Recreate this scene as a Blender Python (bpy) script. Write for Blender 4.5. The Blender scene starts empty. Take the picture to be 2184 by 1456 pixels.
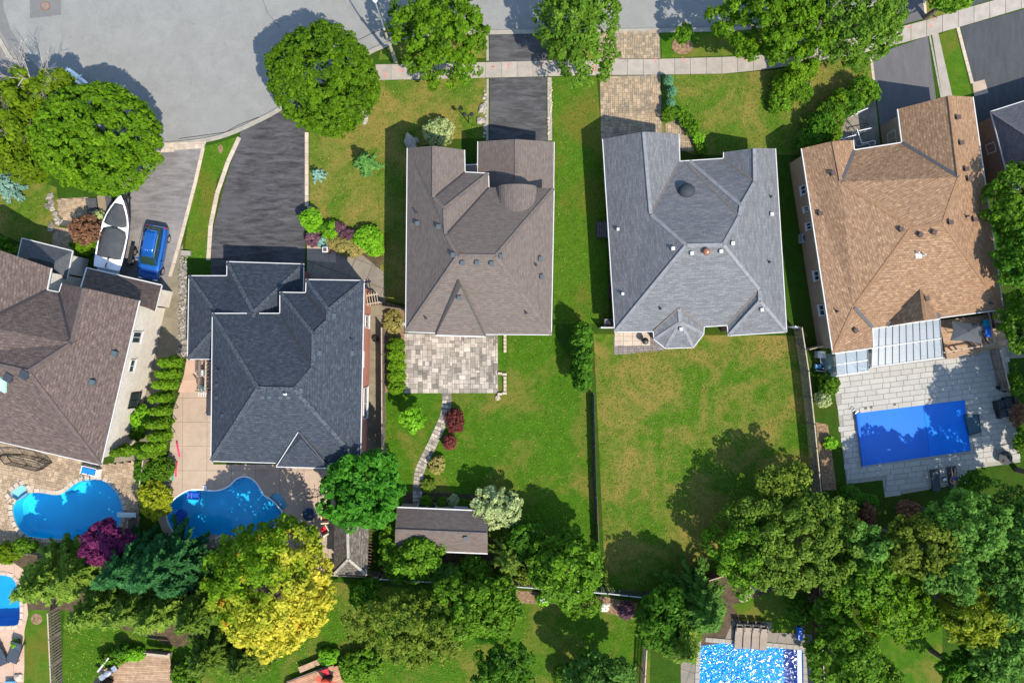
import bpy, bmesh, math, random
import numpy as np
from mathutils import Vector, Matrix, Quaternion, geometry
from mathutils.bvhtree import BVHTree

# ------------------------------------------------------------------ camera, light, sky
SC = bpy.context.scene
CAMH, F = 60.0, 1456.0
NADIR = (1060.0, 745.0)          # where a plumb line under the drone meets the picture
PC = (1092.0, 728.0)
_v = Vector(((NADIR[0] - PC[0]) / F, (PC[1] - NADIR[1]) / F, -1)).normalized()
CQ = _v.rotation_difference(Vector((0, 0, -1)))
cam_d = bpy.data.cameras.new("camera"); cam = bpy.data.objects.new("camera", cam_d)
SC.collection.objects.link(cam); SC.camera = cam
cam.rotation_mode = 'QUATERNION'; cam.rotation_quaternion = CQ; cam.location = (0, 0, CAMH)
cam_d.sensor_fit = 'HORIZONTAL'; cam_d.sensor_width = 36; cam_d.lens = 24
cam_d.clip_start = 0.5; cam_d.clip_end = 2000
CAMP = Vector((0, 0, CAMH))
SUNV = Vector((0.49, -0.62, 1.0)).normalized()
world = bpy.data.worlds.new("World"); SC.world = world; world.use_nodes = True
nt = world.node_tree; nt.nodes.clear()
sky = nt.nodes.new('ShaderNodeTexSky'); sky.sky_type = 'NISHITA'; sky.sun_disc = False
sky.sun_elevation = math.asin(SUNV.z); sky.sun_rotation = math.atan2(SUNV.x, SUNV.y)
sky.air_density = 1.5; sky.dust_density = 0.4; sky.ozone_density = 2.0
bg = nt.nodes.new('ShaderNodeBackground'); bg.inputs[1].default_value = 0.15
wo = nt.nodes.new('ShaderNodeOutputWorld')
nt.links.new(sky.outputs[0], bg.inputs[0]); nt.links.new(bg.outputs[0], wo.inputs[0])
sd = bpy.data.lights.new("sun", 'SUN'); sun = bpy.data.objects.new("sun", sd); SC.collection.objects.link(sun)
sd.energy = 4.1; sd.angle = math.radians(0.5); sd.color = (1.0, 0.90, 0.74)
sun.rotation_mode = 'QUATERNION'; sun.rotation_quaternion = Vector((0, 0, 1)).rotation_difference(SUNV)
sun.location = (20, -30, 80)
SC.view_settings.view_transform = 'Standard'; SC.view_settings.look = 'None'
SC.view_settings.gamma = 1; SC.view_settings.use_curve_mapping = False
SC.view_settings.exposure = 1.1
SC.cycles.max_bounces = 6; SC.cycles.transparent_max_bounces = 12
SC.cycles.caustics_reflective = False; SC.cycles.caustics_refractive = False

# ------------------------------------------------------------------ helpers
R = random.Random(7)
COL = SC.collection
def ray(px, py):
    return (CQ @ Vector(((px - PC[0]) / F, (PC[1] - py) / F, -1))).normalized()
def P(px, py, h=0.0):
    d = ray(px, py); return CAMP + d * ((CAMH - h) / -d.z)
def PP(l, h=0.0): return [P(a, b, h) for a, b in l]

MATS = {}
def newmat(name):
    m = bpy.data.materials.new(name); m.use_nodes = True; m.node_tree.nodes.clear(); MATS[name] = m
    return m, m.node_tree.nodes, m.node_tree.links
def N(ns, t, **kw):
    n = ns.new('ShaderNode' + t)
    for k, v in kw.items():
        if k[0] == 'i' and k[1:].isdigit(): n.inputs[int(k[1:])].default_value = v
        elif hasattr(n, k): setattr(n, k, v)
        else: n.inputs[k.replace('_', ' ')].default_value = v
    return n
def c4(c): return (c[0], c[1], c[2], 1)
def mixc(ns, ls, fac, a, b, mode='MIX'):
    m = ns.new('ShaderNodeMix'); m.data_type = 'RGBA'; m.blend_type = mode
    for s, v in ((m.inputs[0], fac), (m.inputs[6], a), (m.inputs[7], b)):
        if hasattr(v, 'is_output'): ls.new(v, s)
        elif isinstance(v, (int, float)): s.default_value = v
        else: s.default_value = c4(v)
    return m.outputs[2]
def ramp(ns, ls, fac, lo, hi):
    m = ns.new('ShaderNodeMapRange'); ls.new(fac, m.inputs[0]); m.inputs[1].default_value = lo; m.inputs[2].default_value = hi
    return m.outputs[0]
def noise(ns, ls, vec, scale, detail=4, rough=.55, dist=0):
    n = N(ns, 'TexNoise', Scale=scale, Detail=detail, Roughness=rough, Distortion=dist)
    if vec is not None: ls.new(vec, n.inputs['Vector'])
    return n.outputs[0]
def finish(m, ns, ls, col, rough=.85, bump=None, bs=.3, bd=.02, spec=.3, metal=0, coat=0):
    b = N(ns, 'BsdfPrincipled'); b.inputs['Roughness'].default_value = rough; b.inputs['Metallic'].default_value = metal
    b.inputs['Specular IOR Level'].default_value = spec; b.inputs['Coat Weight'].default_value = coat
    if hasattr(col, 'is_output'): ls.new(col, b.inputs[0])
    else: b.inputs[0].default_value = c4(col)
    if bump is not None:
        bm_ = N(ns, 'Bump', Strength=bs, Distance=bd); ls.new(bump, bm_.inputs['Height']); ls.new(bm_.outputs[0], b.inputs['Normal'])
    o = N(ns, 'OutputMaterial'); ls.new(b.outputs[0], o.inputs[0]); return b
def pos(ns, scale=None):
    g = N(ns, 'NewGeometry'); return g.outputs['Position']
def rnd(ns, ls):
    a = N(ns, 'NewGeometry').outputs['Random Per Island']; o = N(ns, 'ObjectInfo').outputs['Random']
    m = N(ns, 'Math', operation='ADD'); ls.new(a, m.inputs[0]); ls.new(o, m.inputs[1])
    f = N(ns, 'Math', operation='FRACT'); ls.new(m.outputs[0], f.inputs[0]); return f.outputs[0]
def plain(name, c, rough=.6, var=.12, scale=3, metal=0, spec=.3, bump=0, coat=0, obj=0, c2=None, fine=25):
    m, ns, ls = newmat(name); p = pos(ns)
    n1 = noise(ns, ls, p, scale, 5); n2 = noise(ns, ls, p, fine, 3)
    hi = [min(1, x * (1 + var)) for x in c] if c2 is None else c2
    lo = [x * (1 - var) for x in c] if c2 is None else c
    col = mixc(ns, ls, ramp(ns, ls, n1, .35, .65), lo, hi)
    col = mixc(ns, ls, ramp(ns, ls, n2, .3, .7), col, [x * .75 for x in (1, 1, 1)], 'MULTIPLY') if fine and var > .1 else col
    if obj:
        r = rnd(ns, ls); mr = N(ns, 'MapRange', i1=0.0, i2=1.0, i3=1 - obj, i4=1 + obj); ls.new(r, mr.inputs[0])
        cc = N(ns, 'CombineColor'); [ls.new(mr.outputs[0], cc.inputs[i]) for i in range(3)]
        col = mixc(ns, ls, 1.0, col, cc.outputs[0], 'MULTIPLY')
    finish(m, ns, ls, col, rough, n2 if bump else None, bump, .02, spec, metal, coat); return m

def lawn(name, green, dry, amount, green2=None, z=0.16):
    m, ns, ls = newmat(name); p = pos(ns)
    big0 = noise(ns, ls, p, z, 3, .6, 1.0); bgm = N(ns, 'Math', operation='MULTIPLY_ADD', i1=1.7, i2=-.225); ls.new(big0, bgm.inputs[0]); big = bgm.outputs[0]; mid = noise(ns, ls, p, 1.3, 5, .65, .4); fin = noise(ns, ls, p, 4.5, 6, .75); vf = noise(ns, ls, p, 11, 3, .8)
    green2 = green2 or [x * 1.5 for x in green]
    g = mixc(ns, ls, ramp(ns, ls, mid, .3, .7), green, green2)
    a = N(ns, 'Math', operation='MULTIPLY_ADD', i1=.5); ls.new(mid, a.inputs[0]); ls.new(big, a.inputs[2])
    a2 = N(ns, 'Math', operation='MULTIPLY_ADD', i1=.5); ls.new(fin, a2.inputs[0]); ls.new(a.outputs[0], a2.inputs[2])
    t = ramp(ns, ls, a2.outputs[0], 1.22 - amount * .32, 1.52 - amount * .22)
    c = mixc(ns, ls, t, g, dry)
    c = mixc(ns, ls, ramp(ns, ls, fin, .3, .75), c, (.62, .64, .58), 'MULTIPLY')
    c = mixc(ns, ls, ramp(ns, ls, vf, .40, .62), c, (.60, .64, .55), 'MULTIPLY')
    finish(m, ns, ls, c, .95, fin, .9, .06, .1); return m

def shingle(name, base, light, dark, cw=.34, ch=.15, con=.5, streak=(1, 1, 1)):
    m, ns, ls = newmat(name)
    uv = N(ns, 'UVMap').outputs[0]
    bt = N(ns, 'TexBrick', offset=.5, squash=1.0)
    bt.inputs['Scale'].default_value = 1; bt.inputs['Mortar Size'].default_value = .012; bt.inputs['Mortar Smooth'].default_value = .3
    bt.inputs['Brick Width'].default_value = cw; bt.inputs['Row Height'].default_value = ch
    bt.inputs['Color1'].default_value = c4(base); bt.inputs['Color2'].default_value = c4(light); bt.inputs['Mortar'].default_value = c4(dark)
    ls.new(uv, bt.inputs['Vector'])
    mp = N(ns, 'Mapping'); mp.inputs['Scale'].default_value = (2.2, 6.6, 1); ls.new(uv, mp.inputs[0])
    n1 = noise(ns, ls, mp.outputs[0], 1.0, 3, .6); n2 = noise(ns, ls, uv, .35, 4, .6); n3 = noise(ns, ls, uv, 22, 2)
    c = mixc(ns, ls, ramp(ns, ls, n1, .35, .65), bt.outputs[0], dark)
    c = mixc(ns, ls, con, bt.outputs[0], c)
    c = mixc(ns, ls, ramp(ns, ls, n2, .3, .7), c, mixc(ns, ls, .5, (1, 1, 1), streak), 'MULTIPLY')
    c = mixc(ns, ls, ramp(ns, ls, n3, .3, .75), c, (.66, .66, .68), 'MULTIPLY')
    # course shadow line: a saw tooth up the slope, for relief only
    sx = N(ns, 'SeparateXYZ'); ls.new(uv, sx.inputs[0])
    d = N(ns, 'Math', operation='DIVIDE', i1=ch); ls.new(sx.outputs[1], d.inputs[0])
    fr = N(ns, 'Math', operation='FRACT'); ls.new(d.outputs[0], fr.inputs[0])
    ad = N(ns, 'Math', operation='MULTIPLY_ADD', i1=-.8); ls.new(fr.outputs[0], ad.inputs[0]); ls.new(n1, ad.inputs[2])
    finish(m, ns, ls, c, .9, ad.outputs[0], .55, .03, .2); return m

def leafmat(name, dark, light, trans=.3, accent=None, amt=.0, turn=None):
    m, ns, ls = newmat(name)
    at = N(ns, 'Attribute', attribute_name='tint'); a2 = N(ns, 'Attribute', attribute_name='clump')
    f = N(ns, 'Math', operation='MULTIPLY_ADD', i1=.55, i2=0.0); ls.new(at.outputs['Fac'], f.inputs[0])
    g = N(ns, 'Math', operation='MULTIPLY_ADD', i1=.45); ls.new(a2.outputs['Fac'], g.inputs[0]); ls.new(f.outputs[0], g.inputs[2])
    c = mixc(ns, ls, g.outputs[0], dark, light)
    if turn:
        oc = N(ns, 'TexCoord').outputs['Object']; dp = N(ns, 'VectorMath', operation='DOT_PRODUCT'); ls.new(oc, dp.inputs[0]); dp.inputs[1].default_value = (.055, -.06, -.02)
        nz = noise(ns, ls, oc, .42, 3); ad = N(ns, 'Math', operation='ADD'); ls.new(dp.outputs['Value'], ad.inputs[0]); ls.new(nz, ad.inputs[1])
        c = mixc(ns, ls, ramp(ns, ls, ad.outputs[0], .28, .62), mixc(ns, ls, g.outputs[0], turn[0], turn[1]), c)
    orr = N(ns, 'ObjectInfo').outputs['Random']; mr = N(ns, 'MapRange', i1=0.0, i2=1.0, i3=.86, i4=1.16); ls.new(orr, mr.inputs[0])
    cc = N(ns, 'CombineColor'); [ls.new(mr.outputs[0], cc.inputs[i]) for i in range(3)]; c = mixc(ns, ls, 1.0, c, cc.outputs[0], 'MULTIPLY')
    if accent:
        pz = noise(ns, ls, pos(ns), .45, 2); t = ramp(ns, ls, pz, .62 - amt, .70 - amt)
        c = mixc(ns, ls, t, c, accent)
    d = N(ns, 'BsdfPrincipled'); d.inputs['Roughness'].default_value = .55; d.inputs['Specular IOR Level'].default_value = .08
    ls.new(c, d.inputs[0])
    tr = N(ns, 'BsdfTranslucent'); c2 = mixc(ns, ls, 1.0, c, (1.35, 1.5, .6), 'MULTIPLY'); ls.new(c2, tr.inputs[0])
    mx = N(ns, 'MixShader', i0=trans); ls.new(d.outputs[0], mx.inputs[1]); ls.new(tr.outputs[0], mx.inputs[2])
    o = N(ns, 'OutputMaterial'); ls.new(mx.outputs[0], o.inputs[0]); return m

def water(name, tint, rip=.15, scale=1.2, rough=.03, dist=.05, det=4):
    m, ns, ls = newmat(name)
    t = N(ns, 'BsdfTransparent'); t.inputs[0].default_value = c4(tint)
    g = N(ns, 'BsdfGlossy'); g.inputs['Roughness'].default_value = rough
    n = noise(ns, ls, pos(ns), scale, det, .6, .6)
    b = N(ns, 'Bump', Strength=rip, Distance=dist); ls.new(n, b.inputs['Height'])
    fr = N(ns, 'Fresnel', IOR=1.33); ls.new(b.outputs[0], g.inputs['Normal']); ls.new(b.outputs[0], fr.inputs['Normal'])
    mx = N(ns, 'MixShader'); ls.new(fr.outputs[0], mx.inputs[0]); ls.new(t.outputs[0], mx.inputs[1]); ls.new(g.outputs[0], mx.inputs[2])
    o = N(ns, 'OutputMaterial'); ls.new(mx.outputs[0], o.inputs[0]); return m

def glass(name, tint, alpha=.5, rough=.08):
    m, ns, ls = newmat(name)
    t = N(ns, 'BsdfTransparent'); t.inputs[0].default_value = (1, 1, 1, 1)
    b = N(ns, 'BsdfPrincipled'); b.inputs[0].default_value = c4(tint); b.inputs['Roughness'].default_value = rough
    mx = N(ns, 'MixShader', i0=alpha); ls.new(t.outputs[0], mx.inputs[1]); ls.new(b.outputs[0], mx.inputs[2])
    o = N(ns, 'OutputMaterial'); ls.new(mx.outputs[0], o.inputs[0]); return m

def asphalt(name, c, var, streak=0, dirt=None):
    m, ns, ls = newmat(name); p = pos(ns)
    mp = N(ns, 'Mapping'); mp.inputs['Scale'].default_value = (.9, .22, 1) if streak == 1 else ((.35, 1.6, 1) if streak == 2 else (.4, .4, 1)); ls.new(p, mp.inputs[0])
    n1 = noise(ns, ls, mp.outputs[0], 1.6, 6, .75, .45); n2 = noise(ns, ls, p, 14, 4, .7); n3 = noise(ns, ls, p, .18, 4)
    n4 = noise(ns, ls, mp.outputs[0], 6.5, 5, .75, .5); col = mixc(ns, ls, ramp(ns, ls, n1, .35, .68), [x * (1 - var) for x in c], [x * (1 + var * 1.3) for x in c])
    if streak: col = mixc(ns, ls, ramp(ns, ls, n4, .45, .72), col, [min(1, 1 + var * 2.6)] * 3, 'MULTIPLY')
    col = mixc(ns, ls, ramp(ns, ls, n2, .3, .7), col, (.78, .78, .79), 'MULTIPLY')
    if dirt:
        col = mixc(ns, ls, ramp(ns, ls, n3, .5, .72), col, dirt); n5 = noise(ns, ls, p, 1.7, 3, .5, .5); col = mixc(ns, ls, ramp(ns, ls, n5, .66, .74), col, (.86, .86, .86), 'MULTIPLY')
    finish(m, ns, ls, col, .9, n2, .3, .01, .25); return m

def concrete(name, c, bw, bh, ang=0, var=.12, groove=.5, ms=.03):
    m, ns, ls = newmat(name); p = pos(ns)
    mp = N(ns, 'Mapping'); mp.inputs['Rotation'].default_value = (0, 0, math.radians(ang)); ls.new(p, mp.inputs[0])
    bt = N(ns, 'TexBrick', offset=0.0 if groove else .5); bt.inputs['Scale'].default_value = 1
    bt.inputs['Mortar Size'].default_value = ms; bt.inputs['Brick Width'].default_value = bw; bt.inputs['Row Height'].default_value = bh
    bt.inputs['Color1'].default_value = c4(c); bt.inputs['Color2'].default_value = c4([x * .93 for x in c]); bt.inputs['Mortar'].default_value = c4([x * .5 for x in c])
    ls.new(mp.outputs[0], bt.inputs[0])
    n1 = noise(ns, ls, p, .8, 6, .7, .8); n2 = noise(ns, ls, p, 12, 4, .7)
    col = mixc(ns, ls, ramp(ns, ls, n1, .35, .68), bt.outputs[0], (1 - 2 * var,) * 3, 'MULTIPLY')
    col = mixc(ns, ls, ramp(ns, ls, n2, .35, .7), col, (.84, .83, .82), 'MULTIPLY')
    finish(m, ns, ls, col, .85, n2, .2, .01, .25); return m

def brick(name, c):
    m, ns, ls = newmat(name); p = pos(ns); sx = N(ns, 'SeparateXYZ'); ls.new(p, sx.inputs[0])
    ad = N(ns, 'Math', operation='ADD'); ls.new(sx.outputs[0], ad.inputs[0]); ls.new(sx.outputs[1], ad.inputs[1])
    cb = N(ns, 'CombineXYZ'); ls.new(ad.outputs[0], cb.inputs[0]); ls.new(sx.outputs[2], cb.inputs[1])
    bt = N(ns, 'TexBrick', offset=.5); bt.inputs['Scale'].default_value = 1; bt.inputs['Mortar Size'].default_value = .008; bt.inputs['Brick Width'].default_value = .24; bt.inputs['Row Height'].default_value = .085
    bt.inputs['Color1'].default_value = c4(c); bt.inputs['Color2'].default_value = c4([x * .8 for x in c]); bt.inputs['Mortar'].default_value = c4([x * .6 + .06 for x in c]); ls.new(cb.outputs[0], bt.inputs[0])
    n1 = noise(ns, ls, p, 1.1, 5, .6); col = mixc(ns, ls, ramp(ns, ls, n1, .3, .7), bt.outputs[0], (.85, .84, .83), 'MULTIPLY')
    finish(m, ns, ls, col, .9, bt.outputs['Fac'], .3, -.01, .2); return m

def tag(o, label=None, cat=None, group=None, kind=None):
    if label: o['label'] = label
    if cat: o['category'] = cat
    if group: o['group'] = group
    if kind: o['kind'] = kind
    return o
def thing(name, label, cat, loc=(0, 0, 0), rz=0, group=None):
    o = bpy.data.objects.new(name, None); COL.objects.link(o); o.empty_display_size = .3
    o.location = loc; o.rotation_euler = (0, 0, rz); return tag(o, label, cat, group)
def off(p):
    v = Vector((0, 0, 0))
    while p is not None: v += p.location; p = p.parent
    return v
def link(name, me, mat, parent=None, loc=(0, 0, 0), rot=None, scale=None, kind=None):
    o = bpy.data.objects.new(name, me); COL.objects.link(o); o.location = loc
    if rot is not None: o.rotation_euler = rot
    if scale is not None: o.scale = scale
    if parent is not None: o.parent = parent
    if mat is not None and len(me.materials) == 0: me.materials.append(mat)
    if kind: o['kind'] = kind
    return o
class MB:
    """collects plain geometry and links it as one mesh object"""
    def __init__(s): s.v = []; s.f = []; s.uv = None
    def add(s, vs, fs):
        n = len(s.v); s.v += [tuple(x) for x in vs]; s.f += [tuple(i + n for i in f) for f in fs]; return s
    def box(s, c, d, rz=0, M=None):
        c = Vector(c); M = M or Matrix.Rotation(rz, 3, 'Z'); x, y, z = d[0] / 2, d[1] / 2, d[2] / 2
        s.add([c + M @ Vector((a * x, b * y, e * z)) for e in (-1, 1) for b in (-1, 1) for a in (-1, 1)],
              [(0, 2, 3, 1), (4, 5, 7, 6), (0, 1, 5, 4), (2, 6, 7, 3), (0, 4, 6, 2), (1, 3, 7, 5)]); return s
    def bar(s, a, b, w, h=None, up=(0, 0, 1)):
        a = Vector(a); b = Vector(b); h = h or w; d = b - a; L = d.length
        if L < 1e-6: return s
        d.normalize(); u = Vector(up)
        if abs(d.dot(u)) > .98: u = Vector((0, 1, 0))
        x = d.cross(u).normalized(); z = x.cross(d).normalized()
        M = Matrix((x, d, z)).transposed()
        return s.box((a + b) / 2, (w, L, h), M=M)
    def tube(s, pts, r, seg=8, cap=True):
        pts = [Vector(p) for p in pts]; rs = r if isinstance(r, (list, tuple)) else [r] * len(pts); n0 = len(s.v)
        for i, p in enumerate(pts):
            d = (pts[min(i + 1, len(pts) - 1)] - pts[max(i - 1, 0)]).normalized()
            u = Vector((0, 0, 1)) if abs(d.z) < .95 else Vector((1, 0, 0))
            x = d.cross(u).normalized(); y = d.cross(x).normalized()
            for k in range(seg):
                t = 2 * math.pi * k / seg; s.v.append(tuple(p + (x * math.cos(t) + y * math.sin(t)) * rs[i]))
        for i in range(len(pts) - 1):
            for k in range(seg):
                a = n0 + i * seg + k; b = n0 + i * seg + (k + 1) % seg; s.f.append((a, b, b + seg, a + seg))
        if cap: s.f.append(tuple(n0 + k for k in range(seg))[::-1]); s.f.append(tuple(n0 + (len(pts) - 1) * seg + k for k in range(seg)))
        return s
    def lathe(s, c, prof, seg=16, sx=1, sy=1):
        c = Vector(c); n0 = len(s.v)
        for r, z in prof:
            for k in range(seg):
                t = 2 * math.pi * k / seg; s.v.append((c.x + r * sx * math.cos(t), c.y + r * sy * math.sin(t), c.z + z))
        for i in range(len(prof) - 1):
            for k in range(seg):
                a = n0 + i * seg + k; b = n0 + i * seg + (k + 1) % seg; s.f.append((a, b, b + seg, a + seg))
        s.f.append(tuple(n0 + k for k in range(seg))[::-1]); s.f.append(tuple(n0 + (len(prof) - 1) * seg + k for k in range(seg)))
        return s
    def prism(s, pts, z0, z1):
        pts = [Vector((p[0], p[1], 0)) for p in pts]; n = len(pts)
        if area2(pts) < 0: pts.reverse()
        tri = geometry.tessellate_polygon([pts]); n0 = len(s.v)
        s.v += [(p.x, p.y, z0) for p in pts] + [(p.x, p.y, z1) for p in pts]
        for t in tri:
            a, b, c = t
            if (pts[b] - pts[a]).cross(pts[c] - pts[a]).z < 0: b, c = c, b
            s.f.append((n0 + n + a, n0 + n + b, n0 + n + c)); s.f.append((n0 + c, n0 + b, n0 + a))
        for i in range(n):
            j = (i + 1) % n; s.f.append((n0 + i, n0 + j, n0 + n + j, n0 + n + i))
        return s
    def mesh(s, name, o=Vector((0, 0, 0)), smooth=False):
        me = bpy.data.meshes.new(name); me.from_pydata([(x - o[0], y - o[1], z - o[2]) for x, y, z in s.v], [], s.f)
        if smooth:
            for p in me.polygons: p.use_smooth = True
        me.update(); return me
    def build(s, name, mat, parent=None, smooth=False, kind=None, local=False):
        o = Vector((0, 0, 0)) if (parent is None or local) else off(parent)
        return link(name, s.mesh(name, o, smooth), mat, parent, kind=kind)
def area2(p): return sum(p[i][0] * p[(i + 1) % len(p)][1] - p[(i + 1) % len(p)][0] * p[i][1] for i in range(len(p)))
def inside(pt, poly):
    x, y = pt[0], pt[1]; c = False; n = len(poly)
    for i in range(n):
        a, b = poly[i], poly[i - 1]
        if (a[1] > y) != (b[1] > y) and x < (b[0] - a[0]) * (y - a[1]) / (b[1] - a[1]) + a[0]: c = not c
    return c
def sheet(outer, holes=(), z=0.0):
    vs, es = [], []
    for loop in [outer] + list(holes):
        n = len(vs); vs += [Vector((p[0], p[1])) for p in loop]; es += [(n + i, n + (i + 1) % len(loop)) for i in range(len(loop))]
    r = geometry.delaunay_2d_cdt(vs, es, [], 0, 1e-5); ov = r[0]; mb = MB(); fs = []
    for f in r[2]:
        c = sum((ov[i] for i in f), Vector((0, 0))) / len(f)
        if inside(c, outer) and not any(inside(c, h) for h in holes):
            f = list(f)
            if (ov[f[1]] - ov[f[0]]).cross(ov[f[2]] - ov[f[0]]) < 0: f.reverse()
            fs.append(f)
    mb.add([(p.x, p.y, z) for p in ov], fs); return mb
def smooth(pts, n=5, closed=True):
    out = []; L = len(pts)
    rng = range(L) if closed else range(L - 1)
    for i in rng:
        g = (lambda k: pts[k % L]) if closed else (lambda k: pts[max(0, min(L - 1, k))])
        p0, p1, p2, p3 = g(i - 1), g(i), g(i + 1), g(i + 2)
        for k in range(n):
            t = k / n
            out.append(tuple(.5 * (2 * p1[j] + (p2[j] - p0[j]) * t + (2 * p0[j] - 5 * p1[j] + 4 * p2[j] - p3[j]) * t * t + (3 * p1[j] - p0[j] - 3 * p2[j] + p3[j]) * t ** 3) for j in (0, 1)))
    if not closed: out.append(tuple(pts[-1]))
    return out
def inset(pts, d):
    """move a closed outline inwards by d (outwards when negative)"""
    p = [Vector((q[0], q[1])) for q in pts]; s = 1 if area2(p) > 0 else -1; out = []
    for i in range(len(p)):
        a = (p[i] - p[i - 1]).normalized(); b = (p[(i + 1) % len(p)] - p[i]).normalized()
        na = Vector((-a.y, a.x)) * s; nb = Vector((-b.y, b.x)) * s; m = na + nb
        k = m.dot(na); out.append(p[i] + m * (d / k if abs(k) > .35 else d * .8))
    return out
def strip(line, w0, w1):
    """band beside an open line, from offset w0 to w1 (left positive)"""
    p = [Vector((q[0], q[1])) for q in line]; A = []; B = []
    for i in range(len(p)):
        d = (p[min(i + 1, len(p) - 1)] - p[max(i - 1, 0)]).normalized(); n = Vector((-d.y, d.x)); A.append(p[i] + n * w0); B.append(p[i] + n * w1)
    return A + B[::-1]
def flat(name, px, mat, z, kind='structure', holes=(), label=None, cat=None):
    o = sheet([p for p in PP(px, z)], holes, z).build(name, mat)
    return tag(o, label, cat, None, kind)
def slab(name, px, mat, z1, z0=0.0, parent=None, kind=None):
    return MB().prism(PP(px, z1), z0, z1).build(name, mat, parent, kind=kind)
_box = {}
def unit_box(mat, bev=.03):
    k = mat.name
    if k not in _box:
        mb = MB(); b = .5 - bev
        mb.add([(-.5, -.5, -.5), (.5, -.5, -.5), (.5, .5, -.5), (-.5, .5, -.5), (-.5, -.5, .35), (.5, -.5, .35), (.5, .5, .35), (-.5, .5, .35), (-b, -b, .5), (b, -b, .5), (b, b, .5), (-b, b, .5)],
               [(0, 1, 5, 4), (1, 2, 6, 5), (2, 3, 7, 6), (3, 0, 4, 7), (4, 5, 9, 8), (5, 6, 10, 9), (6, 7, 11, 10), (7, 4, 8, 11), (8, 9, 10, 11)])
        me = mb.mesh('piece_' + k); me.materials.append(mat); _box[k] = me
    return _box[k]
def pavers(parent, poly, unit, shapes, ang, mat, z, th=.03, gap=.02, name='paver', limit=290, bond=None, clear=(), seed=1):
    """fills a world-space outline with paving pieces: the largest as parts, the rest as one part"""
    rr = random.Random(seed); a = math.radians(ang); ca, sa = math.cos(a), math.sin(a); c0 = poly[0]
    loc = [((p[0] - c0[0]) * ca + (p[1] - c0[1]) * sa, -(p[0] - c0[0]) * sa + (p[1] - c0[1]) * ca) for p in poly]
    x0 = min(p[0] for p in loc); x1 = max(p[0] for p in loc); y0 = min(p[1] for p in loc); y1 = max(p[1] for p in loc); out = []
    tow = lambda x, y: (c0[0] + x * ca - y * sa, c0[1] + x * sa + y * ca)
    cl = [[((p[0] - c0[0]) * ca + (p[1] - c0[1]) * sa, -(p[0] - c0[0]) * sa + (p[1] - c0[1]) * ca) for p in q] for q in clear]
    def ok(x, y, w, h):
        m = .2
        pts = [(x + w * i, y + h * j) for i in (m, .5, 1 - m) for j in (m, .5, 1 - m)]
        return all(inside(p, loc) for p in pts) and not any(inside(p, q) for p in pts for q in cl)
    if bond:
        w, h = bond; j = 0; y = y0
        while y < y1:
            x = x0 - w * rr.random()
            while x < x1:
                ww = w * rr.choice((.6, .85, 1, 1, 1.2))
                if ok(x, y, ww, h): out.append((x, y, ww, h))
                elif ok(x, y, ww * .5, h): out.append((x, y, ww * .5, h))
                elif ok(x + ww * .5, y, ww * .5, h): out.append((x + ww * .5, y, ww * .5, h))
                x += ww
            y += h; j += 1
    else:
        nx = int((x1 - x0) / unit) + 1; ny = int((y1 - y0) / unit) + 1; used = np.zeros((nx + 4, ny + 4), bool)
        for j in range(ny):
            for i in range(nx):
                if used[i, j]: continue
                for w, h in rr.sample(shapes, len(shapes)) + [(1, 1)]:
                    if not used[i:i + w, j:j + h].any() and ok(x0 + i * unit, y0 + j * unit, w * unit, h * unit):
                        used[i:i + w, j:j + h] = True; out.append((x0 + i * unit, y0 + j * unit, w * unit, h * unit)); break
    out.sort(key=lambda r: -round(r[2] * r[3], 3)); o = off(parent); me = unit_box(mat); rest = MB()
    for k, (x, y, w, h) in enumerate(out):
        cx, cy = tow(x + w / 2, y + h / 2); zz = z + rr.uniform(-.004, .004)
        if k < limit: link(name, me, None, parent, (cx - o.x, cy - o.y, zz + th / 2 - o.z), (0, 0, a), (w - gap, h - gap, th))
        else: rest.box((cx, cy, zz + th / 2), (w - gap, h - gap, th), a)
    if rest.v: rest.build(name, mat, parent, kind='stuff')
    return len(out)
def mesh_attr(me, name, arr):
    a = me.attributes.new(name, 'FLOAT', 'FACE'); a.data.foreach_set('value', np.asarray(arr, dtype=np.float32))
def quads_mesh(name, C, U, V, tint, clump, mat):
    """C centres, U and V half axes of leaf faces -> one mesh"""
    n = len(C); fold = np.cross(U, V); ln = np.linalg.norm(fold, axis=1, keepdims=True) + 1e-9; fold = fold / ln * np.linalg.norm(V, axis=1, keepdims=True) * .35
    vs = np.empty((n, 4, 3), np.float32); vs[:, 0] = C - U; vs[:, 1] = C - V + fold * .5; vs[:, 2] = C + U; vs[:, 3] = C + V + fold * .5
    me = bpy.data.meshes.new(name); me.vertices.add(n * 4); me.vertices.foreach_set('co', vs.reshape(-1))
    me.loops.add(n * 4); me.loops.foreach_set('vertex_index', np.arange(n * 4, dtype=np.int32))
    me.polygons.add(n); me.polygons.foreach_set('loop_start', np.arange(n, dtype=np.int32) * 4); me.polygons.foreach_set('loop_total', np.full(n, 4, np.int32))
    me.update(); mesh_attr(me, 'tint', tint); mesh_attr(me, 'clump', clump); me.materials.append(mat); return me
def unit(a): return a / (np.linalg.norm(a, axis=1, keepdims=True) + 1e-9)
def leaves(rs, C, out, size, spread=.7, up=.5, asp=.6):
    n = len(C); nr = unit(out * .6 + np.array([0, 0, up]) + rs.normal(0, spread, (n, 3)) * .6)
    t = unit(np.cross(nr, rs.normal(0, 1, (n, 3)))); b = np.cross(nr, t); s = size * rs.uniform(.45, 1.5, (n, 1))
    return t * s, b * s * asp
def lump(d, seed, k=3.0):
    """low-frequency unevenness of a crown by direction"""
    rs = np.random.RandomState(seed); v = 0
    for i in range(5):
        w = rs.normal(0, k, 3); v = v + np.sin(d @ w + rs.uniform(0, 6.28))
    return v / 5
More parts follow.
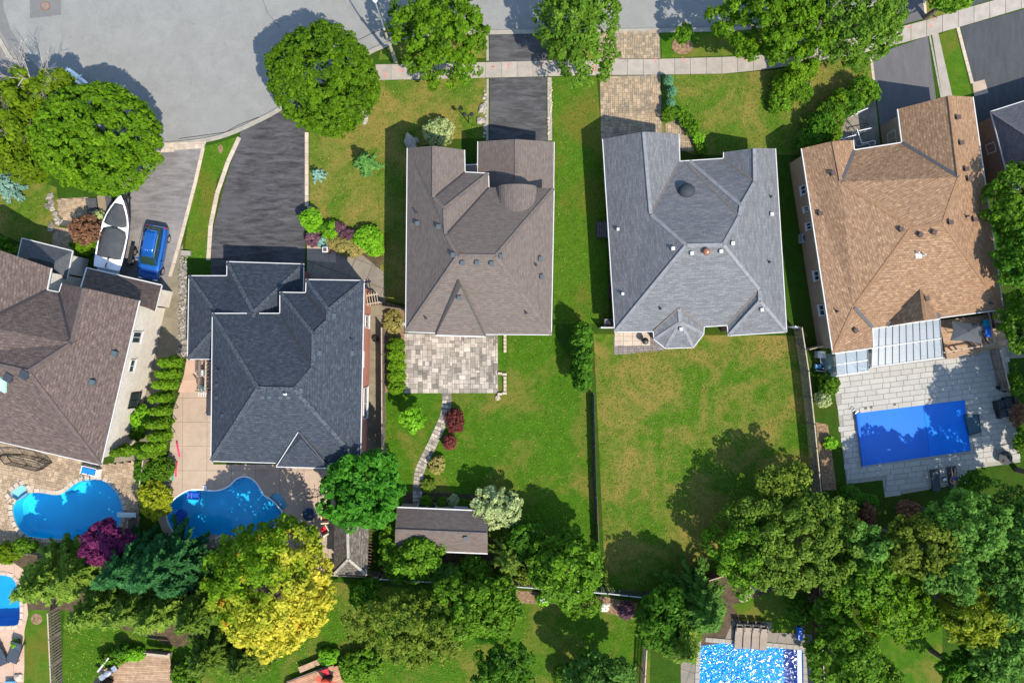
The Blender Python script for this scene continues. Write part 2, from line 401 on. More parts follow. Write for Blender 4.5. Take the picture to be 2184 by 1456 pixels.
def crown_mesh(name, rx, ry, rz, mat, seed, cr=.5, leaf=.17, dens=1.0, per=34, rough=.16, shape='round', low=-.35):
    """leaf clumps spread through an uneven ellipsoid; origin at its centre"""
    rs = np.random.RandomState(seed); area = 4 * math.pi * ((rx * ry) ** 1.6 / 2 + (rx * rz) ** 1.6 / 2) ** (1 / 1.6) * .5 * (1 + .5)
    nc = max(12, int(area / (cr * cr * 1.35) * dens)); d = unit(rs.normal(0, 1, (nc * 3, 3))); d = d[d[:, 2] > low][:nc]; nc = len(d)
    rad = 1 + rough * 1.6 * lump(d, seed) + rs.uniform(-rough, rough * .4, nc)
    inner = rs.rand(nc) < .22; rad[inner] *= rs.uniform(.5, .8, inner.sum())
    if shape == 'cone':
        t = (d[:, 2] + 1) / 2; k = np.clip(1.15 - t, .12, 1) ** .8; sc = np.stack([rx * k, ry * k, np.full(nc, rz)], 1)
        d2 = d.copy(); h = np.linalg.norm(d[:, :2], axis=1, keepdims=True) + 1e-6; d2[:, :2] = d[:, :2] / h * np.maximum(h, .75)
        c = d2 * sc * rad[:, None]
    else: c = d * np.array([rx, ry, rz]) * rad[:, None]
    crs = cr * rs.uniform(.65, 1.3, nc); q = unit(rs.normal(0, 1, (nc * per, 3)) + np.repeat(d, per, 0) * .7 + np.array([0, 0, .35]))
    C = np.repeat(c, per, 0) + q * (np.repeat(crs, per)[:, None] * rs.uniform(.35, 1, (nc * per, 1)) ** .5) * np.array([1, 1, .8])
    U, V = leaves(rs, C, q, leaf); tint = rs.rand(nc * per); cl = np.repeat(np.clip(rs.normal(.5, .3, nc), 0, 1), per)
    return quads_mesh(name, C, U, V, tint, cl, mat)
def conifer_mesh(name, r, h, mat, seed, layers=None, nb=9, dens=26, leaf=.15, droop=.25, up=.0, power=.85):
    """whorls of needle-clad branches around a stem; origin at the foot"""
    rs = np.random.RandomState(seed); layers = layers or int(h / .42); Cs = []; Os = []; Ds = []; Cl = []
    for i in range(layers):
        t = (i + .5) / layers; z = h * (.08 + .9 * t); rr = r * (1 - t) ** power * rs.uniform(.85, 1.1) + .12; m = max(4, int(nb * (1 - t * .5)))
        for k in range(m):
            a = 2 * math.pi * (k + rs.rand() * .7) / m + i; L = rr * rs.uniform(.72, 1.12); n = max(5, int(L * dens))
            s = rs.rand(n) ** .65; wob = np.sin(s * 4 + rs.rand() * 6) * .06 * L
            w = (1 - s * .75) * .26 * min(1, L) ; side = rs.uniform(-1, 1, n) * w
            x = np.cos(a) * s * L - np.sin(a) * (side + wob); y = np.sin(a) * s * L + np.cos(a) * (side + wob)
            zz = z + up * s * L - droop * L * s * s + rs.normal(0, .05, n) - np.abs(side) * .3
            Cs.append(np.stack([x, y, zz], 1)); Os.append(np.tile([np.cos(a), np.sin(a), .2], (n, 1))); sd = np.sign(side)[:, None]
            Ds.append(np.stack([np.cos(a + sd[:, 0] * .7), np.sin(a + sd[:, 0] * .7), np.full(n, -.1 + up)], 1)); Cl.append(np.full(n, np.clip(rs.normal(.5, .3), 0, 1)))
    C = np.concatenate(Cs); D = unit(np.concatenate(Ds) + rs.normal(0, .25, C.shape)); n = len(C)
    nr = unit(np.concatenate(Os) * .3 + np.array([0, 0, 1.]) + rs.normal(0, .35, C.shape)); b = unit(np.cross(nr, D)); s = leaf * rs.uniform(.6, 1.4, (n, 1))
    return quads_mesh(name, C, D * s * 1.25, b * s * .42, rs.rand(n), np.concatenate(Cl), mat)
def tufts(name, label, polys, per, mat, h=.09, clear=()):
    rs = np.random.RandomState(len(name) + len(polys)); Cs = []
    for px in polys:
        q = [(p.x, p.y) for p in PP(px)]; x0, x1 = min(p[0] for p in q), max(p[0] for p in q); y0, y1 = min(p[1] for p in q), max(p[1] for p in q)
        n = int((x1 - x0) * (y1 - y0) * per); X = rs.uniform(x0, x1, n); Y = rs.uniform(y0, y1, n); ins = np.zeros(n, bool)
        for i in range(len(q)):
            ax, ay = q[i]; bx, by = q[i - 1]
            if ay == by: continue
            ins ^= ((ay > Y) != (by > Y)) & (X < (bx - ax) * (Y - ay) / (by - ay) + ax)
        Cs.append(np.stack([X[ins], Y[ins], np.full(ins.sum(), .03)], 1))
    C = np.concatenate(Cs); n = len(C); a = rs.uniform(0, 6.28, n); d = np.stack([np.cos(a), np.sin(a), rs.uniform(.1, .9, n)], 1); w = np.stack([-np.sin(a), np.cos(a), np.zeros(n)], 1); s = h * rs.uniform(.4, 1.2, (n, 1))
    me = quads_mesh(name, C, d * s, w * s * .5, rs.rand(n), np.clip(rs.normal(.5, .3, n), 0, 1), mat); return tag(link(name, me, None), label, kind='stuff')
def trunk_mesh(h, r, lean, limbs, seed, reach=.5, sub=0, bare=False):
    rr = random.Random(seed); mb = MB(); top = Vector((lean[0], lean[1], h)); pts = [Vector((0, 0, -.05)), Vector((lean[0] * .2, lean[1] * .2, h * .35)), Vector((lean[0] * .6, lean[1] * .6, h * .7)), top]
    mb.tube(pts, [r * 1.25, r, r * .7, r * .35], 8)
    for k in range(limbs):
        t = rr.uniform(.35, .95); a = 2 * math.pi * k / limbs + rr.uniform(-.3, .3); b = pts[1].lerp(pts[3], (t - .35) / .65); L = reach * rr.uniform(.7, 1.15)
        e = b + Vector((math.cos(a) * L, math.sin(a) * L, L * rr.uniform(.35, .9))); m = b.lerp(e, .5) + Vector((0, 0, -.08 * L))
        mb.tube([b, m, e], [r * .42, r * .28, r * .1], 5, False)
        for j in range(sub):
            q = b.lerp(e, rr.uniform(.35, .95)); a2 = a + rr.uniform(-1, 1); l2 = L * rr.uniform(.25, .5)
            e2 = q + Vector((math.cos(a2) * l2, math.sin(a2) * l2, l2 * rr.uniform(.1, .9))); mb.tube([q, e2], [r * .18, r * .05], 4, False)
            for i in range(3 if bare else 0):
                q2 = q.lerp(e2, rr.uniform(.3, 1)); a3 = a2 + rr.uniform(-1.2, 1.2); l3 = l2 * .5
                mb.tube([q2, q2 + Vector((math.cos(a3) * l3, math.sin(a3) * l3, l3 * rr.uniform(0, .8)))], [r * .08, r * .03], 3, False)
    return mb
# ------------------------------------------------------------------ materials
lawn_dry = lawn('lawn_dry', (.050, .106, .007), (.215, .168, .046), .94)
lawn_mid = lawn('lawn_mid', (.038, .098, .004), (.15, .14, .028), .50, z=.2)
lawn_patch = lawn('lawn_patch', (.044, .104, .005), (.205, .160, .042), .66, z=.22)
lawn_green = lawn('lawn_green', (.046, .105, .006), (.12, .12, .018), .5)
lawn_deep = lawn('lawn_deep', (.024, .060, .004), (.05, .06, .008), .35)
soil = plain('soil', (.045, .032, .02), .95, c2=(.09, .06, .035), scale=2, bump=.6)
mulch = plain('mulch', (.10, .06, .035), .95, c2=(.26, .17, .10), scale=5, bump=.6)
gravel_m = plain('gravel_stone', (.10, .09, .08), .9, c2=(.34, .31, .27), scale=7, bump=.8, obj=.35)
road_m = asphalt('road_asphalt', (.180, .182, .177), .09, 0, (.160, .160, .157))
road_patch = asphalt('road_patch', (.125, .128, .13), .08)
asph_old = asphalt('old_asphalt', (.14, .132, .132), .28, 2, (.22, .21, .20))
asph_dark = asphalt('sealed_asphalt', (.047, .046, .050), .6, 2, (.058, .057, .062))
asph_mid = asphalt('driveway_asphalt', (.052, .051, .055), .5, 2, (.075, .073, .078))
asph_grey = asphalt('grey_asphalt', (.088, .086, .092), .12, 1)
asph_blue = asphalt('slate_asphalt', (.045, .048, .055), .16, 1)
conc = plain('concrete', (.235, .21, .185), .85, .1, 1.5, obj=.07, bump=.15)
kerb_m = plain('kerb_concrete', (.25, .232, .20), .85, .12, 2, bump=.2)
conc_beige = concrete('stamped_concrete', (.35, .275, .215), 2.1, 2.1, 0, .1, .5, .02)
conc_agg = concrete('aggregate_concrete', (.20, .175, .125), 9, 9, 0, .2, .5, .01)
conc_pink = concrete('pink_concrete', (.42, .29, .225), 2.6, 2.6, 0, .09, .5, .02)
conc_old = concrete('entry_concrete', (.20, .175, .145), 1.6, 1.6, 20, .16, .5, .03)
pv_grey = plain('patio_paver', (.215, .19, .165), .85, c2=(.34, .30, .26), scale=.9, obj=.45, bump=.2)
pv_tan = plain('tan_paver', (.20, .165, .12), .85, c2=(.30, .225, .145), scale=1.1, obj=.24, bump=.2)
pv_side = plain('cobble_paver', (.25, .185, .125), .85, c2=(.33, .25, .17), scale=.8, obj=.24, bump=.2)
pv_edge = plain('border_paver', (.17, .15, .145), .85, .15, 2, obj=.15)
slab_m = plain('pale_slab', (.275, .268, .25), .85, .06, 1.2, obj=.05, bump=.1)
joint = plain('joint_sand', (.115, .10, .08), .95, .1)
joint_l = plain('pale_joint', (.21, .20, .18), .95, .1)
stone = plain('boulder_stone', (.20, .18, .165), .9, c2=(.36, .33, .30), scale=2.5, bump=.5)
coping_m = plain('coping_stone', (.33, .275, .22), .8, .1, 2, obj=.1)
white = plain('white_metal', (.58, .58, .60), .45, .04)
trim = plain('white_trim', (.42, .42, .42), .5, .05)
black = plain('black_metal', (.015, .015, .017), .45, .1)
dark_p = plain('dark_plastic', (.02, .022, .028), .5, .15)
wood = plain('deck_wood', (.26, .165, .10), .8, c2=(.37, .25, .165), scale=3, obj=.16, bump=.2)
wood_old = plain('weathered_wood', (.13, .10, .08), .85, c2=(.21, .17, .14), scale=3, obj=.15)
wood_red = plain('stained_wood', (.09, .042, .028), .85, .2, 3, obj=.12)
wood_lt = plain('pale_wood', (.34, .28, .215), .8, .12, 3)
bark = plain('bark', (.06, .045, .035), .95, c2=(.13, .11, .09), scale=5, bump=.5)
bark_grey = plain('grey_bark', (.17, .155, .145), .9, c2=(.34, .31, .29), scale=5)
birch = plain('birch_bark', (.45, .43, .40), .9, .2, 4)
brick_r = brick('red_brick', (.42, .17, .115))
brick_c = brick('cream_brick', (.60, .56, .50))
brick_b = brick('brown_brick', (.24, .135, .095))
brick_t = brick('buff_brick', (.30, .22, .15))
sh_brown = shingle('brown_shingle', (.118, .096, .086), (.155, .128, .114), (.080, .064, .058), con=.35)
sh_left = shingle('mauve_shingle', (.110, .083, .074), (.16, .12, .105), (.052, .038, .036), .3, .2, .85)
sh_dark = shingle('slate_shingle', (.036, .046, .062), (.064, .076, .096), (.018, .024, .036), .26, .2, .75)
sh_grey = shingle('grey_shingle', (.122, .126, .138), (.182, .187, .198), (.080, .084, .095), .6, .17, .6)
sh_tan = shingle('tan_shingle', (.25, .150, .088), (.36, .23, .14), (.12, .070, .042), .3, .19, .75)
sh_purp = shingle('grey_purple_shingle', (.105, .10, .115), (.15, .14, .15), (.075, .07, .085), .4, .17, .6)
sh_cedar = shingle('cedar_shake', (.12, .105, .09), (.22, .20, .18), (.05, .042, .035), .16, .22, .9)
porch_m = shingle('porch_shingle', (.075, .083, .095), (.10, .108, .12), (.05, .055, .065), .4, .2, .5)
cap_brown = plain('brown_cap', (.11, .09, .082), .9, .15); cap_grey = plain('grey_cap', (.165, .170, .185), .9, .15); cap_dark = plain('slate_cap', (.046, .055, .070), .9, .5, 6)
cap_tan = plain('tan_cap', (.20, .115, .065), .9, .15); cap_left = plain('mauve_cap', (.085, .065, .062), .9, .15)
flash_d = plain('dark_flashing', (.022, .022, .026), .6, .1); flash_t = plain('grey_flashing', (.055, .055, .062), .6, .1); flash_g = plain('brown_flashing', (.11, .095, .085), .7, .1)
win_glass = plain('window_glass', (.02, .03, .035), .06, .05, spec=.6)
pane_clear = glass('roof_glass', (.20, .25, .30), .55, .25)
liner = plain('pool_liner', (.03, .52, .78), .5, .06, .6); liner2 = plain('blue_liner', (.02, .30, .66), .5, .08, .7)
liner_deep = plain('deep_liner', (.01, .13, .36), .5, .05, .6); step_m = plain('pool_step', (.42, .52, .58), .4, .05)
cover_m = plain('solar_cover', (.002, .105, .47), .35, .06, .5, fine=0); cover_2 = plain('solar_cover_sheet', (.002, .125, .53), .3, .08, .9, fine=0, bump=.3); cover_lt = plain('blue_vinyl', (.01, .10, .45), .35, .08)
w_a = water('pool_water', (.62, .88, .96), .18, 1.0); w_b = water('still_water', (.58, .86, .96), .1, .8)
w_d = water('rippling_water', (.22, .58, .88), 1.0, 3.0, .10, .15, 1)
blue_paint = plain('blue_car_paint', (.003, .075, .30), .18, .03, spec=.6, metal=.35, coat=.8, fine=0)
pale_paint = plain('pale_car_paint', (.45, .55, .62), .2, .03, spec=.6, coat=.8, fine=0)
car_glass = plain('car_glass', (.012, .03, .02), .04, .03, spec=.7, fine=0); rubber = plain('rubber', (.012, .012, .013), .8, .1); alloy = plain('alloy', (.5, .5, .52), .3, .05, metal=.8)
lamp_red = plain('red_lens', (.25, .008, .01), .2, .05); lamp_clear = plain('clear_lens', (.6, .62, .65), .1, .05, spec=.7)
navy = plain('navy_gelcoat', (.018, .012, .07), .2, .05, spec=.6, coat=.6); gel = plain('white_gelcoat', (.66, .66, .69), .25, .03, spec=.5, coat=.4); canvas = plain('black_canvas', (.045, .05, .058), .85, .15, 2)
red_c = plain('red_cushion', (.42, .02, .035), .8, .1); cream = plain('cream_fabric', (.50, .44, .33), .8, .1); char_c = plain('charcoal_fabric', (.035, .045, .065), .8, .12)
tan_c = plain('taupe_fabric', (.20, .165, .135), .85, .08); slate_c = plain('slate_canopy', (.045, .052, .065), .8, .1, 1.2)
pink = plain('pink_foam', (.55, .03, .12), .6, .05); teal = plain('green_foam', (.0, .25, .17), .6, .05); copper = plain('copper', (.38, .16, .10), .35, .1, metal=.6)
vent_g = plain('vent_metal', (.055, .072, .085), .5, .1); vent_d = plain('vent_black', (.03, .035, .045), .5, .1); vent_w = plain('vent_white', (.42, .42, .42), .5, .05); vent_b = plain('vent_brown', (.06, .04, .035), .5, .1)
skin = plain('skin', (.42, .22, .15), .6, .05); swim = plain('blue_swimwear', (.03, .07, .30), .8, .4, 25); towel = plain('white_towel', (.5, .48, .5), .9, .1)
paint_red = plain('red_marking_paint', (.50, .16, .13), .8, .3, 12)

# ------------------------------------------------------------------ ground and road
def line(*p): return list(p)
kerb_px = smooth([(-60, -60), (-30, 20), (0, 78), (45, 148), (120, 222), (215, 278), (330, 300), (379, 302), (467, 288), (550, 253), (605, 222), (690, 165), (779, 112), (815, 95), (875, 73), (945, 67), (1035, 65), (1240, 62), (1320, 62), (1547, 58), (1640, 48), (1760, 26), (1900, -6), (2100, -62)], 5, False)
kw = PP(kerb_px)
road_loop = [Vector((p.x, p.y)) for p in kw] + [Vector((p.x, p.y)) for p in PP([(2600, -200), (2600, -440), (2100, -285), (1800, -205), (1500, -158), (1050, -150), (900, -190), (760, -300), (650, -370), (500, -415), (360, -425), (200, -390), (60, -290), (-20, -160)])]
poolA = smooth([(61, 1051), (77, 1050), (93, 1051), (111, 1054), (129, 1053), (143, 1045), (157, 1034), (175, 1025), (196, 1022), (218, 1024), (236, 1036), (250, 1052), (259, 1072), (262, 1088), (259, 1106), (250, 1128), (236, 1146), (214, 1152), (178, 1152), (125, 1149), (71, 1145), (53, 1138), (37, 1120), (29, 1098), (28, 1081), (36, 1067), (48, 1056)], 4)
stepA = [(37, 1067), (24, 1059), (22, 1052), (32, 1042), (46, 1034), (54, 1037), (58, 1050)]
poolB = smooth([(357, 1087), (365, 1072), (382, 1057), (403, 1046), (427, 1045), (451, 1047), (472, 1045), (490, 1036), (505, 1022), (523, 1017), (541, 1025), (554, 1042), (563, 1057), (574, 1063), (592, 1080), (600, 1095), (585, 1122), (560, 1142), (530, 1153), (508, 1158), (493, 1148), (475, 1142), (457, 1145), (439, 1154), (421, 1160), (399, 1157), (378, 1141), (363, 1120), (357, 1102)], 4)
stepB = [(574, 1061), (584, 1051), (596, 1051), (606, 1064), (613, 1078), (606, 1086), (594, 1086)]
poolC = [(1825, 879), (2057, 852), (2071, 961), (1842, 993)]
poolD = [(1495, 1367), (1712, 1385), (1714, 1530), (1488, 1530)]
poolE = smooth([(-70, 1222), (-20, 1225), (14, 1227), (30, 1236), (40, 1262), (43, 1300), (41, 1324), (34, 1332), (0, 1334), (-70, 1334), (-95, 1280)], 4)
holes = [[Vector((p.x, p.y)) for p in PP(q)] for q in (poolA, stepA, poolB, stepB, poolC, poolD, poolE)]
gx = 260
gout = [Vector((-gx, -gx)), Vector((gx, -gx)), Vector((gx, gx)), Vector((-gx, gx))]
def union_step(a, b): return a
# one sheet of ground, cut out where the road and the pools lie lower
hA = [Vector((p.x, p.y)) for p in PP(poolA)]
g = sheet(gout, [road_loop] + holes, 0.0).build('ground', lawn_deep); tag(g, 'green grassy ground under the whole neighbourhood', kind='structure')
r = sheet([Vector((p.x * 1, p.y)) for p in inset(road_loop, -.02)], (), -.12).build('road', road_m); tag(r, 'pale grey asphalt of the cul-de-sac and street', kind='structure')
kb = MB(); kin = [Vector((p.x, p.y)) for p in kw]
kq = strip(kin, 0.0, -.38); nk = len(kin)
for i in range(nk - 1):
    kb.prism([kq[i], kq[i + 1], kq[2 * nk - 2 - i], kq[2 * nk - 1 - i]], -.12, .035)
k_o = kb.build('kerb', kerb_m); tag(k_o, 'pale concrete kerb curving around the cul-de-sac', kind='structure')
flat('road_repair', [(63, -30), (128, -30), (131, 32), (64, 40)], road_patch, -.115, label='darker square asphalt repair around the manhole')
flat('road_edge_strip', [(-40, -40), (2, -40), (8, 20), (22, 62), (60, 122), (100, 165), (80, 175), (40, 135), (5, 75), (-30, 10)], road_patch, -.11, label='darker asphalt strip along the left kerb')
c = P(97, 13, -.1); mh = thing('manhole_cover', 'rusty round manhole cover set in the square road repair', 'manhole cover', (c.x, c.y, -.115))
MB().lathe((c.x, c.y, -.112), [(.42, 0), (.42, .012), (.36, .014)], 24).build('frame', plain('rusty_iron', (.16, .085, .06), .8, .2), mh)
MB().lathe((c.x, c.y, -.110), [(.33, 0), (.33, .02), (.25, .022)], 24).build('lid', plain('worn_iron', (.20, .15, .12), .8, .2), mh)
seal = plain('crack_sealant', (.03, .03, .032), .6, .1)
for k, pl in enumerate([[(381, 296), (425, 290), (482, 282), (510, 266), (552, 250)], [(765, 85), (800, 68), (860, 52)], [(560, 0), (572, 30), (598, 60)], [(540, 262), (566, 246), (572, 243)]]):
    q = [p + Vector((0, 0, -.0)) for p in PP(pl, -.115)]; m = MB()
    for a, b in zip(q, q[1:]): m.bar(a, b, .06 if k != 2 else .03, .008)
    tag(m.build('road_crack', seal), 'thin dark sealed crack across the asphalt', kind='structure')

# sidewalk, every slab its own piece
st = [(800, 138, 171), (960, 135, 168), (1035, 133, 166), (1240, 128, 161), (1406, 126, 159), (1545, 122, 157), (1606, 119, 151), (1640, 116, 147), (1700, 106, 138), (1760, 93, 127), (1830, 80, 115), (1897, 64, 99), (1980, 42, 77), (2035, 25, 61), (2110, 4, 39), (2184, -17, 17), (2300, -52, -14)]
def stq(x):
    for a, b in zip(st, st[1:]):
        if x <= b[0]: t = (x - a[0]) / (b[0] - a[0]); return a[1] + (b[1] - a[1]) * t, a[2] + (b[2] - a[2]) * t
sw = tag(sheet(PP([(s[0], s[1]) for s in st] + [(s[0], s[2]) for s in st[::-1]], .004), (), .004).build('sidewalk', joint_l), 'pale concrete sidewalk of square slabs beside the street', kind='structure')
x = 801.
while x < 2262:
    x2 = x + 33.6; a, b = stq(x); c_, d = stq(x2 - .5); sk = 2.0 if x < 1600 else -4.5 * min(1, (x - 1600) / 300) 
    slab('paving_slab', [(x, a), (x2 - .9, c_), (x2 - .9 + sk * -0, d), (x, b)], conc, .045 + R.uniform(-.004, .004), 0.005, sw); x = x2
mk = MB()
for (x, y) in [(822, 160), (855, 150), (1052, 141), (1087, 140), (1153, 137), (1200, 136), (1267, 143), (1269, 152), (1303, 128), (1398, 129), (1460, 127), (1578, 122), (1587, 126), (1943, 57), (1986, 54), (1990, 40), (2040, 18)]:
    for k in range(3):
        q = P(x + R.uniform(-3, 3), y + R.uniform(-3, 3), .052); a = R.uniform(0, 3); d = Vector((math.cos(a), math.sin(a), 0)) * R.uniform(.1, .28); mk.bar(q - d, q + d, .04, .004)
tag(mk.build('survey_mark', paint_red, sw), 'faded red spray paint survey marks')

# ------------------------------------------------------------------ lawns, drives, paths
flat('lawn', [(660, 262), (800, 180), (808, 172), (808, 555), (716, 500), (660, 470)], lawn_dry, .004, label='dry yellowing front lawn left of the middle lot')
flat('lawn', [(808, 172), (1036, 167), (1042, 296), (960, 296), (870, 318), (868, 650), (820, 640), (809, 560)], lawn_dry, .005, label='patchy front lawn of the middle house')
flat('lawn', [(808, 128), (905, 126), (1036, 124), (1036, 72), (870, 84), (812, 108)], lawn_dry, .004, label='narrow boulevard grass by the lamp post')
flat('lawn', [(1178, 165), (1272, 162), (1284, 300), (1300, 690), (1262, 690), (1180, 690)], lawn_green, .004, label='green side strip between the brown and grey houses')
flat('lawn', [(1412, 160), (1560, 157), (1650, 150), (1780, 128), (1856, 112), (1868, 210), (1800, 330), (1480, 330), (1412, 300)], lawn_dry, .004, label='dry front lawn of the grey house')
flat('lawn', [(1410, 68), (1560, 66), (1700, 45), (1700, 100), (1606, 117), (1412, 124)], lawn_mid, .004, label='boulevard grass with a sapling')
flat('lawn', [(1178, 70), (1272, 68), (1272, 126), (1178, 130)], lawn_dry, .004, label='boulevard grass under the street maple')
flat('lawn', [(810, 838), (1045, 838), (1062, 712), (1180, 712), (1262, 830), (1284, 1262), (815, 1236)], lawn_mid, .005, label='back lawn of the middle lot')
flat('lawn', [(1266, 712), (1700, 716), (1745, 1045), (1725, 1200), (1560, 1213), (1395, 1260), (1292, 1262)], lawn_patch, .005, label='patchy back lawn behind the grey house')
flat('lawn', [(437, 312), (512, 291), (462, 385), (442, 553), (393, 545), (402, 460), (420, 385)], lawn_green, .006, label='bright green grass strip between two drives')
flat('lawn', [(-60, 330), (120, 400), (130, 470), (115, 520), (50, 520), (-60, 470)], lawn_dry, .004, label='dry lawn in front of the left house')
flat('lawn', [(2000, 75), (2037, 60), (2074, 207), (2032, 210)], lawn_green, .006, label='grass strip between the two right drives')
flat('lawn', [(1972, -30), (2070, -30), (2060, 20), (1978, 42)], lawn_dry, .004, label='dry boulevard grass at the top right')
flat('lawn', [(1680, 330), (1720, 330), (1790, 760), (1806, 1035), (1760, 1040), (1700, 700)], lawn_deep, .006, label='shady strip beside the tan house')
flat('lawn', [(1880, 1290), (2010, 1290), (2010, 1480), (1870, 1480)], lawn_mid, .004, label='small sunlit lawn among the trees')
flat('lawn', [(50, 1290), (118, 1300), (120, 1480), (48, 1480)], lawn_green, .004, label='green grass beside the bottom left pool')
flat('lawn', [(138, 1300), (460, 1360), (700, 1240), (1300, 1290), (1390, 1290), (1385, 1480), (130, 1480)], lawn_mid, .003, label='lawn of the gardens along the bottom')
flat('lawn', [(1560, 1290), (1740, 1230), (1740, 1350), (1600, 1345)], lawn_mid, .004, label='lawn beside the sparkling pool')
flat('driveway', [(300, 318), (433, 314), (419, 385), (387, 506), (345, 640), (180, 612), (225, 545), (241, 431), (262, 392)], asph_old, .010, label='worn grey asphalt drive with the boat and blue car')
flat('driveway', [(514, 280), (552, 262), (607, 232), (652, 205), (652, 262), (650, 598), (450, 598), (452, 500), (480, 390)], asph_dark, .010, label='dark sealed asphalt drive widening to the cul-de-sac')
flat('driveway', [(1044, 74), (1166, 73), (1168, 129), (1044, 132)], asph_mid, .010, label='dark asphalt drive apron of the middle house')
flat('driveway', [(1045, 167), (1166, 164), (1166, 312), (1044, 312)], asph_mid, .011, label='streaked dark asphalt drive of the middle house')
flat('driveway', [(1858, 120), (1979, 77), (2003, 260), (1885, 330), (1870, 210)], asph_grey, .010, label='grey asphalt drive of the tan house')
flat('driveway', [(2049, 58), (2300, -12), (2340, 150), (2200, 330), (2090, 330), (2076, 176)], asph_blue, .010, label='dark slate asphalt drive at the top right')
flat('driveway', [(1896, 60), (1900, 5), (1900, -40), (1966, -40), (1972, 40)], asph_grey, .010, label='grey asphalt drive apron at the top right')
flat('driveway', [(2060, 16), (2060, -10), (2110, -40), (2250, -70), (2250, -42)], asph_blue, .009, label='dark asphalt apron in the top right corner')
flat('driveway', [(-90, 60), (-10, 82), (30, 138), (60, 180), (-90, 240)], asph_old, .010, label='grey asphalt drive at the far left kerb')
def edging(px, w, mat, z, label, n=None, name='edging'):
    q = PP(px, z); p = [Vector((a.x, a.y)) for a in q]; root = thing(name, label, 'edging', (p[0].x, p[0].y, 0)); 
    for a, b in zip(p, p[1:]):
        L = (b - a).length; k = max(1, int(L / .9)); rz = math.atan2(b.y - a.y, b.x - a.x)
        for i in range(k):
            m = a.lerp(b, (i + .5) / k); link('edging_stone', unit_box(mat), None, root, (m.x - p[0].x, m.y - p[0].y, z / 2 + .003), (0, 0, rz), (L / k - .02, w, z))
    return root
edging([(1039, 76), (1040, 130)], .22, kerb_m, .03, 'pale stone edging left of the upper middle drive')
edging([(1040, 168), (1039, 300)], .2, kerb_m, .03, 'narrow pale stone edging left of the middle drive')
edging([(1172, 165), (1173, 300)], .38, kerb_m, .03, 'wide pale stone edging right of the middle drive')
edging([(433, 315), (416, 390), (386, 506), (362, 590)], .3, coping_m, .04, 'pale stone edging right of the worn grey drive')
edging([(510, 293), (486, 345), (463, 412), (449, 480), (444, 555)], .36, coping_m, .04, 'curved pale edging left of the sealed dark drive')
edging([(654, 282), (654, 440)], .32, coping_m, .04, 'straight pale edging right of the sealed dark drive')
edging([(1858, 122), (1864, 175)], .25, coping_m, .04, 'pale edging left of the tan house drive')
edging([(1983, 76), (2008, 208)], .16, kerb_m, .035, 'thin pale edging beside the concrete strip')
edging([(2043, 58), (2074, 178)], .3, coping_m, .04, 'pale edging left of the slate drive')
edging([(1970, -20), (1975, 40)], .25, coping_m, .04, 'pale edging at the top right apron')
edging([(241, 431), (226, 540)], .3, coping_m, .03, 'pale edging left of the boat')
flat('footpath', [(1988, 74), (2001, 70), (2032, 208), (2010, 210)], conc, .012, label='concrete strip right of the tan house drive')
flat('footpath', [(2074, 176), (2100, 170), (2108, 198), (2078, 206)], conc_beige, .014, label='small beige concrete pad by the slate drive')
flat('footpath', [(1786, 240), (1850, 225), (1866, 200), (1880, 330), (1780, 330)], conc_old, .012, label='beige concrete entrance pad of the tan house')
flat('footpath', [(362, 560), (390, 520), (396, 640), (380, 740), (330, 960), (280, 1000), (240, 1000), (300, 700), (318, 640), (345, 610)], conc_agg, .008, label='rough concrete side path beside the left house')
flat('footpath', [(655, 440), (672, 500), (716, 530), (775, 545), (818, 580), (822, 640), (700, 640), (655, 640)], conc_old, .012, label='stained concrete walk to the dark house door')
flat('footpath', [(778, 630), (822, 640), (822, 985), (770, 1000)], conc_agg, .010, label='concrete side path right of the dark house')
flat('path_border', [(655, 555), (655, 440), (665, 440), (676, 500), (716, 528), (716, 560)], conc_beige, .016, label='beige flagstone edge of the entrance walk')
# pink and beige concrete round pool B, stone patio of pool A
pB = [Vector((p.x, p.y)) for p in PP(poolB)]; pSB = [Vector((p.x, p.y)) for p in PP(stepB)]
dB = PP([(400, 764), (455, 764), (455, 990), (710, 990), (716, 1085), (716, 1225), (640, 1200), (500, 1180), (400, 1180), (345, 1130), (330, 1085), (345, 1010), (362, 960), (370, 870), (395, 810)])
tag(sheet(dB, [pB, pSB], .006).build('patio', conc_beige), 'beige concrete patio around the winged pool', kind='structure')
flat('patio', [(398, 764), (452, 764), (452, 836), (380, 836), (392, 800)], conc_pink, .012, label='pink concrete part of the patio beside the pergola')
flat('patio', [(2060, 700), (2215, 690), (2215, 760), (2075, 770)], conc_old, .006, label='grey concrete behind the tan house deck')
# paver areas
def paved(px, base, unitm, shapes, ang, mat, label, z=.008, name='patio', bond=None, clear=(), th=.035, gap=.02, hole=(), grow=0, limit=290, seed=1):
    q = [Vector((p.x, p.y)) for p in PP(px)]; o = sheet(q, hole, z).build(name, base); tag(o, label, kind='structure')
    n = pavers(o, inset(q, -grow) if grow else q, unitm, shapes, ang, mat, z, th, gap, bond=bond, clear=clear, limit=limit, seed=seed); return o
mix = [(1, 1), (2, 1), (1, 2), (2, 2), (2, 2)]
paved([(863, 711), (1061, 711), (1063, 838), (862, 837)], joint, .2, [(2, 2), (2, 1), (1, 2), (2, 3), (3, 2)], 0, pv_grey, 'grey and cream paver patio behind the middle house', seed=3)
cen = smooth([(953, 838), (953, 860), (947, 890), (930, 930), (908, 975), (895, 1005), (891, 1045), (891, 1082)], 4, False)
cw = [Vector((p.x, p.y)) for p in PP(cen)]; pth = strip(cw, -.42, .42)
o = tag(sheet(pth, (), .012).build('garden_path', joint), 'curved paver path from the patio to the garden shed', kind='structure')
L = 0; pts = []
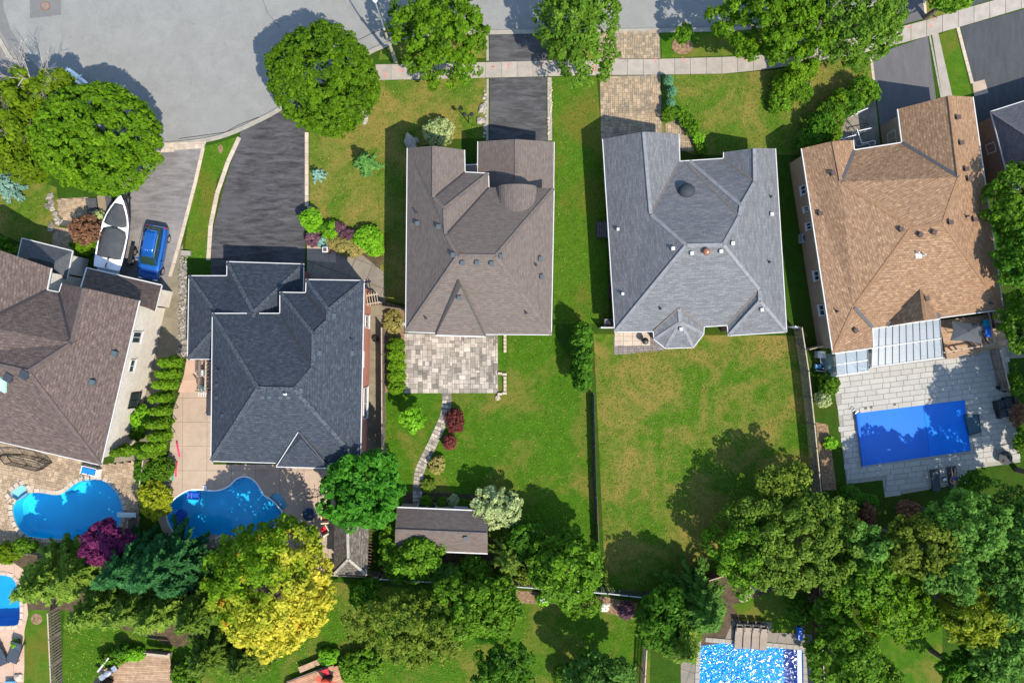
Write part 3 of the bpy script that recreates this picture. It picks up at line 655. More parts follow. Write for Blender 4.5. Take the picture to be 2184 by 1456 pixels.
for a, b in zip(cw, cw[1:]):
    n = max(1, int((b - a).length / .1)); pts += [a.lerp(b, i / n) for i in range(n)]
acc = 0; k = 0
for i in range(1, len(pts)):
    acc += (pts[i] - pts[i - 1]).length
    if acc >= .3:
        acc = 0; d = (pts[i] - pts[i - 1]).normalized(); n = Vector((-d.y, d.x)); rz = math.atan2(n.y, n.x); k += 1
        for j in range(3 if k % 2 else 2):
            m = 3 if k % 2 else 2; w = .84 / m; c = pts[i] + n * (-.42 + w * (j + .5))
            link('paver', unit_box(pv_grey), None, o, (c.x, c.y, .028), (0, 0, rz), (w - .02, .28, .03))
paved([(1277, 67), (1406, 64), (1409, 125), (1276, 128)], joint, .16, mix, 0, pv_tan, 'tan paver drive apron of the grey house', name='driveway', limit=250, seed=4)
paved([(1279, 163), (1409, 159), (1415, 322), (1284, 322)], joint, .18, mix, 1, pv_tan, 'tan paver drive of the grey house', name='driveway', seed=5)
paved([(1419, 256), (1448, 252), (1472, 268), (1480, 322), (1421, 322)], joint, .18, mix, 0, pv_tan, 'tan paver walk to the grey house door', name='footpath', z=.010, seed=6)
paved([(122, 424), (188, 420), (198, 470), (186, 482), (140, 475), (124, 455)], joint, .19, mix, -8, pv_side, 'tan paver landing in the left front garden', z=.012, seed=7)
paved([(112, 482), (160, 490), (160, 560), (110, 550)], joint, .19, mix, -8, pv_side, 'tan paver walk to the left porch', name='footpath', z=.012, seed=8)
paved([(326, 306), (440, 301), (436, 316), (336, 326)], joint_l, .2, mix, 3, coping_m, 'row of pale pavers at the top of the worn drive', name='drive_apron', z=.012, seed=9)
A_ = [Vector((p.x, p.y)) for p in PP(poolA)]; SA = [Vector((p.x, p.y)) for p in PP(stepA)]
paved([(-60, 925), (0, 943), (218, 990), (330, 975), (305, 1010), (298, 1060), (296, 1190), (-60, 1170)], joint, .2, [(2, 1), (1, 1), (1, 2), (2, 2)], -12, pv_side, 'tan cobble patio around the kidney pool', hole=[A_, SA], clear=[inset(A_, -.3), inset(SA, -.3)], seed=10)
C_ = [Vector((p.x, p.y)) for p in PP(poolC)]; boxC = [Vector((p.x, p.y)) for p in PP([(2056, 884), (2087, 884), (2092, 920), (2066, 928)])]
paved([(1776, 803), (1790, 700), (2140, 690), (2148, 762), (2160, 860), (2176, 985), (2062, 1001), (2066, 1028), (1887, 1060), (1882, 1023), (1806, 1032), (1790, 900)], joint_l, .48, [], 6.8, slab_m, 'pale slab terrace around the covered pool', bond=(1.2, .48), hole=[C_], clear=[C_, boxC], gap=.03, th=.04, seed=11)
paved([(1310, 706), (1400, 706), (1420, 745), (1418, 748), (1310, 756)], joint, .2, [(1, 1), (2, 1)], 3, pv_edge, 'small grey paver patio behind the grey house', z=.006, seed=12)
for i in range(4):
    for j in range(3):
        a = P(1320 + i * 19, 712 + j * 10, .05)
        if i * 19 + 1320 < 1385: link('paver', unit_box(coping_m), None, bpy.data.objects['patio.006'] if 'patio.006' in bpy.data.objects else o, (a.x, a.y, .055), (0, 0, .03), (.76, .4, .02))
flat('patio', [(1563, 1323), (1645, 1326), (1645, 1348), (1732, 1352), (1738, 1500), (1713, 1500), (1712, 1386), (1495, 1366), (1545, 1366)], conc_old, .008, label='grey concrete surround of the sparkling pool')
flat('patio', [(1452, 1402), (1494, 1398), (1489, 1500), (1452, 1500)], conc_old, .009, label='grey concrete left of the sparkling pool')
E_ = [Vector((p.x, p.y)) for p in PP(poolE)]
tag(sheet(PP([(-100, 1190), (0, 1200), (30, 1200), (52, 1215), (60, 1310), (52, 1345), (52, 1420), (50, 1480), (-100, 1480)]), [E_], .008).build('patio', conc_pink), 'pinkish concrete patio in the bottom left corner', kind='structure')
flat('planting_bed', [(655, 440), (700, 480), (808, 495), (820, 560), (800, 575), (716, 530), (672, 500)], soil, .007, label='planting bed of shrubs before the dark house')
flat('planting_bed', [(812, 640), (862, 655), (863, 835), (812, 838)], mulch, .008, label='bed of clipped cedars beside the patio')
flat('planting_bed', [(382, 600), (398, 560), (400, 760), (378, 760)], gravel_m, .012, label='pale gravel strip beside the dark house')
flat('planting_bed', [(866, 1050), (905, 1048), (1040, 1055), (1042, 1090), (858, 1090)], soil, .009, label='planting bed before the garden shed')
flat('planting_bed', [(815, 1150), (1100, 1150), (1140, 1240), (1280, 1262), (815, 1234)], soil, .008, label='shady bed behind the garden shed')
flat('planting_bed', [(1095, 1258), (1290, 1272), (1360, 1285), (1350, 1320), (1290, 1305), (1200, 1290), (1100, 1285)], mulch, .006, label='flower bed along the bottom fence')
flat('planting_bed', [(1740, 900), (1766, 905), (1785, 1045), (1755, 1045)], mulch, .009, label='bare mulch strip beside the wooden fence')
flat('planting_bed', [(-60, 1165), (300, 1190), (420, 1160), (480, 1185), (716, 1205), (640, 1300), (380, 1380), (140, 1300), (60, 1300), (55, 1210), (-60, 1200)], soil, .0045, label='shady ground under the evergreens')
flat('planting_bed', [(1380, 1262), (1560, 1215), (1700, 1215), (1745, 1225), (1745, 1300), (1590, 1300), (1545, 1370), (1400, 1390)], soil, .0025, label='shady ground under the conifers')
c = P(1455, 98); MB().lathe((c.x, c.y, .006), [(.92, 0), (.9, .05), (.3, .11), (.05, .1)], 22, 1.05, .85).build('mulch_ring', mulch); tag(bpy.data.objects['mulch_ring'], 'ring of pale mulch around the boulevard sapling', kind='structure')
c = P(78, 1319); MB().lathe((c.x, c.y, .006), [(.5, 0), (.45, .03), (.1, .05)], 16).build('bare_patch', mulch); tag(bpy.data.objects['bare_patch'], 'round bare earth patch in the green grass', kind='structure')
c = P(470, 318); MB().lathe((c.x, c.y, .006), [(.32, 0), (.25, .02), (.05, .03)], 12, .7, 1.2).build('bare_patch', mulch); tag(bpy.data.objects['bare_patch.001'], 'small bare earth patch in the grass strip', kind='structure')

# ------------------------------------------------------------------ pools
def pool(label, px, floor, wat, depth=1.3, level=-.12, step=None, cop=None, cw=.32, cl=.5, deepfloor=None, lip=None):
    q = [Vector((p.x, p.y)) for p in PP(px)]; c = sum(q, Vector((0, 0))) / len(q)
    t = thing('swimming_pool', label, 'swimming pool', (c.x, c.y, 0)); ccw = q if area2(q) > 0 else q[::-1]
    mb = MB(); n = len(ccw); i1 = inset(ccw, .25); i2 = inset(ccw, 1.3); i2 = [a + (b - a) * 1.0 for a, b in zip(i1, i2)]
    lo = [(p.x, p.y, .0) for p in ccw] + [(p.x, p.y, -depth * .75) for p in ccw] + [(p.x, p.y, -depth) for p in i1]
    mb.add(lo, [(r * n + i, (r + 1) * n + i, (r + 1) * n + (i + 1) % n, r * n + (i + 1) % n) for r in (0, 1) for i in range(n)])
    tri = geometry.tessellate_polygon([[Vector((p.x, p.y, 0)) for p in i1]]); mb.add([(p.x, p.y, -depth) for p in i1], tri)
    mb.build('basin', floor, t)
    wq = inset(ccw, -.01); sheet(wq, (), level).build('water', wat, t)
    if step:
        s = [Vector((p.x, p.y)) for p in PP(step)]; MB().prism(s, -.9, -.35).build('step', step_m, t); 
        sheet(s, (), level).build('water', wat, t)
        m = MB(); s = s if area2(s) > 0 else s[::-1]
        for a, b in zip(s, s[1:] + s[:1]): m.add([(a.x, a.y, 0), (b.x, b.y, 0), (b.x, b.y, -.9), (a.x, a.y, -.9)], [(0, 1, 2, 3)])
        m.build('step_wall', step_m, t)
    if cop:
        L = 0
        pts = []
        for lp, other in ([(ccw, step and [Vector((p.x, p.y)) for p in PP(step)])] + ([([Vector((p.x, p.y)) for p in PP(smooth(step, 4))], ccw)] if step else [])):
            lp = lp if area2(lp) > 0 else lp[::-1]; acc = 0; 
            for a, b in zip(lp, lp[1:] + lp[:1]):
                L = (b - a).length; k = 0
                while k < L:
                    st_ = min(.05, L - k) + 1e-4; acc += st_; k += st_
                    if acc >= cl:
                        acc = 0; d = (b - a).normalized(); nn = Vector((d.y, -d.x)); m = a + d * k - d * cl / 2 + nn * cw / 2
                        if other and (inside(m, other) or inside(a + d * k - d * cl / 2 + nn * .05, inset(other if area2(other) > 0 else other[::-1], -.12))): continue
                        link('coping_stone', unit_box(cop), None, t, (m.x - c.x, m.y - c.y, .03), (0, 0, math.atan2(d.y, d.x)), (cl - .015, cw, .075))
    return t
pa = pool('kidney pool with beige coping and lobe of pale steps', poolA, liner, w_a, 1.6, step=stepA, cop=coping_m, cw=.36, cl=.45)
pb = pool('winged blue pool with two dark blue floats on it', poolB, liner, w_b, 1.8, step=stepB)
m = MB(); q = [Vector((p.x, p.y)) for p in PP(poolB)]; q = q if area2(q) > 0 else q[::-1]; o2 = inset(q, -.1); n = len(q)
m.add([(p.x, p.y, .03) for p in q] + [(p.x, p.y, .03) for p in o2] + [(p.x, p.y, 0) for p in o2], [(i, n + i, n + (i + 1) % n, (i + 1) % n) for i in range(n)] + [(n + i, 2 * n + i, 2 * n + (i + 1) % n, n + (i + 1) % n) for i in range(n)]); m.build('rim', white, pb)
pe = pool('deep blue pool in the bottom left corner', poolE, liner2, w_b, 1.5, cop=coping_m, cw=.3)
pd = pool('sparkling rippled pool with grey concrete surround', poolD, liner, w_d, 1.4, cop=kerb_m, cw=.4, cl=.6)
MB().prism(PP([(1700, 1384), (1711, 1385), (1713, 1530), (1702, 1530)], -.1), -.14, -.08).build('cover_edge', cover_lt, pd)
tq = P(1706, 1350, .3); MB().box((tq.x, tq.y, .25), (.4, 1.1, .45)).build('cover_box', cover_lt, pd)
pc = pool('rectangular pool under a bright blue solar cover', poolC, liner2, w_b, 1.4)
o = MB().prism(PP([(1829, 879), (1968, 863), (1984, 973), (1846, 992.5)], -.06), -.1, -.055).build('solar_cover', cover_m, pc); MB().prism(PP([(1968.6, 863), (2057, 852.5), (2070.5, 961), (1984.6, 973)], -.06), -.1, -.05).build('solar_cover', cover_2, pc)
a, b = P(1827, 881, .25), P(1842, 994, .25); MB().tube([a, b], .14, 12).build('cover_roller', cover_lt, pc)
for i, e in enumerate((a, b)): MB().box((e.x, e.y, .14), (.12, .16, .28)).build('roller_stand', alloy, pc)
MB().tube([P(1818, 877, .3), P(1824, 871, .35), P(1830, 876, .35), P(1824, 882, .3)], .03, 6).build('crank_handle', alloy, pc)
t = thing('pool_step_cover', 'dark teal lid beside the covered pool', 'cover', P(2073, 905)); MB().prism(inset(boxC, .02), 0, .06).build('lid', plain('teal_lid', (.022, .06, .085), .5, .05), t); 
m = MB(); q = PP([(2057, 884), (2087, 884), (2092, 920), (2067, 928)], .07)
for i in range(4): m.bar(q[i], q[(i + 1) % 4], .06, .03)
m.build('rim', black, t)
for i, (x, y) in enumerate([(1846, 870), (1858, 868), (1908, 862), (1983, 852)]):
    q = P(x, y, .05); o = MB().box((q.x, q.y, .052), (.24, .22, .015), .12).build('skimmer_lid', vent_b); tag(o, ['leftmost', 'second from the left', 'third from the left', 'rightmost'][i] + ' of the small square skimmer lids above the covered pool', 'lid', 'skimmer lids in the pale terrace')
# diving board, ladder
t = thing('diving_board', 'grey diving board over the right end of the kidney pool', 'diving board', P(283, 1098))
a, b = P(250, 1097, .45), P(290, 1098, .42); MB().bar(a, b, .42, .06).build('board', plain('board_grey', (.42, .5, .52), .6, .05), t); q = P(280, 1098, .2); MB().box((q.x, q.y, .2), (.5, .36, .4)).build('stand', white, t)
t = thing('pool_ladder', 'steel handrails entering the kidney pool top edge', 'ladder', P(178, 1018))
for dx in (0, 14):
    MB().tube([P(172 + dx, 1012, 0), P(172 + dx, 1013, .75), P(175 + dx, 1020, .8), P(177 + dx, 1025, .1), P(177 + dx, 1026, -.6)], .03, 6).build('rail', alloy, t, smooth=True)
for k in range(2): MB().bar(P(177, 1026, -.3 - .3 * k), P(191, 1026, -.3 - .3 * k), .1, .03).build('tread', alloy, t)
# pool A shaded shelf below the water
# ------------------------------------------------------------------ houses
def plane_fit(pts):
    A = np.array([(p.x, p.y, 1) for p in pts]); b = np.array([p.z for p in pts]); s, *_ = np.linalg.lstsq(A, b, rcond=None); return s
def ray_plane(px, py, s):
    d = ray(px, py); k = s[0] * d.x + s[1] * d.y - d.z; t = (CAMH - s[2]) / k; return CAMP + d * t
ROOFS = {}
def roof_build(name, V, faces, mat, parent, over=(), thick=.16):
    """V: name -> (px, py, height | None | ('p', face, dz)); faces: name -> vertex names. Unknown heights follow the planes of the known eaves"""
    W = {k: P(a, b, h) for k, (a, b, h) in V.items() if isinstance(h, (int, float))}; pl = {}
    for it in range(12):
        pl = {}
        for fn, f in faces.items():
            q = [W[k] for k in f if k in W]
            if len(q) >= 3:
                ar = max(((q[j] - q[0]).cross(q[k] - q[0])).length for j in range(len(q)) for k in range(len(q)))
                s = plane_fit(q)
                if ar > .6 and abs(s[0]) + abs(s[1]) < 2.5: pl[fn] = s
        new = {}
        for k, (a, b, h) in V.items():
            if k in W and h is not None and not isinstance(h, tuple): continue
            if isinstance(h, tuple):
                if h[1] in pl and k not in W: q = ray_plane(a, b, pl[h[1]]); new[k] = P(a, b, q.z + h[2])
                continue
            c = [ray_plane(a, b, pl[fn]).z for fn, f in faces.items() if k in f and fn in pl]
            if k not in W and c: new[k] = P(a, b, sum(c) / len(c)); 
        if not new: break
        first = {k: v for k, v in new.items()}; W.update(first)
    names = list(W); idx = {k: i for i, k in enumerate(names)}; me_v = [W[k] for k in names]; bm = bmesh.new()
    bv = [bm.verts.new(v) for v in me_v]; uvl = bm.loops.layers.uv.new('UVMap'); top = []
    bv2 = [bm.verts.new(v - Vector((0, 0, thick))) for v in me_v]; edges = {}
    for fn, f in faces.items():
        ids = [idx[k] for k in f]; nrm = Vector((0, 0, 0))
        for i in range(len(ids)): nrm += me_v[ids[i - 1]].cross(me_v[ids[i]])
        if nrm.z < 0: ids.reverse(); nrm = -nrm
        nrm.normalize(); e = Vector((nrm.y, -nrm.x, 0)); e = e.normalized() if e.length > 1e-4 else Vector((1, 0, 0)); u = nrm.cross(e)
        tri = geometry.tessellate_polygon([[me_v[i] for i in ids]])
        for t in tri:
            a, b, c = (ids[j] for j in t)
            if (me_v[b] - me_v[a]).cross(me_v[c] - me_v[a]).z < 0: b, c = c, b
            try: fc = bm.faces.new((bv[a], bv[b], bv[c]))
            except ValueError: continue
            for l in fc.loops: l[uvl].uv = (l.vert.co.dot(e), l.vert.co.dot(u))
            try: bm.faces.new((bv2[c], bv2[b], bv2[a]))
            except ValueError: pass
        for i in range(len(ids)):
            k = (ids[i], ids[(i + 1) % len(ids)]); edges[k] = 1
    for (a, b) in list(edges):
        if (b, a) not in edges:
            try: bm.faces.new((bv[a], bv2[a], bv2[b], bv[b]))
            except ValueError: pass
    o = off(parent); 
    me = bpy.data.meshes.new(name); bmesh.ops.translate(bm, verts=bm.verts, vec=-o); bm.to_mesh(me); bm.free(); me.materials.append(mat)
    ob = link(name, me, None, parent); ROOFS.setdefault(parent.name, []).append((ob, o))
    return W, ob
def lines(W, prs, w, lift, mat, name, parent, h=.03):
    for a, b in prs:
        A = W[a] if isinstance(a, str) else a; B = W[b] if isinstance(b, str) else b; d = (B - A).normalized(); m = MB(); up = Vector((0, 0, lift)); m.bar(A + up + d * .05, B + up - d * .05, w, h); m.build(name, mat, parent)
def gutters(W, prs, parent, mat=None, w=.065):
    for a, b in prs:
        A, B = W[a], W[b]; MB().bar(A + Vector((0, 0, -.03)), B + Vector((0, 0, -.03)), w, .12).build('gutter', mat or trim, parent)
def walls(W, loop, he, mat, parent, ov=.4, gab=(), z0=0):
    q = [Vector((W[k].x, W[k].y)) for k in loop]; 
    if area2(q) < 0: q.reverse(); loop = loop[::-1]
    i1 = inset(q, ov); m = MB(); n = len(i1)
    m.add([(p.x, p.y, z0) for p in i1] + [(p.x, p.y, he - .1) for p in i1], [(i, (i + 1) % n, n + (i + 1) % n, n + i) for i in range(n)])
    for a, c, b in gab:
        A, B = i1[loop.index(a)], i1[loop.index(b)]; Cc = W[c]; mid = (A + B) / 2; d = (B - A).normalized(); t = (Vector((Cc.x, Cc.y)) - A).dot(d); p = A + d * t
        m.add([(A.x, A.y, he - .1), (B.x, B.y, he - .1), (p.x, p.y, Cc.z - .24)], [(0, 1, 2)])
    m.build('wall', mat, parent); return {loop[i]: i1[i] for i in range(n)}
def window(parent, A, B, t, z, w, h, frame=None, name='window'):
    """on the wall from A to B, seen from outside"""
    A = Vector(A); B = Vector(B); d = (B - A).normalized(); c = A.lerp(B, t); n = Vector((d.y, -d.x)); rz = math.atan2(d.y, d.x); m = MB()
    q = c + n * .03
    for s in (-1, 1): m.box((q.x + d.x * s * w / 2, q.y + d.y * s * w / 2, z + h / 2), (.08, .1, h + .08), rz)
    for s in (0, 1): m.box((q.x, q.y, z + h * s), (w, .1, .08), rz)
    m.box((q.x, q.y, z + h / 2), (.05, .06, h), rz)
    o = m.build(name, frame or trim, parent); q = c + n * .012
    MB().box((q.x, q.y, z + h / 2), (w, .02, h), rz).build('pane', win_glass, o); s = MB(); q = c + n * .07; s.box((q.x, q.y, z - .07), (w + .2, .14, .05), rz); s.build('sill', frame or trim, o)
def roof_hit(root, px, py):
    best = None
    for ob, o in ROOFS[root.name]:
        me = ob.data; bv = BVHTree.FromPolygons([v.co + o for v in me.vertices], [tuple(p.vertices) for p in me.polygons]); h = bv.ray_cast(CAMP, ray(px, py))
        if h[0] is not None and (best is None or h[3] < best[3]): best = h
    return best
def vents(root, spots, mat, size=.34, kind='box', name='roof_vent'):
    for (x, y) in spots:
        h = roof_hit(root, x, y)
        if not h: continue
        p, n = h[0], h[1]; rz = math.atan2(-n.y, -n.x) if abs(n.x) + abs(n.y) > .05 else 0; m = MB()
        if kind == 'box':
            m.box(p + Vector((0, 0, .1)), (size * .8, size * .8, .3), rz + math.pi / 2); m.box(p + Vector((0, 0, .27)), (size, size, .07), rz + math.pi / 2)
        elif kind == 'pipe': m.tube([p - Vector((0, 0, .05)), p + Vector((0, 0, .42))], .06, 8); m.lathe(p + Vector((0, 0, .02)), [(.13, 0), (.07, .12)], 8)
        elif kind == 'low': m.box(p + n * .04, (size, size * .7, .09), rz + math.pi / 2)
        m.build(name, mat, root)
def root_of(label, px, py, name='house'): return thing(name, label, 'house', P(px, py))

# --- middle house, brown roof
HM = root_of('two-storey house with brown shingle roof and paver patio behind', 1020, 520)
V = dict(A=(868.5, 316, 5.3), B=(925, 311, 7.0), C=(991, 320, 5.3), D=(992, 367, 5.3), E=(1042, 370, 5.3), F=(1043, 399.5, 5.3), G=(1182, 401, 5.3), H=(1176, 714, 5.3), I=(1036, 713, 5.3), I2=(929, 710, 5.3), J=(865, 708, 5.3),
         K=(925, 422, None), L=(948, 444, None), M=(951, 501, None), R1=(977, 545, 8.4), R2=(1057, 546, 8.4), n1=(978, 596, ('p', 'back', .03)), n2=(984, 610, ('p', 'back', .42)), b1=(929, 715, 5.3), b2=(1036, 718, 5.3), K2=(925, 418, None))
Fc = dict(left=['J', 'A', 'B', 'K', 'L', 'M', 'R1'], gr=['B', 'C', 'D', 'K'], f1=['D', 'E', 'L', 'K'], f2=['E', 'F', 'M', 'L'], front=['F', 'G', 'R2', 'R1', 'M'], right=['G', 'H', 'R2'], back=['J', 'R1', 'R2', 'H', 'I', 'I2'])
del V['K2']
Wm, ro = roof_build('roof', V, {**Fc, **dict(dl=['b1', 'n1', 'n2'], dc=['b1', 'n2', 'b2'], dr=['b2', 'n2', 'n1'])}, sh_brown, HM)
lines(Wm, [('B', 'K'), ('L', 'M'), ('E', 'L'), ('M', 'R1'), ('R1', 'R2'), ('G', 'R2'), ('J', 'R1'), ('H', 'R2'), ('K', 'L')], .26, .012, cap_brown, 'ridge_cap', ro)
lines(Wm, [('D', 'K'), ('F', 'M'), ('b1', 'n1'), ('b2', 'n2')], .12, .05, flash_d, 'valley_flashing', ro, .015)
gutters(Wm, [('J', 'A'), ('C', 'D'), ('D', 'E'), ('E', 'F'), ('G', 'H'), ('H', 'I'), ('I2', 'J')], HM); gutters(Wm, [('b1', 'b2')], HM, w=.1)
i1 = walls(Wm, ['A', 'C', 'D', 'E', 'F', 'G', 'H', 'J'], 5.3, brick_b, HM, gab=[('A', 'B', 'C')])
Vg = dict(a=(1019, 302, 3.0), b=(1101, 297, 4.3), c=(1182, 303, 3.0), d=(1181, 404, 3.0), e=(1101, 404, 4.3), f=(1018, 404, 3.0), p1=(988, 352, 3.0), p2=(1018, 351, 3.0), p3=(1018, 385, 3.6), p4=(988, 385, 3.6))
Wg, rg = roof_build('garage_roof', Vg, dict(l=['a', 'b', 'e', 'f'], r=['b', 'c', 'd', 'e'], p=['p1', 'p2', 'p3', 'p4']), sh_brown, HM)
lines(Wg, [('b', 'e')], .26, .012, cap_brown, 'ridge_cap', rg); gutters(Wg, [('a', 'f'), ('c', 'd')], HM); gutters(Wg, [('p1', 'p2')], HM, w=.08)
ig = walls(Wg, ['a', 'c', 'd', 'f'], 3.0, brick_b, HM, gab=[('a', 'b', 'c')])
# arched eyebrow dormer over the garage
s = plane_fit([Wm['F'], Wm['G'], Wm['R2'], Wm['R1']]); x0, x1 = P(1060, 399, 5.3).x, P(1145, 400, 5.3).x; yf = P(1100, 400, 5.3).y + .02; xc = (x0 + x1) / 2; hw = (x1 - x0) / 2; m = MB(); nn = 14
fr, bk = [], []
for k in range(nn + 1):
    a = math.pi * k / nn; xx = xc - hw * math.cos(a); z = 5.28 + 1.15 * math.sin(a) ** .8; yb = (z - s[2] - s[0] * xx) / s[1]; fr.append((xx, yf, z)); bk.append((xx, yb - .02, z + .01))
m.add(fr + bk, [(k, k + 1, nn + 1 + k + 1, nn + 1 + k) for k in range(nn)]); me = m.mesh('dormer_roof', off(HM)); uv = me.uv_layers.new(name='UVMap')
for l in me.loops: v = me.vertices[l.vertex_index].co; uv.data[l.index].uv = (v.y, v.x)
link('dormer_roof', me, sh_brown, HM); m = MB(); m.add([(x, y - .12, z - .04) for x, y, z in fr] + [(xc, yf - .12, 5.2)], [(k, k + 1, nn + 1) for k in range(nn)]); m.build('dormer_front', white, HM)
vents(HM, [(891, 478), (936, 485), (967, 545), (987, 562), (1018, 562), (1049, 563), (1069, 548), (1153, 553), (1156, 591), (980, 636)], vent_g, .34)
vents(HM, [(888, 453), (1143, 565), (1122, 667), (908, 678)], vent_d, .2, 'pipe', 'vent_pipe')
window(HM, ig['a'], ig['c'], .5, .1, 4.2, 2.2, name='garage_door'); 
for t in (.2, .5, .8): window(HM, i1['J'], i1['H'], t, .9, 1.6, 1.3); window(HM, i1['J'], i1['H'], t, 3.3, 1.4, 1.2)
for t in (.25, .6): window(HM, i1['H'], i1['G'], t, 3.2, 1.0, 1.2); window(HM, i1['A'], i1['J'], t, 3.2, 1.0, 1.2)
window(HM, i1['C'], i1['A'], .5, 3.3, 1.6, 1.3)

# --- grey-roofed bungalow
HG = root_of('bungalow with grey shingle roof and round copper vent', 1480, 520)
V = dict(A=(1285, 297, 2.9), B=(1373, 281, 5.05), C=(1448, 285, 2.9), D=(1450, 344, 2.9), Yv=(1458, 344, 2.9), Y=(1470, 343, 2.9), E=(1543, 338, 2.9), Fx=(1543, 325, 2.9), G=(1609, 316, 4.4), H=(1654, 317, 2.9), I=(1678, 708, 2.9), J=(1553, 716, 2.9), K=(1551, 694, 2.9), L=(1502, 697, 2.9), Lb=(1501, 712, 2.9), M=(1479, 741, 2.9), Nn=(1419, 743, 2.9), O=(1395, 724, 2.9), Pq=(1393, 707, 2.9), Q=(1311, 708, 2.9),
         Rr=(1388, 457, None), S=(1464, 523, 6.75), T=(1543, 522, 6.75), U=(1577, 461, None), W=(1581, 438, None), X=(1610, 388, None), Z=(1620, 618, None), Zr=(1621, 642, None), V1=(1448, 657, ('p', 'back', 0)), V2=(1451, 687, ('p', 'back', .55)))
Fc = dict(left=['Q', 'A', 'B', 'Rr', 'S'], gr=['B', 'C', 'D', 'Rr'], front=['D', 'Yv', 'U', 'T', 'S', 'Rr'], strip=['Yv', 'Y', 'W', 'U'], f2=['Y', 'E', 'X', 'W'], gl=['G', 'X', 'E', 'Fx'], right=['G', 'H', 'I', 'Zr', 'Z', 'T', 'U', 'W', 'X'], back=['Q', 'S', 'T', 'Z', 'K', 'L', 'Pq'], rl=['J', 'K', 'Z', 'Zr'], rb=['I', 'J', 'Zr'])
Wg2, ro = roof_build('roof', V, {**Fc, **dict(b1=['Pq', 'O', 'V2', 'V1'], b2=['O', 'Nn', 'V2'], b3=['Nn', 'M', 'V2'], b4=['M', 'Lb', 'V2'], b5=['Lb', 'L', 'V1', 'V2'])}, sh_grey, HG)
lines(Wg2, [('B', 'Rr'), ('Rr', 'S'), ('S', 'T'), ('T', 'U'), ('U', 'W'), ('Y', 'W'), ('W', 'X'), ('G', 'X'), ('Q', 'S'), ('T', 'Z'), ('Zr', 'I'), ('Zr', 'J'), ('Z', 'Zr'), ('V1', 'V2'), ('O', 'V2'), ('Nn', 'V2'), ('M', 'V2'), ('Lb', 'V2')], .28, .012, cap_grey, 'ridge_cap', ro)
lines(Wg2, [('D', 'Rr'), ('Yv', 'U'), ('K', 'Z'), ('Pq', 'V1'), ('L', 'V1'), ('E', 'X')], .13, .05, flash_g, 'valley_flashing', ro, .015)
gutters(Wg2, [('Q', 'A'), ('C', 'D'), ('D', 'E'), ('E', 'Fx'), ('H', 'I'), ('I', 'J'), ('J', 'K'), ('K', 'L'), ('L', 'Lb'), ('Lb', 'M'), ('M', 'Nn'), ('Nn', 'O'), ('O', 'Pq'), ('Pq', 'Q')], HG)
i1 = walls(Wg2, ['A', 'C', 'D', 'E', 'Fx', 'H', 'I', 'J', 'K', 'Lb', 'M', 'Nn', 'O', 'Pq', 'Q'], 2.9, brick_b, HG, gab=[('A', 'B', 'C'), ('Fx', 'G', 'H')])
for t in (.2, .45, .7): window(HG, i1['H'], i1['I'], 1 - t, 1.0, 1.1, 1.1); window(HG, i1['A'], i1['Q'], t, 1.0, 1.1, 1.1)
window(HG, i1['M'], i1['Nn'], .5, .8, 1.4, 1.3); window(HG, i1['I'], i1['J'], .5, .8, 2.2, 1.4); window(HG, i1['C'], i1['A'], .5, .1, 4.2, 2.1, name='garage_door'); window(HG, i1['H'], i1['Fx'], .5, .9, 1.8, 1.3)
h = roof_hit(HG, 1464, 408)[0]; m = MB(); m.lathe(h + Vector((0, 0, -.15)), [(.72, 0), (.7, .3), (.5, .62), (.05, .7)], 20, 1.0, .9); m.build('roof_cowl', plain('cowl_metal', (.022, .028, .036), .75, .1), HG, smooth=True)
vents(HG, [(1434, 531), (1474, 541), (1536, 537), (1561, 520), (1644, 458), (1451, 702), (1623, 661)], vent_w, .27); vents(HG, [(1317, 490), (1327, 627)], vent_w, .22)
vents(HG, [(1643, 420), (1408, 658), (1640, 559)], vent_d, .2, 'pipe', 'vent_pipe'); h = roof_hit(HG, 1504, 538)[0]; MB().lathe(h, [(.16, 0), (.16, .3), (.28, .34), (.26, .5), (.1, .62), (.02, .64)], 16).build('copper_vent', copper, HG, smooth=True)

# --- tan-roofed house
HT = root_of('large bungalow with tan shingle roof and glass sunroom behind', 1900, 480)
V = dict(A=(1709, 317, 3.4), B=(1777, 301, 4.65), C=(1820, 299, 3.4), D=(1822, 320, 3.4), E=(1923, 304, 3.4), Fx=(1914, 233, 3.4), G=(2024, 204, 5.5), H=(2075, 207, 3.4), I=(2140, 660, 3.4), J=(2004, 678, 3.4), Kl=(1891, 696, 3.4), L=(1861, 699, 3.4), M=(1863, 742, 3.4), Nn=(1776, 754, 3.4),
         a=(1794, 388, None), b=(1944, 486, None), c=(2011, 476, None), d=(2045, 378, None), e=(1821, 655, None), k=(1961, 590, ('p', 'back', .06)), k2=(1972, 682, 5.35))
Fc = dict(left=['Nn', 'A', 'B', 'a', 'b', 'e'], gr=['B', 'C', 'D', 'a'], front=['D', 'E', 'd', 'c', 'b', 'a'], gl=['E', 'Fx', 'G', 'd'], right=['G', 'H', 'I', 'c', 'd'], back=['I', 'J', 'Kl', 'L', 'e', 'b', 'c'], s=['L', 'M', 'Nn', 'e'])
Wt, ro = roof_build('roof', V, {**Fc, **dict(k1=['Kl', 'k2', 'k'], k3=['k', 'k2', 'J'])}, sh_tan, HT)
lines(Wt, [('B', 'a'), ('a', 'b'), ('b', 'c'), ('c', 'd'), ('G', 'd'), ('b', 'e'), ('c', 'I'), ('e', 'Nn'), ('k', 'k2')], .26, .012, cap_tan, 'ridge_cap', ro)
lines(Wt, [('D', 'a'), ('E', 'd'), ('L', 'e'), ('Kl', 'k'), ('J', 'k')], .28, .07, flash_t, 'valley_flashing', ro, .02)
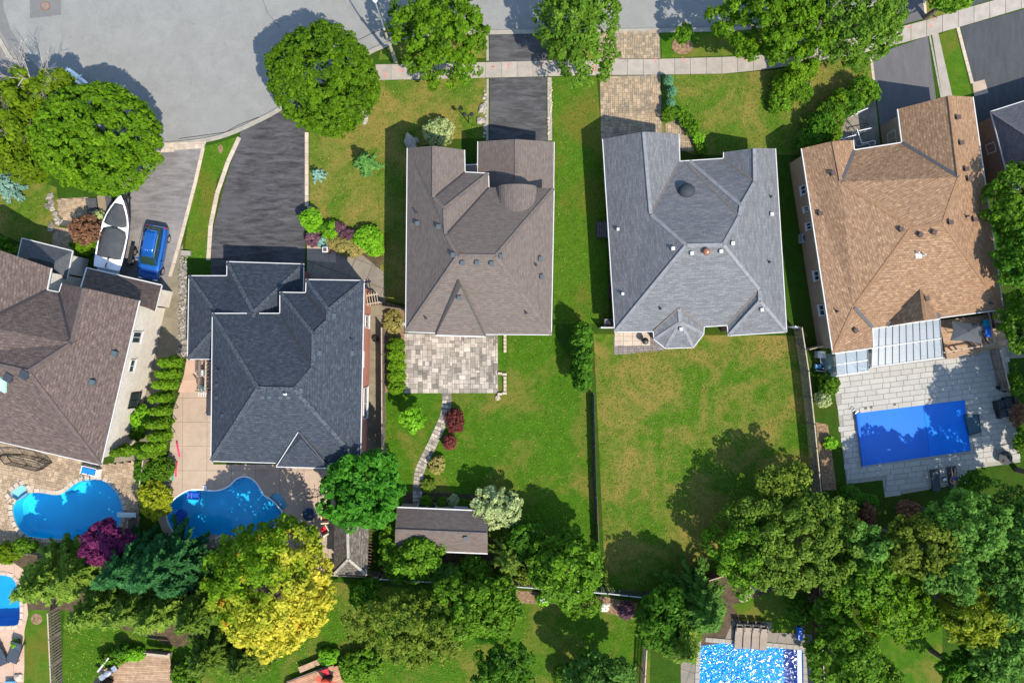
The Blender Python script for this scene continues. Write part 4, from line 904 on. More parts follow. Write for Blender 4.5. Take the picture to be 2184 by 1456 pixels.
gutters(Wt, [('Nn', 'A'), ('C', 'D'), ('D', 'E'), ('E', 'Fx'), ('H', 'I'), ('I', 'J'), ('L', 'M'), ('M', 'Nn')], HT, w=.08)
i1 = walls(Wt, ['A', 'C', 'D', 'E', 'Fx', 'H', 'I', 'J', 'Kl', 'L', 'M', 'Nn'], 3.4, brick_t, HT, gab=[('A', 'B', 'C'), ('Fx', 'G', 'H'), ('Kl', 'k2', 'J')])
for t, w in ((.17, .9), (.27, .5), (.36, .7), (.62, 1.0), (.8, 1.1)): window(HT, i1['A'], i1['Nn'], t, 1.5, w * .8, .9)
for t in (.25, .5, .75): window(HT, i1['H'], i1['I'], t, 1.2, 1.2, 1.2)
window(HT, i1['E'], i1['Fx'], .45, .9, 1.1, 1.2); window(HT, i1['H'], i1['Fx'], .5, .1, 4.4, 2.1, name='garage_door')
vents(HT, [(1774, 371), (1747, 456), (1919, 490), (1960, 501), (1989, 496), (2024, 475), (2064, 383), (2058, 362), (2047, 306), (2040, 252), (2076, 469), (1823, 705), (1974, 637)], vent_b, .36); vents(HT, [(1784, 664), (2112, 647), (2060, 462)], vent_d, .2, 'pipe', 'vent_pipe'); vents(HT, [(1958, 546)], vent_w, .5, 'low'); vents(HT, [(1968, 544), (1954, 540)], vent_w, .3, 'pipe', 'vent_pipe')

# --- dark slate-roofed house
HD = root_of('two-storey brick house with dark slate shingle roof', 610, 800)
V = dict(f=(453, 668, 5.2), j=(597, 668, 5.2), k=(597, 623, 5.2), l=(652, 624, 5.2), m=(653, 596, 5.2), n=(777, 598, 5.2), o=(769, 988, 5.2), o2=(703, 988, 5.2), o5=(588, 987, 5.2), p=(450, 983, 5.2),
         r1=(550, 828, 8.5), r2=(628, 830, 8.5), q1=(668, 784, None), q2=(669, 712, None), t1=(699, 684, None), t2=(701, 661, None), z0=(637, 920, ('p', 'back', .04)), z1=(641, 936, ('p', 'back', .45)), y1=(589, 995, 5.2), y2=(703, 998, 5.2))
Fc = dict(left=['p', 'f', 'r1'], front=['f', 'j', 'q1', 'r2', 'r1'], g2=['j', 'k', 'q2', 'q1'], g3=['k', 'l', 't1', 'q2'], g4=['l', 'm', 't2', 't1'], g5=['m', 'n', 't2'], right=['n', 'o', 'r2', 'q1', 'q2', 't1', 't2'], back=['p', 'r1', 'r2', 'o', 'o2', 'o5'])
Wd, ro = roof_build('roof', V, {**Fc, **dict(y1=['y1', 'z0', 'z1'], y2=['y1', 'z1', 'y2'], y3=['y2', 'z1', 'z0'])}, sh_dark, HD)
lines(Wd, [('f', 'r1'), ('r1', 'r2'), ('p', 'r1'), ('r2', 'o'), ('r2', 'q1'), ('q1', 'q2'), ('k', 'q2'), ('q2', 't1'), ('t1', 't2'), ('m', 't2'), ('n', 't2')], .3, .012, cap_dark, 'ridge_cap', ro)
lines(Wd, [('j', 'q1'), ('l', 't1')], .14, .06, flash_d, 'valley_flashing', ro, .015); lines(Wd, [('y1', 'z0')], .06, .05, trim, 'valley_flashing', ro, .015); lines(Wd, [('y2', 'z0')], .06, .05, flash_t, 'valley_flashing', ro, .015)
g1 = P(530, 668, 5.2); g2 = P(553, 668, 5.2); Wd['g1'] = g1; Wd['g2'] = g2
gutters(Wd, [('p', 'f'), ('f', 'g1'), ('g2', 'j'), ('j', 'k'), ('k', 'l'), ('l', 'm'), ('m', 'n'), ('n', 'o'), ('o2', 'o'), ('p', 'o5'), ('y1', 'y2')], HD)
i1 = walls(Wd, ['f', 'j', 'k', 'l', 'm', 'n', 'o', 'p'], 5.2, brick_r, HD)
V = dict(a=(403, 588, 2.9), b=(484, 588, 2.9), c=(484, 558, 2.9), d=(648, 563, 2.9), e=(647, 640, 2.9), nd=(541, 666, 5.35), nb=(541, 690, 5.35), d2=(650, 676, 2.95), w1=(459, 664, 4.75), g=(400, 766, 2.9), w3=(456, 766, 2.9), w2=(456, 704, 4.6), w4=(500, 690, 4.9))
Wl, rl = roof_build('garage_roof', V, dict(fr=['c', 'd', 'nd'], rt=['d', 'e', 'd2', 'nb', 'nd'], gl=['b', 'c', 'nd'], wf=['a', 'b', 'nd', 'w4', 'w1'], wl=['a', 'g', 'w2', 'w1'], wb=['g', 'w3', 'w2']), sh_dark, HD)
lines(Wl, [('c', 'nd'), ('d', 'nd'), ('a', 'w1'), ('g', 'w2'), ('nd', 'nb')], .3, .012, cap_dark, 'ridge_cap', rl); gutters(Wl, [('a', 'b'), ('b', 'c'), ('c', 'd'), ('d', 'e'), ('g', 'a'), ('w3', 'g')], HD)
il = walls(Wl, ['a', 'b', 'c', 'd', 'e', 'w3', 'g'], 2.9, brick_r, HD)
window(HD, i1['o'], i1['n'], .57, 3.3, 1.2, 1.3); window(HD, i1['o'], i1['n'], .3, 1.0, 2.6, 1.5); window(HD, i1['o'], i1['n'], .8, 1.0, 1.0, 1.5)
for t in (.2, .5, .8): window(HD, i1['p'], i1['o'], t, .8, 1.6, 1.6); window(HD, i1['p'], i1['o'], t, 3.2, 1.4, 1.2)
window(HD, il['d'], il['c'], .5, .1, 4.6, 2.1, name='garage_door'); window(HD, i1['f'], i1['p'], .5, .9, 1.6, 1.5)
vents(HD, [(712, 674), (681, 753), (751, 753), (641, 833)], vent_g, .4, 'low'); vents(HD, [(535, 831), (463, 822), (463, 848), (475, 886)], vent_d, .3, 'low'); vents(HD, [(560, 847), (575, 847), (599, 847), (615, 847)], vent_g, .32, 'low'); vents(HD, [(466, 790), (751, 724)], vent_d, .2, 'pipe', 'vent_pipe'); vents(HD, [(609, 840)], vent_w, .12, 'pipe', 'vent_pipe')

# --- left house, mauve-brown roof and cream brick side
HL = root_of('large cream brick house with mauve brown roof at the left', 60, 760)
V = dict(L1=(-150, 506, 5.2), g2=(-40, 520, 7.4), q1=(110, 572, 5.2), q2=(101, 618, 5.2), q3=(126, 623, 5.2), q4=(132, 604, 5.2), g1=(180, 614, 7.25), P1=(298, 641, 5.2), P2=(216, 992, 5.2), L2=(-230, 888, 5.2),
         N2=(152, 732, None), N1=(60, 792, None), N0=(-95, 757, None), g3=(-50, 693, None))
Fc = dict(right=['P1', 'P2', 'N1', 'N2', 'g1'], gl=['q4', 'g1', 'N2', 'q3'], front=['q2', 'q3', 'N2', 'N1', 'N0', 'g3'], lr=['q1', 'q2', 'g3', 'g2'], ll=['L1', 'g2', 'g3', 'N0', 'L2'], back=['P2', 'L2', 'N0', 'N1'])
Wh, ro = roof_build('roof', V, Fc, sh_left, HL)
lines(Wh, [('g1', 'N2'), ('N2', 'N1'), ('N1', 'P2'), ('N1', 'N0')], .26, .012, cap_left, 'ridge_cap', ro); lines(Wh, [('q2', 'g3'), ('q3', 'N2')], .18, .07, flash_d, 'valley_flashing', ro, .02)
gutters(Wh, [('q1', 'q2'), ('q2', 'q3'), ('q3', 'q4'), ('P1', 'P2'), ('P2', 'L2')], HL)
i1 = walls(Wh, ['L1', 'q1', 'q2', 'q3', 'q4', 'P1', 'P2', 'L2'], 5.2, brick_c, HL, gab=[('q4', 'g1', 'P1'), ('L1', 'g2', 'q1')])
window(HL, i1['P2'], i1['P1'], .79, 3.0, .9, 1.3); window(HL, i1['P2'], i1['P1'], .36, 1.0, 1.3, 1.4, black); window(HL, i1['P2'], i1['P1'], .6, 3.0, 1.0, .7)
for t in (.3, .6, .85): window(HL, i1['L2'], i1['P2'], t, .8, 1.8, 1.7)
window(HL, i1['P1'], i1['q4'], .5, 3.2, 1.6, 1.3)
V = dict(s1=(47, 508, 3.0), s2=(155, 535, 3.0), s3=(143, 596, 3.0), s4=(34, 566, 3.0), t=(112, 560, 4.1), t2=(66, 549, 4.1), u1=(185, 571, 3.0), u2=(345, 608, 3.0), u3=(331, 664, 3.0), u4=(310, 655, 4.45), u5=(171, 618, 4.45))
Wp, rp = roof_build('porch_roof', V, dict(a=['s1', 's2', 't', 't2'], b=['s2', 's3', 't'], c=['s3', 's4', 't2', 't'], d=['s4', 's1', 't2']), porch_m, HL)
del V['s1'], V['s2'], V['s3'], V['s4'], V['t'], V['t2']
Wq, rq = roof_build('garage_roof', V, dict(a=['u1', 'u2', 'u4', 'u5'], b=['u2', 'u3', 'u4']), sh_left, HL)
gutters(Wp, [('s1', 's2'), ('s2', 's3'), ('s4', 's1')], HL, w=.08); gutters(Wq, [('u1', 'u2'), ('u2', 'u3'), ('u5', 'u1')], HL, w=.1)
walls(Wq, ['u1', 'u2', 'u3', 'u5'], 3.0, brick_c, HL); walls(Wp, ['s1', 's2', 's3', 's4'], 3.0, brick_c, HL)
vents(HL, [(247, 754), (200, 815)], vent_g, .42); vents(HL, [(22, 805), (56, 799)], vent_d, .62); h = roof_hit(HL, 0, 815)
if h: MB().box(h[0] + h[1] * .1, (1.2, 1.3, .16), -.2, M=h[1].to_track_quat('Z', 'Y').to_matrix()).build('skylight', plain('mint_glass', (.25, .5, .42), .15, .05), HL)

# --- house at the top right edge
HR = root_of('brown brick house with grey purple roof at the right edge', 2250, 330)
V = dict(a=(2113, 238, 3.2), b=(2340, 166, 3.2), c=(2390, 340, 3.2), d=(2158, 408, 3.2), e=(2215, 290, None), f=(2290, 268, None)); V['e'] = (2208, 300, 5.7); V['f'] = (2292, 274, 5.7)
Wr, ro = roof_build('roof', V, dict(a=['a', 'b', 'f', 'e'], b=['b', 'c', 'f'], c=['c', 'd', 'e', 'f'], d=['d', 'a', 'e']), sh_purp, HR)
lines(Wr, [('a', 'e'), ('e', 'f'), ('d', 'e')], .26, .012, plain('purple_cap', (.09, .085, .095), .9, .1), 'ridge_cap', ro); gutters(Wr, [('a', 'b'), ('b', 'c'), ('c', 'd'), ('d', 'a')], HR)
i1 = walls(Wr, ['a', 'b', 'c', 'd'], 3.2, brick_b, HR); window(HR, i1['a'], i1['b'], .6, .1, 4.2, 2.1, name='garage_door'); window(HR, i1['d'], i1['a'], .6, 1.2, .8, 1.0)

# --- garden shed and cedar gazebo
HS = thing('garden_shed', 'brown shingled garden shed at the end of the paver path', 'shed', P(945, 1130))
V = dict(a=(857, 1082, 2.4), b=(1042, 1089, 2.4), c=(1040, 1138, 3.55), d=(843, 1130, 3.55), e=(1040, 1180, 2.4), f=(842, 1172, 2.4)); V['a'] = (856, 1081, 2.4)
V['a'] = (846, 1081, 2.4)
Ws, ro = roof_build('roof', V, dict(a=['a', 'b', 'c', 'd'], b=['d', 'c', 'e', 'f']), sh_brown, HS, thick=.1); lines(Ws, [('d', 'c')], .2, .012, cap_brown, 'ridge_cap', ro); gutters(Ws, [('a', 'b'), ('f', 'e')], HS, w=.1)
i1 = walls(Ws, ['a', 'b', 'e', 'f'], 2.4, plain('shed_siding', (.22, .19, .16), .8, .1), HS, .2, gab=[('b', 'c', 'e'), ('f', 'd', 'a')]); window(HS, i1['b'], i1['a'], .7, .1, 1.6, 2.0, name='door'); window(HS, i1['b'], i1['a'], .3, 1.0, 1.0, .9); vents(HS, [(993, 1146)], vent_g, .3)
HZ = thing('gazebo', 'gazebo with weathered cedar shake roof in the corner beside the maple', 'gazebo', P(752, 1150))
V = dict(a=(713, 1078, 2.4), b=(789, 1078, 2.4), c=(783, 1226, 2.4), d=(712, 1224, 2.4), e=(741, 1110, 3.5), f=(743, 1192, 3.5))
Wz, ro = roof_build('roof', V, dict(a=['a', 'b', 'e'], b=['b', 'c', 'f', 'e'], c=['c', 'd', 'f'], d=['d', 'a', 'e', 'f']), sh_cedar, HZ, thick=.1); lines(Wz, [('e', 'f'), ('f', 'c'), ('f', 'd')], .22, .02, plain('shake_cap', (.28, .26, .23), .9, .2), 'ridge_cap', ro)
for k in 'abcd': q = Wz[k].lerp((Wz['e'] + Wz['f']) / 2, .12); MB().box((q.x, q.y, 1.15), (.16, .16, 2.3)).build('post', wood_old, HZ)
for a, b in ('ab', 'bc', 'cd', 'da'):
    qa = Wz[a].lerp((Wz['e'] + Wz['f']) / 2, .12); qb = Wz[b].lerp((Wz['e'] + Wz['f']) / 2, .12); MB().bar((qa.x, qa.y, 2.25), (qb.x, qb.y, 2.25), .12, .18).build('beam', wood_old, HZ)
# rafter tails along the right eave
for i in range(22):
    q = Wz['b'].lerp(Wz['c'], (i + .5) / 22); MB().bar(q + Vector((-.1, 0, -.04)), q + Vector((.28, -.1, -.1)), .06, .08).build('rafter_tail', wood_red, HZ)
# ------------------------------------------------------------------ fences
def fence(px, h, label, mat, capm=None, style='board', bw=.14, gap=.012, post=2.4, pm=None, name='fence', side=1):
    q = PP(px); root = thing(name, label, 'fence', q[0]); o = q[0]; pm = pm or mat; tot = 0
    plank = unit_box(mat)
    for a, b in zip(q, q[1:]):
        d = (b - a); L = d.length; d.normalize(); n = Vector((-d.y, d.x, 0)) * side; rz = math.atan2(d.y, d.x); np_ = max(1, round(L / post))
        for i in range(np_ + 1):
            p = a.lerp(b, i / np_); link('post', unit_box(pm), None, root, (p.x - o.x, p.y - o.y, h / 2 + .05), (0, 0, rz), (.1, .1, h + .1))
        for z in ((.25, h * .55, h - .2) if style != 'chain' else (h,)):
            m = MB(); m.bar(Vector((a.x, a.y, z)) - n * .03, Vector((b.x, b.y, z)) - n * .03, .05, .09); m.build('rail', mat, root)
        if capm: MB().bar(Vector((a.x, a.y, h + .03)), Vector((b.x, b.y, h + .03)), .09, .04).build('cap_rail', capm, root)
        k = int(L / (bw + gap))
        if style == 'chain':
            m = MB(); s = .12; n2 = int(L / s)
            for i in range(n2): p = a + d * (i * s); m.bar((p.x, p.y, .05), (p.x, p.y, h), .015)
            for j in range(int(h / s)): m.bar((a.x, a.y, .05 + j * s), (b.x, b.y, .05 + j * s), .015)
            m.build('mesh', mat, root, kind='stuff'); continue
        rest = MB()
        for i in range(k):
            p = a + d * ((i + .5) * L / k) + n * .035; tot += 1; hh = h + R.uniform(-.02, .01)
            if tot <= 280: link('board', plank, None, root, (p.x - o.x, p.y - o.y, hh / 2), (R.uniform(-.01, .01), 0, rz), (bw, .025, hh))
            else: rest.box((p.x, p.y, hh / 2), (bw, .025, hh), rz)
        if rest.v: rest.build('board', mat, root, kind='stuff')
    return root
fence([(1692, 700), (1706, 790), (1718, 900), (1728, 1000), (1732, 1045)], 1.7, 'wooden board fence between the grey and tan house gardens', wood_old, wood_lt, bw=.14, gap=.05)
fence([(126, 1292), (134, 1460)], 1.5, 'slatted fence with pale cap beside the bottom left pool garden', wood_old, wood_lt, bw=.12, gap=.13)
fence([(820, 700), (821, 980)], 1.5, 'dark fence with pale cap left of the middle back lawn', wood_old, wood_lt, bw=.14, gap=.03)
fence([(1262, 838), (1266, 1000), (1272, 1160), (1277, 1255)], 1.15, 'low dark fence right of the middle back lawn', plain('dark_fence', (.035, .035, .04), .8, .2), None, bw=.14, gap=.01)
fence([(700, 1213), (812, 1219)], 1.5, 'pale capped fence behind the cedar gazebo', wood_old, wood_lt)
fence([(815, 1222), (1100, 1238), (1290, 1252), (1378, 1262)], 1.5, 'black picket fence with grey rail along the bottom of the middle lot', plain('picket_black', (.04, .045, .05), .7, .2), plain('grey_rail', (.30, .31, .32), .7, .1), bw=.07, gap=.16)
fence([(1382, 1262), (1540, 1212), (1556, 1207)], 1.6, 'reddish board fence angled above the conifers', wood_red, plain('pinkish_cap', (.30, .20, .18), .8, .1))
fence([(1728, 1215), (1734, 1330), (1742, 1480)], 1.6, 'reddish brown fence right of the sparkling pool', wood_red, wood_lt)
fence([(1372, 1370), (1366, 1480)], 1.4, 'dark fence left of the sparkling pool garden', wood_old, wood_lt, bw=.08, gap=.1)
fence([(30, 1168), (190, 1180)], 1.4, 'slatted grey fence in the shade below the kidney pool', wood_old, None, bw=.1, gap=.1)
fence([(330, 1175), (480, 1185)], 1.4, 'slatted grey fence in the shade below the winged pool', wood_old, None, bw=.1, gap=.1)
fence([(290, 1100), (284, 1175)], 1.3, 'short shaded fence between the two curved pools', wood_old, wood_lt)
fence([(322, 975), (314, 1030)], 1.3, 'short pale capped fence beside the hedge of cedars', wood_old, wood_lt)
fence([(1612, 745), (1616, 745)], .1, 'low wooden kerb board on the lawn', wood_lt) if False else None
fence([(2088, 640), (2100, 700)], 1.4, 'dark slatted fence beside the tan house deck', wood_red, wood_old, bw=.12, gap=.05)
fence([(2108, 745), (2128, 830)], 1.4, 'grey slatted fence at the right edge of the pale terrace', wood_old, wood_lt, bw=.12, gap=.06)
fence([(1278, 699), (1306, 699)], 1.3, 'short white gate fence left of the grey house corner', trim, None)
fence([(1680, 697), (1692, 700)], 1.5, 'short white fence right of the grey house corner', trim, None)
fence([(1712, 745), (1755, 735)], 1.4, 'short wooden fence beside the tan house corner', wood_lt, None)
def arbour(px, label, h=2.1):
    a, b = PP(px); t = thing('garden_gate', label, 'gate', a); d = (b - a).normalized(); n = Vector((-d.y, d.x, 0))
    for p in (a, b): MB().box((p.x, p.y, h / 2), (.12, .12, h)).build('post', wood_lt, t)
    MB().bar(a + Vector((0, 0, h)), b + Vector((0, 0, h)), .1, .14).build('beam', wood_lt, t); MB().bar(a + n * .7 + Vector((0, 0, h)), b + n * .7 + Vector((0, 0, h)), .1, .14).build('beam', wood_lt, t)
    MB().bar(a.lerp(b, .5) + Vector((0, 0, .9)) - d * .5, a.lerp(b, .5) + Vector((0, 0, .9)) + d * .5, .05, 1.7).build('gate_panel', wood_red, t)
    for i in range(5): p = a.lerp(b, (i + .5) / 5) + Vector((0, 0, h + .1)); MB().bar(p - n * .2, p + n * .9, .06, .06).build('slat', wood_lt, t)
arbour([(792, 652), (818, 648)], 'pale wooden garden gate beside the brick house wall')
t = fence([(820, 655), (868, 662)], 1.5, 'short dark fence joining the middle house to the gate', wood_old, None)

# ------------------------------------------------------------------ boulders and edging stones
def rock(px, py, r, label, group=None, mat=None, fl=.6, seed=0, name='boulder', h=None):
    rr = random.Random(seed); bm = bmesh.new(); bmesh.ops.create_icosphere(bm, subdivisions=2, radius=1); c = P(px, py)
    for v in bm.verts:
        k = 1 + .22 * math.sin(v.co.x * 3 + seed) * math.cos(v.co.y * 4 + seed * 2) + rr.uniform(-.08, .08); v.co *= k; v.co.x *= r * (1 + .3 * math.sin(seed)); v.co.y *= r * .8; v.co.z *= r * fl
    bm.transform(Matrix.Rotation(seed, 4, 'Z')); me = bpy.data.meshes.new(name); bm.to_mesh(me); bm.free(); o = link(name, me, mat or stone, None, (c.x, c.y, r * fl * .35)); tag(o, label, 'rock', group); return o
rock(875, 305, .62, 'grey flat boulder at the front left corner of the middle house', seed=2); rock(886, 300, .4, 'smaller grey boulder beside the pale shrub', seed=5)
rock(1030, 232, .42, 'pale boulder in the lawn edge left of the middle drive', seed=1, mat=gravel_m); rock(1026, 258, .4, 'low boulder left of the middle drive near the walk', seed=3)
ORD = ['topmost', 'second', 'third', 'fourth', 'fifth', 'sixth', 'seventh', 'eighth', 'ninth', 'tenth', 'eleventh', 'twelfth', 'thirteenth', 'lowest']
for i in range(14): rock(1034 + R.uniform(-3, 3), 195 + i * 7.5, R.uniform(.1, .22), ORD[i] + ' small pale stone in the row left of the middle drive', 'stones along the middle drive', seed=i + 10, name='edging_rock')
def rubble(name, label, spots, mat):
    m = MB()
    for (x, y, r) in spots:
        q = P(x, y); a = R.uniform(0, 3)
        m.lathe((q.x, q.y, 0), [(r * .9, 0), (r, r * .35), (r * .6, r * .75), (r * .15, r * .85)], 7, R.uniform(.7, 1.2), R.uniform(.7, 1.2))
    tag(m.build(name, mat), label, kind='stuff')
rubble('pebbles', 'pale pebbles on the edging right of the middle drive', [(1173 + R.uniform(-4, 4), 168 + i * 1.9, R.uniform(.05, .12)) for i in range(66)], coping_m)
rock(775, 249, .55, 'flat grey boulder at the foot of the round maple', seed=8); rock(1062, 848, .32, 'pale stone at the corner of the back patio', seed=4, mat=coping_m)
rock(1585, 1272, .55, 'pinkish grey boulder at the fence corner', seed=6, mat=coping_m); rock(1600, 1258, .45, 'upper pinkish grey boulder at the fence corner', seed=7, mat=coping_m)
for i, (x, y) in enumerate([(108, 420), (110, 432), (104, 440), (113, 446), (118, 456), (122, 466), (128, 474), (112, 482), (110, 490)]): rock(x, y, .32, ORD[i] + ' flagstone in the rough border left of the tan landing', 'stones left of the tan landing', seed=i + 70, name='border_stone', mat=gravel_m, fl=.5)
rubble('gravel', 'pale stones in the strip beside the dark house', [(392 + R.uniform(-10, 8), R.uniform(545, 765), R.uniform(.05, .16)) for i in range(240)], gravel_m)
rubble('garden_stones', 'shaded stones heaped below the winged pool', [(470 + 45 * math.cos(i) * R.random(), 1158 + 14 * math.sin(i * 2.3), R.uniform(.1, .28)) for i in range(90)], gravel_m)
for i, (x, y) in enumerate([(1062, 716), (1063, 728)]): pass
t = thing('raised_bed_wall', 'pale stone edging of the small bed right of the patio', 'garden wall', P(1075, 780))
for k, (x, y) in enumerate([(1077, 716), (1077, 724), (1077, 732), (1077, 740), (1077, 748), (1066, 796), (1076, 798), (1077, 806), (1077, 814), (1077, 822), (1077, 830), (1076, 838), (1066, 840)]):
    c = P(x, y); link('wall_block', unit_box(coping_m), None, t, (c.x - t.location.x, c.y - t.location.y, .12), (0, 0, R.uniform(-.1, .1)), (.26, .3, .2) if x == 1077 else (.4, .22, .2))

# ------------------------------------------------------------------ vehicles
def loft(secs, name, mat, parent, smooth_=True, close=True):
    m = MB(); n = len(secs[0]); 
    for s in secs: m.v += [tuple(p) for p in s]
    for i in range(len(secs) - 1):
        for k in range(n):
            if not close and k == n - 1: continue
            a = i * n + k; b = i * n + (k + 1) % n; m.f.append((a, b, b + n, a + n))
    m.f.append(tuple(range(n))[::-1]); m.f.append(tuple((len(secs) - 1) * n + k for k in range(n)))
    o = m.build(name, mat, parent, smooth=smooth_, local=True); return o
def sec(y, hw, z0, z1, tuck=.08, crown=.03, n=5):
    p = [(-hw * .92, y, z0), (hw * .92, y, z0), (hw, y, z0 + .22), (hw, y, z1 - tuck), (hw - tuck, y, z1 - .01)]
    p += [((hw - tuck) * (1 - 2 * k / n), y, z1 + crown * math.sin(math.pi * k / n)) for k in range(1, n)]
    return p + [(-(hw - tuck), y, z1 - .01), (-hw, y, z1 - tuck), (-hw, y, z0 + .22)]
def car(label, px, py, head, paint, kind='suv', name='parked_car'):
    """nose towards local -y"""
    c = P(px, py, .0); t = thing(name, label, 'car', (c.x, c.y, .012), head)
    body = loft([sec(-2.36, .62, .38, .62, .1), sec(-2.28, .78, .3, .78, .1), sec(-2.05, .88, .22, .92), sec(-1.5, .92, .2, 1.0, .08, .05), sec(-.95, .93, .2, 1.06, .08, .05), sec(0, .94, .2, 1.06), sec(1.4, .94, .2, 1.08), sec(2.05, .9, .24, 1.06), sec(2.28, .8, .32, .98), sec(2.34, .66, .4, .82)], 'body', paint, t)
    def gs(y, hw, z): return [(-hw - .10, y, 1.0), (hw + .10, y, 1.0), (hw, y, z - .06), (hw - .1, y, z), (0, y, z + .03), (-hw + .1, y, z), (-hw, y, z - .06)]
    gh = m = MB(); ss = [gs(-1.12, .66, 1.1), gs(-.45, .63, 1.56), gs(.3, .66, 1.66), gs(1.5, .64, 1.64), gs(1.95, .6, 1.5), gs(2.2, .56, 1.1)]
    loft(ss, 'window_glass', car_glass, t)
    rf = [[(-.58, y, z), (-.3, y, z + .035), (0, y, z + .045), (.3, y, z + .035), (.58, y, z), (.55, y, z - .05), (-.55, y, z - .05)] for y, z in ((-.48, 1.585), (.3, 1.68), (1.5, 1.66), (1.86, 1.58))]
    roof = loft(rf, 'roof', paint, t)
    for x in (-.36, -.18, 0, .18, .36): MB().bar((x, -.2, 1.722 if abs(x) < .3 else 1.715), (x, 1.5, 1.705 if abs(x) < .3 else 1.70), .035, .015).build('roof_rib', paint, roof, local=True)
    for s in (-1, 1):
        MB().tube([(s * .64, -.3, 1.63), (s * .64, -.2, 1.72), (s * .64, 1.4, 1.71), (s * .64, 1.5, 1.63)], .02, 6).build('roof_rail', alloy, t, local=True)
        m = MB(); [m.bar((s * .76, y, 1.05), (s * .64, y + .02, 1.6), .06, .03) for y in (.25, 1.25)]; m.build('door_pillar', paint, t, local=True)
        MB().bar((s * .75, -1.1, 1.06), (s * .63, -.44, 1.58), .07, .04).build('windscreen_pillar', paint, t, local=True)
        MB().box((s * 1.04, -.72, 1.1), (.2, .12, .14)).build('mirror', paint, t, local=True)
        MB().box((s * .62, -2.27, .68), (.34, .16, .14)).build('headlight', lamp_clear, t, local=True); MB().box((s * .76, 2.2, .85), (.14, .16, .34)).build('tail_light', lamp_red, t, local=True)
        for y in (-1.45, 1.4):
            w = thing('wheel', None, None, (s * .84, y, .34)); w.parent = t
            M = Matrix.Rotation(math.pi / 2, 3, 'Y')
            def disc(r, wd, nm, mt, ofs=0):
                m = MB(); m.tube([(ofs - wd / 2, 0, 0), (ofs + wd / 2, 0, 0)], r, 20); m.build(nm, mt, w, local=True)
            disc(.34, .22, 'tyre', rubber); disc(.22, .03, 'rim', alloy, s * .115)
    MB().box((0, -2.34, .45), (1.1, .06, .2)).build('grille', black, t, local=True); MB().box((0, 2.35, .55), (1.2, .05, .14)).build('rear_bumper', black, t, local=True)
    wb = MB(); wb.bar((-.3, -1.15, 1.09), (.25, -.95, 1.19), .02); wb.bar((.25, -1.15, 1.09), (.6, -.95, 1.15), .02); wb.build('wiper', black, t, local=True)
    return t
def heading(dx, dy): return math.atan2(-dy, -dx) - math.pi / 2 + math.pi  # placeholder, see use below
def nose(dxpx, dypx):
    """rotation that turns local -y to the picture direction"""
    x, y = dxpx, -dypx; return math.atan2(y, x) + math.pi / 2
car('blue SUV parked on the worn drive beside the boat', 335, 541, nose(-20, 108), blue_paint)
car('pale blue car half hidden under the left maple on the street', 186, 203, nose(-28, -24), pale_paint)
# boat on its trailer: bow towards local +y
c = P(264, 503); t = thing('boat', 'white and navy motorboat with dark covers on a trailer', 'boat', (c.x, c.y, 0), math.atan2(150, 30) - math.pi / 2)
bx = [(-3.1, 1.12), (-2.6, 1.2), (-1.5, 1.24), (0, 1.22), (.8, 1.14), (1.5, .95), (2.2, .66), (2.8, .33), (3.2, .05)]
def hs(y, w, k): zt = 1.5 + .06 * max(0, y); return [(-w, y, zt), (-w * .96, y, zt - .25), (-w * .8, y, .95 + .1 * max(0, y - 1)), (0, y, .62 + .22 * max(0, y - .8)), (w * .8, y, .95 + .1 * max(0, y - 1)), (w * .96, y, zt - .25), (w, y, zt)]
loft([hs(y, w, 0) for y, w in bx], 'hull', navy, t, False)
dk = [[(-w * .97, y, 1.505 + .06 * max(0, y)), (0, y, 1.56 + .07 * max(0, y)), (w * .97, y, 1.505 + .06 * max(0, y)), (w * .97, y, 1.45 + .05 * max(0, y)), (-w * .97, y, 1.45 + .05 * max(0, y))] for y, w in bx]
loft(dk, 'deck', gel, t, False)
def cover(ys, nm, peak):
    L = []
    for y, w in ys: z = 1.60 + .07 * max(0, y); L.append([(-w, y, z - .05), (-w * .6, y, z + peak * .6), (0, y, z + peak), (w * .6, y, z + peak * .6), (w, y, z - .05), (w, y, z - .1), (-w, y, z - .1)])
    return loft(L, nm, canvas, t)
cover([(.55, .60), (.7, .98), (1.3, .86), (1.9, .62), (2.3, .42), (2.45, .35)], 'bow_cover', .06); cover([(-2.2, .6), (-2.12, 1.02), (-1.2, 1.08), (-.2, 1.08), (.25, .95), (.42, .5)], 'cockpit_cover', .22)
MB().box((0, .5, 1.62), (.5, .3, .1)).build('walkway_cover', canvas, t, local=True)
m = MB(); m.tube([(-.1, -3.0, 1.5), (.1, -2.9, 1.9), (.35, -2.2, 2.1)], .06, 8); m.build('tow_bar', plain('dull_metal', (.12, .10, .10), .5, .1), t, local=True)
MB().box((0, -3.3, .85), (.5, .5, .7)).build('stern_drive', black, t, local=True); MB().box((0, -3.25, 1.2), (1.9, .5, .06)).build('swim_platform', plain('blue_grey_grp', (.3, .36, .42), .5, .05), t, local=True)  # swim platform in one even blue-grey fibreglass colour
tr = thing('boat_trailer', 'black trailer with twin wheels under the motorboat', 'trailer', (c.x, c.y, 0), t.rotation_euler[2])
m = MB(); [m.bar((s * .5, -3, .5), (s * .5, 1.5, .5), .1) for s in (-1, 1)]; [m.bar((s * .5, 1.5, .5), (0, 3.6, .5), .1) for s in (-1, 1)]; m.build('frame', black, tr, local=True)
MB().bar((0, 3.4, .5), (.1, 4.3, .5), .1).build('drawbar', black, tr, local=True); MB().tube([(.0, 3.3, .1), (0, 3.3, .9)], .05, 8).build('jack', black, tr, local=True); MB().box((.15, 3.25, 1.2), (.3, .35, .25)).build('winch', black, tr, local=True)
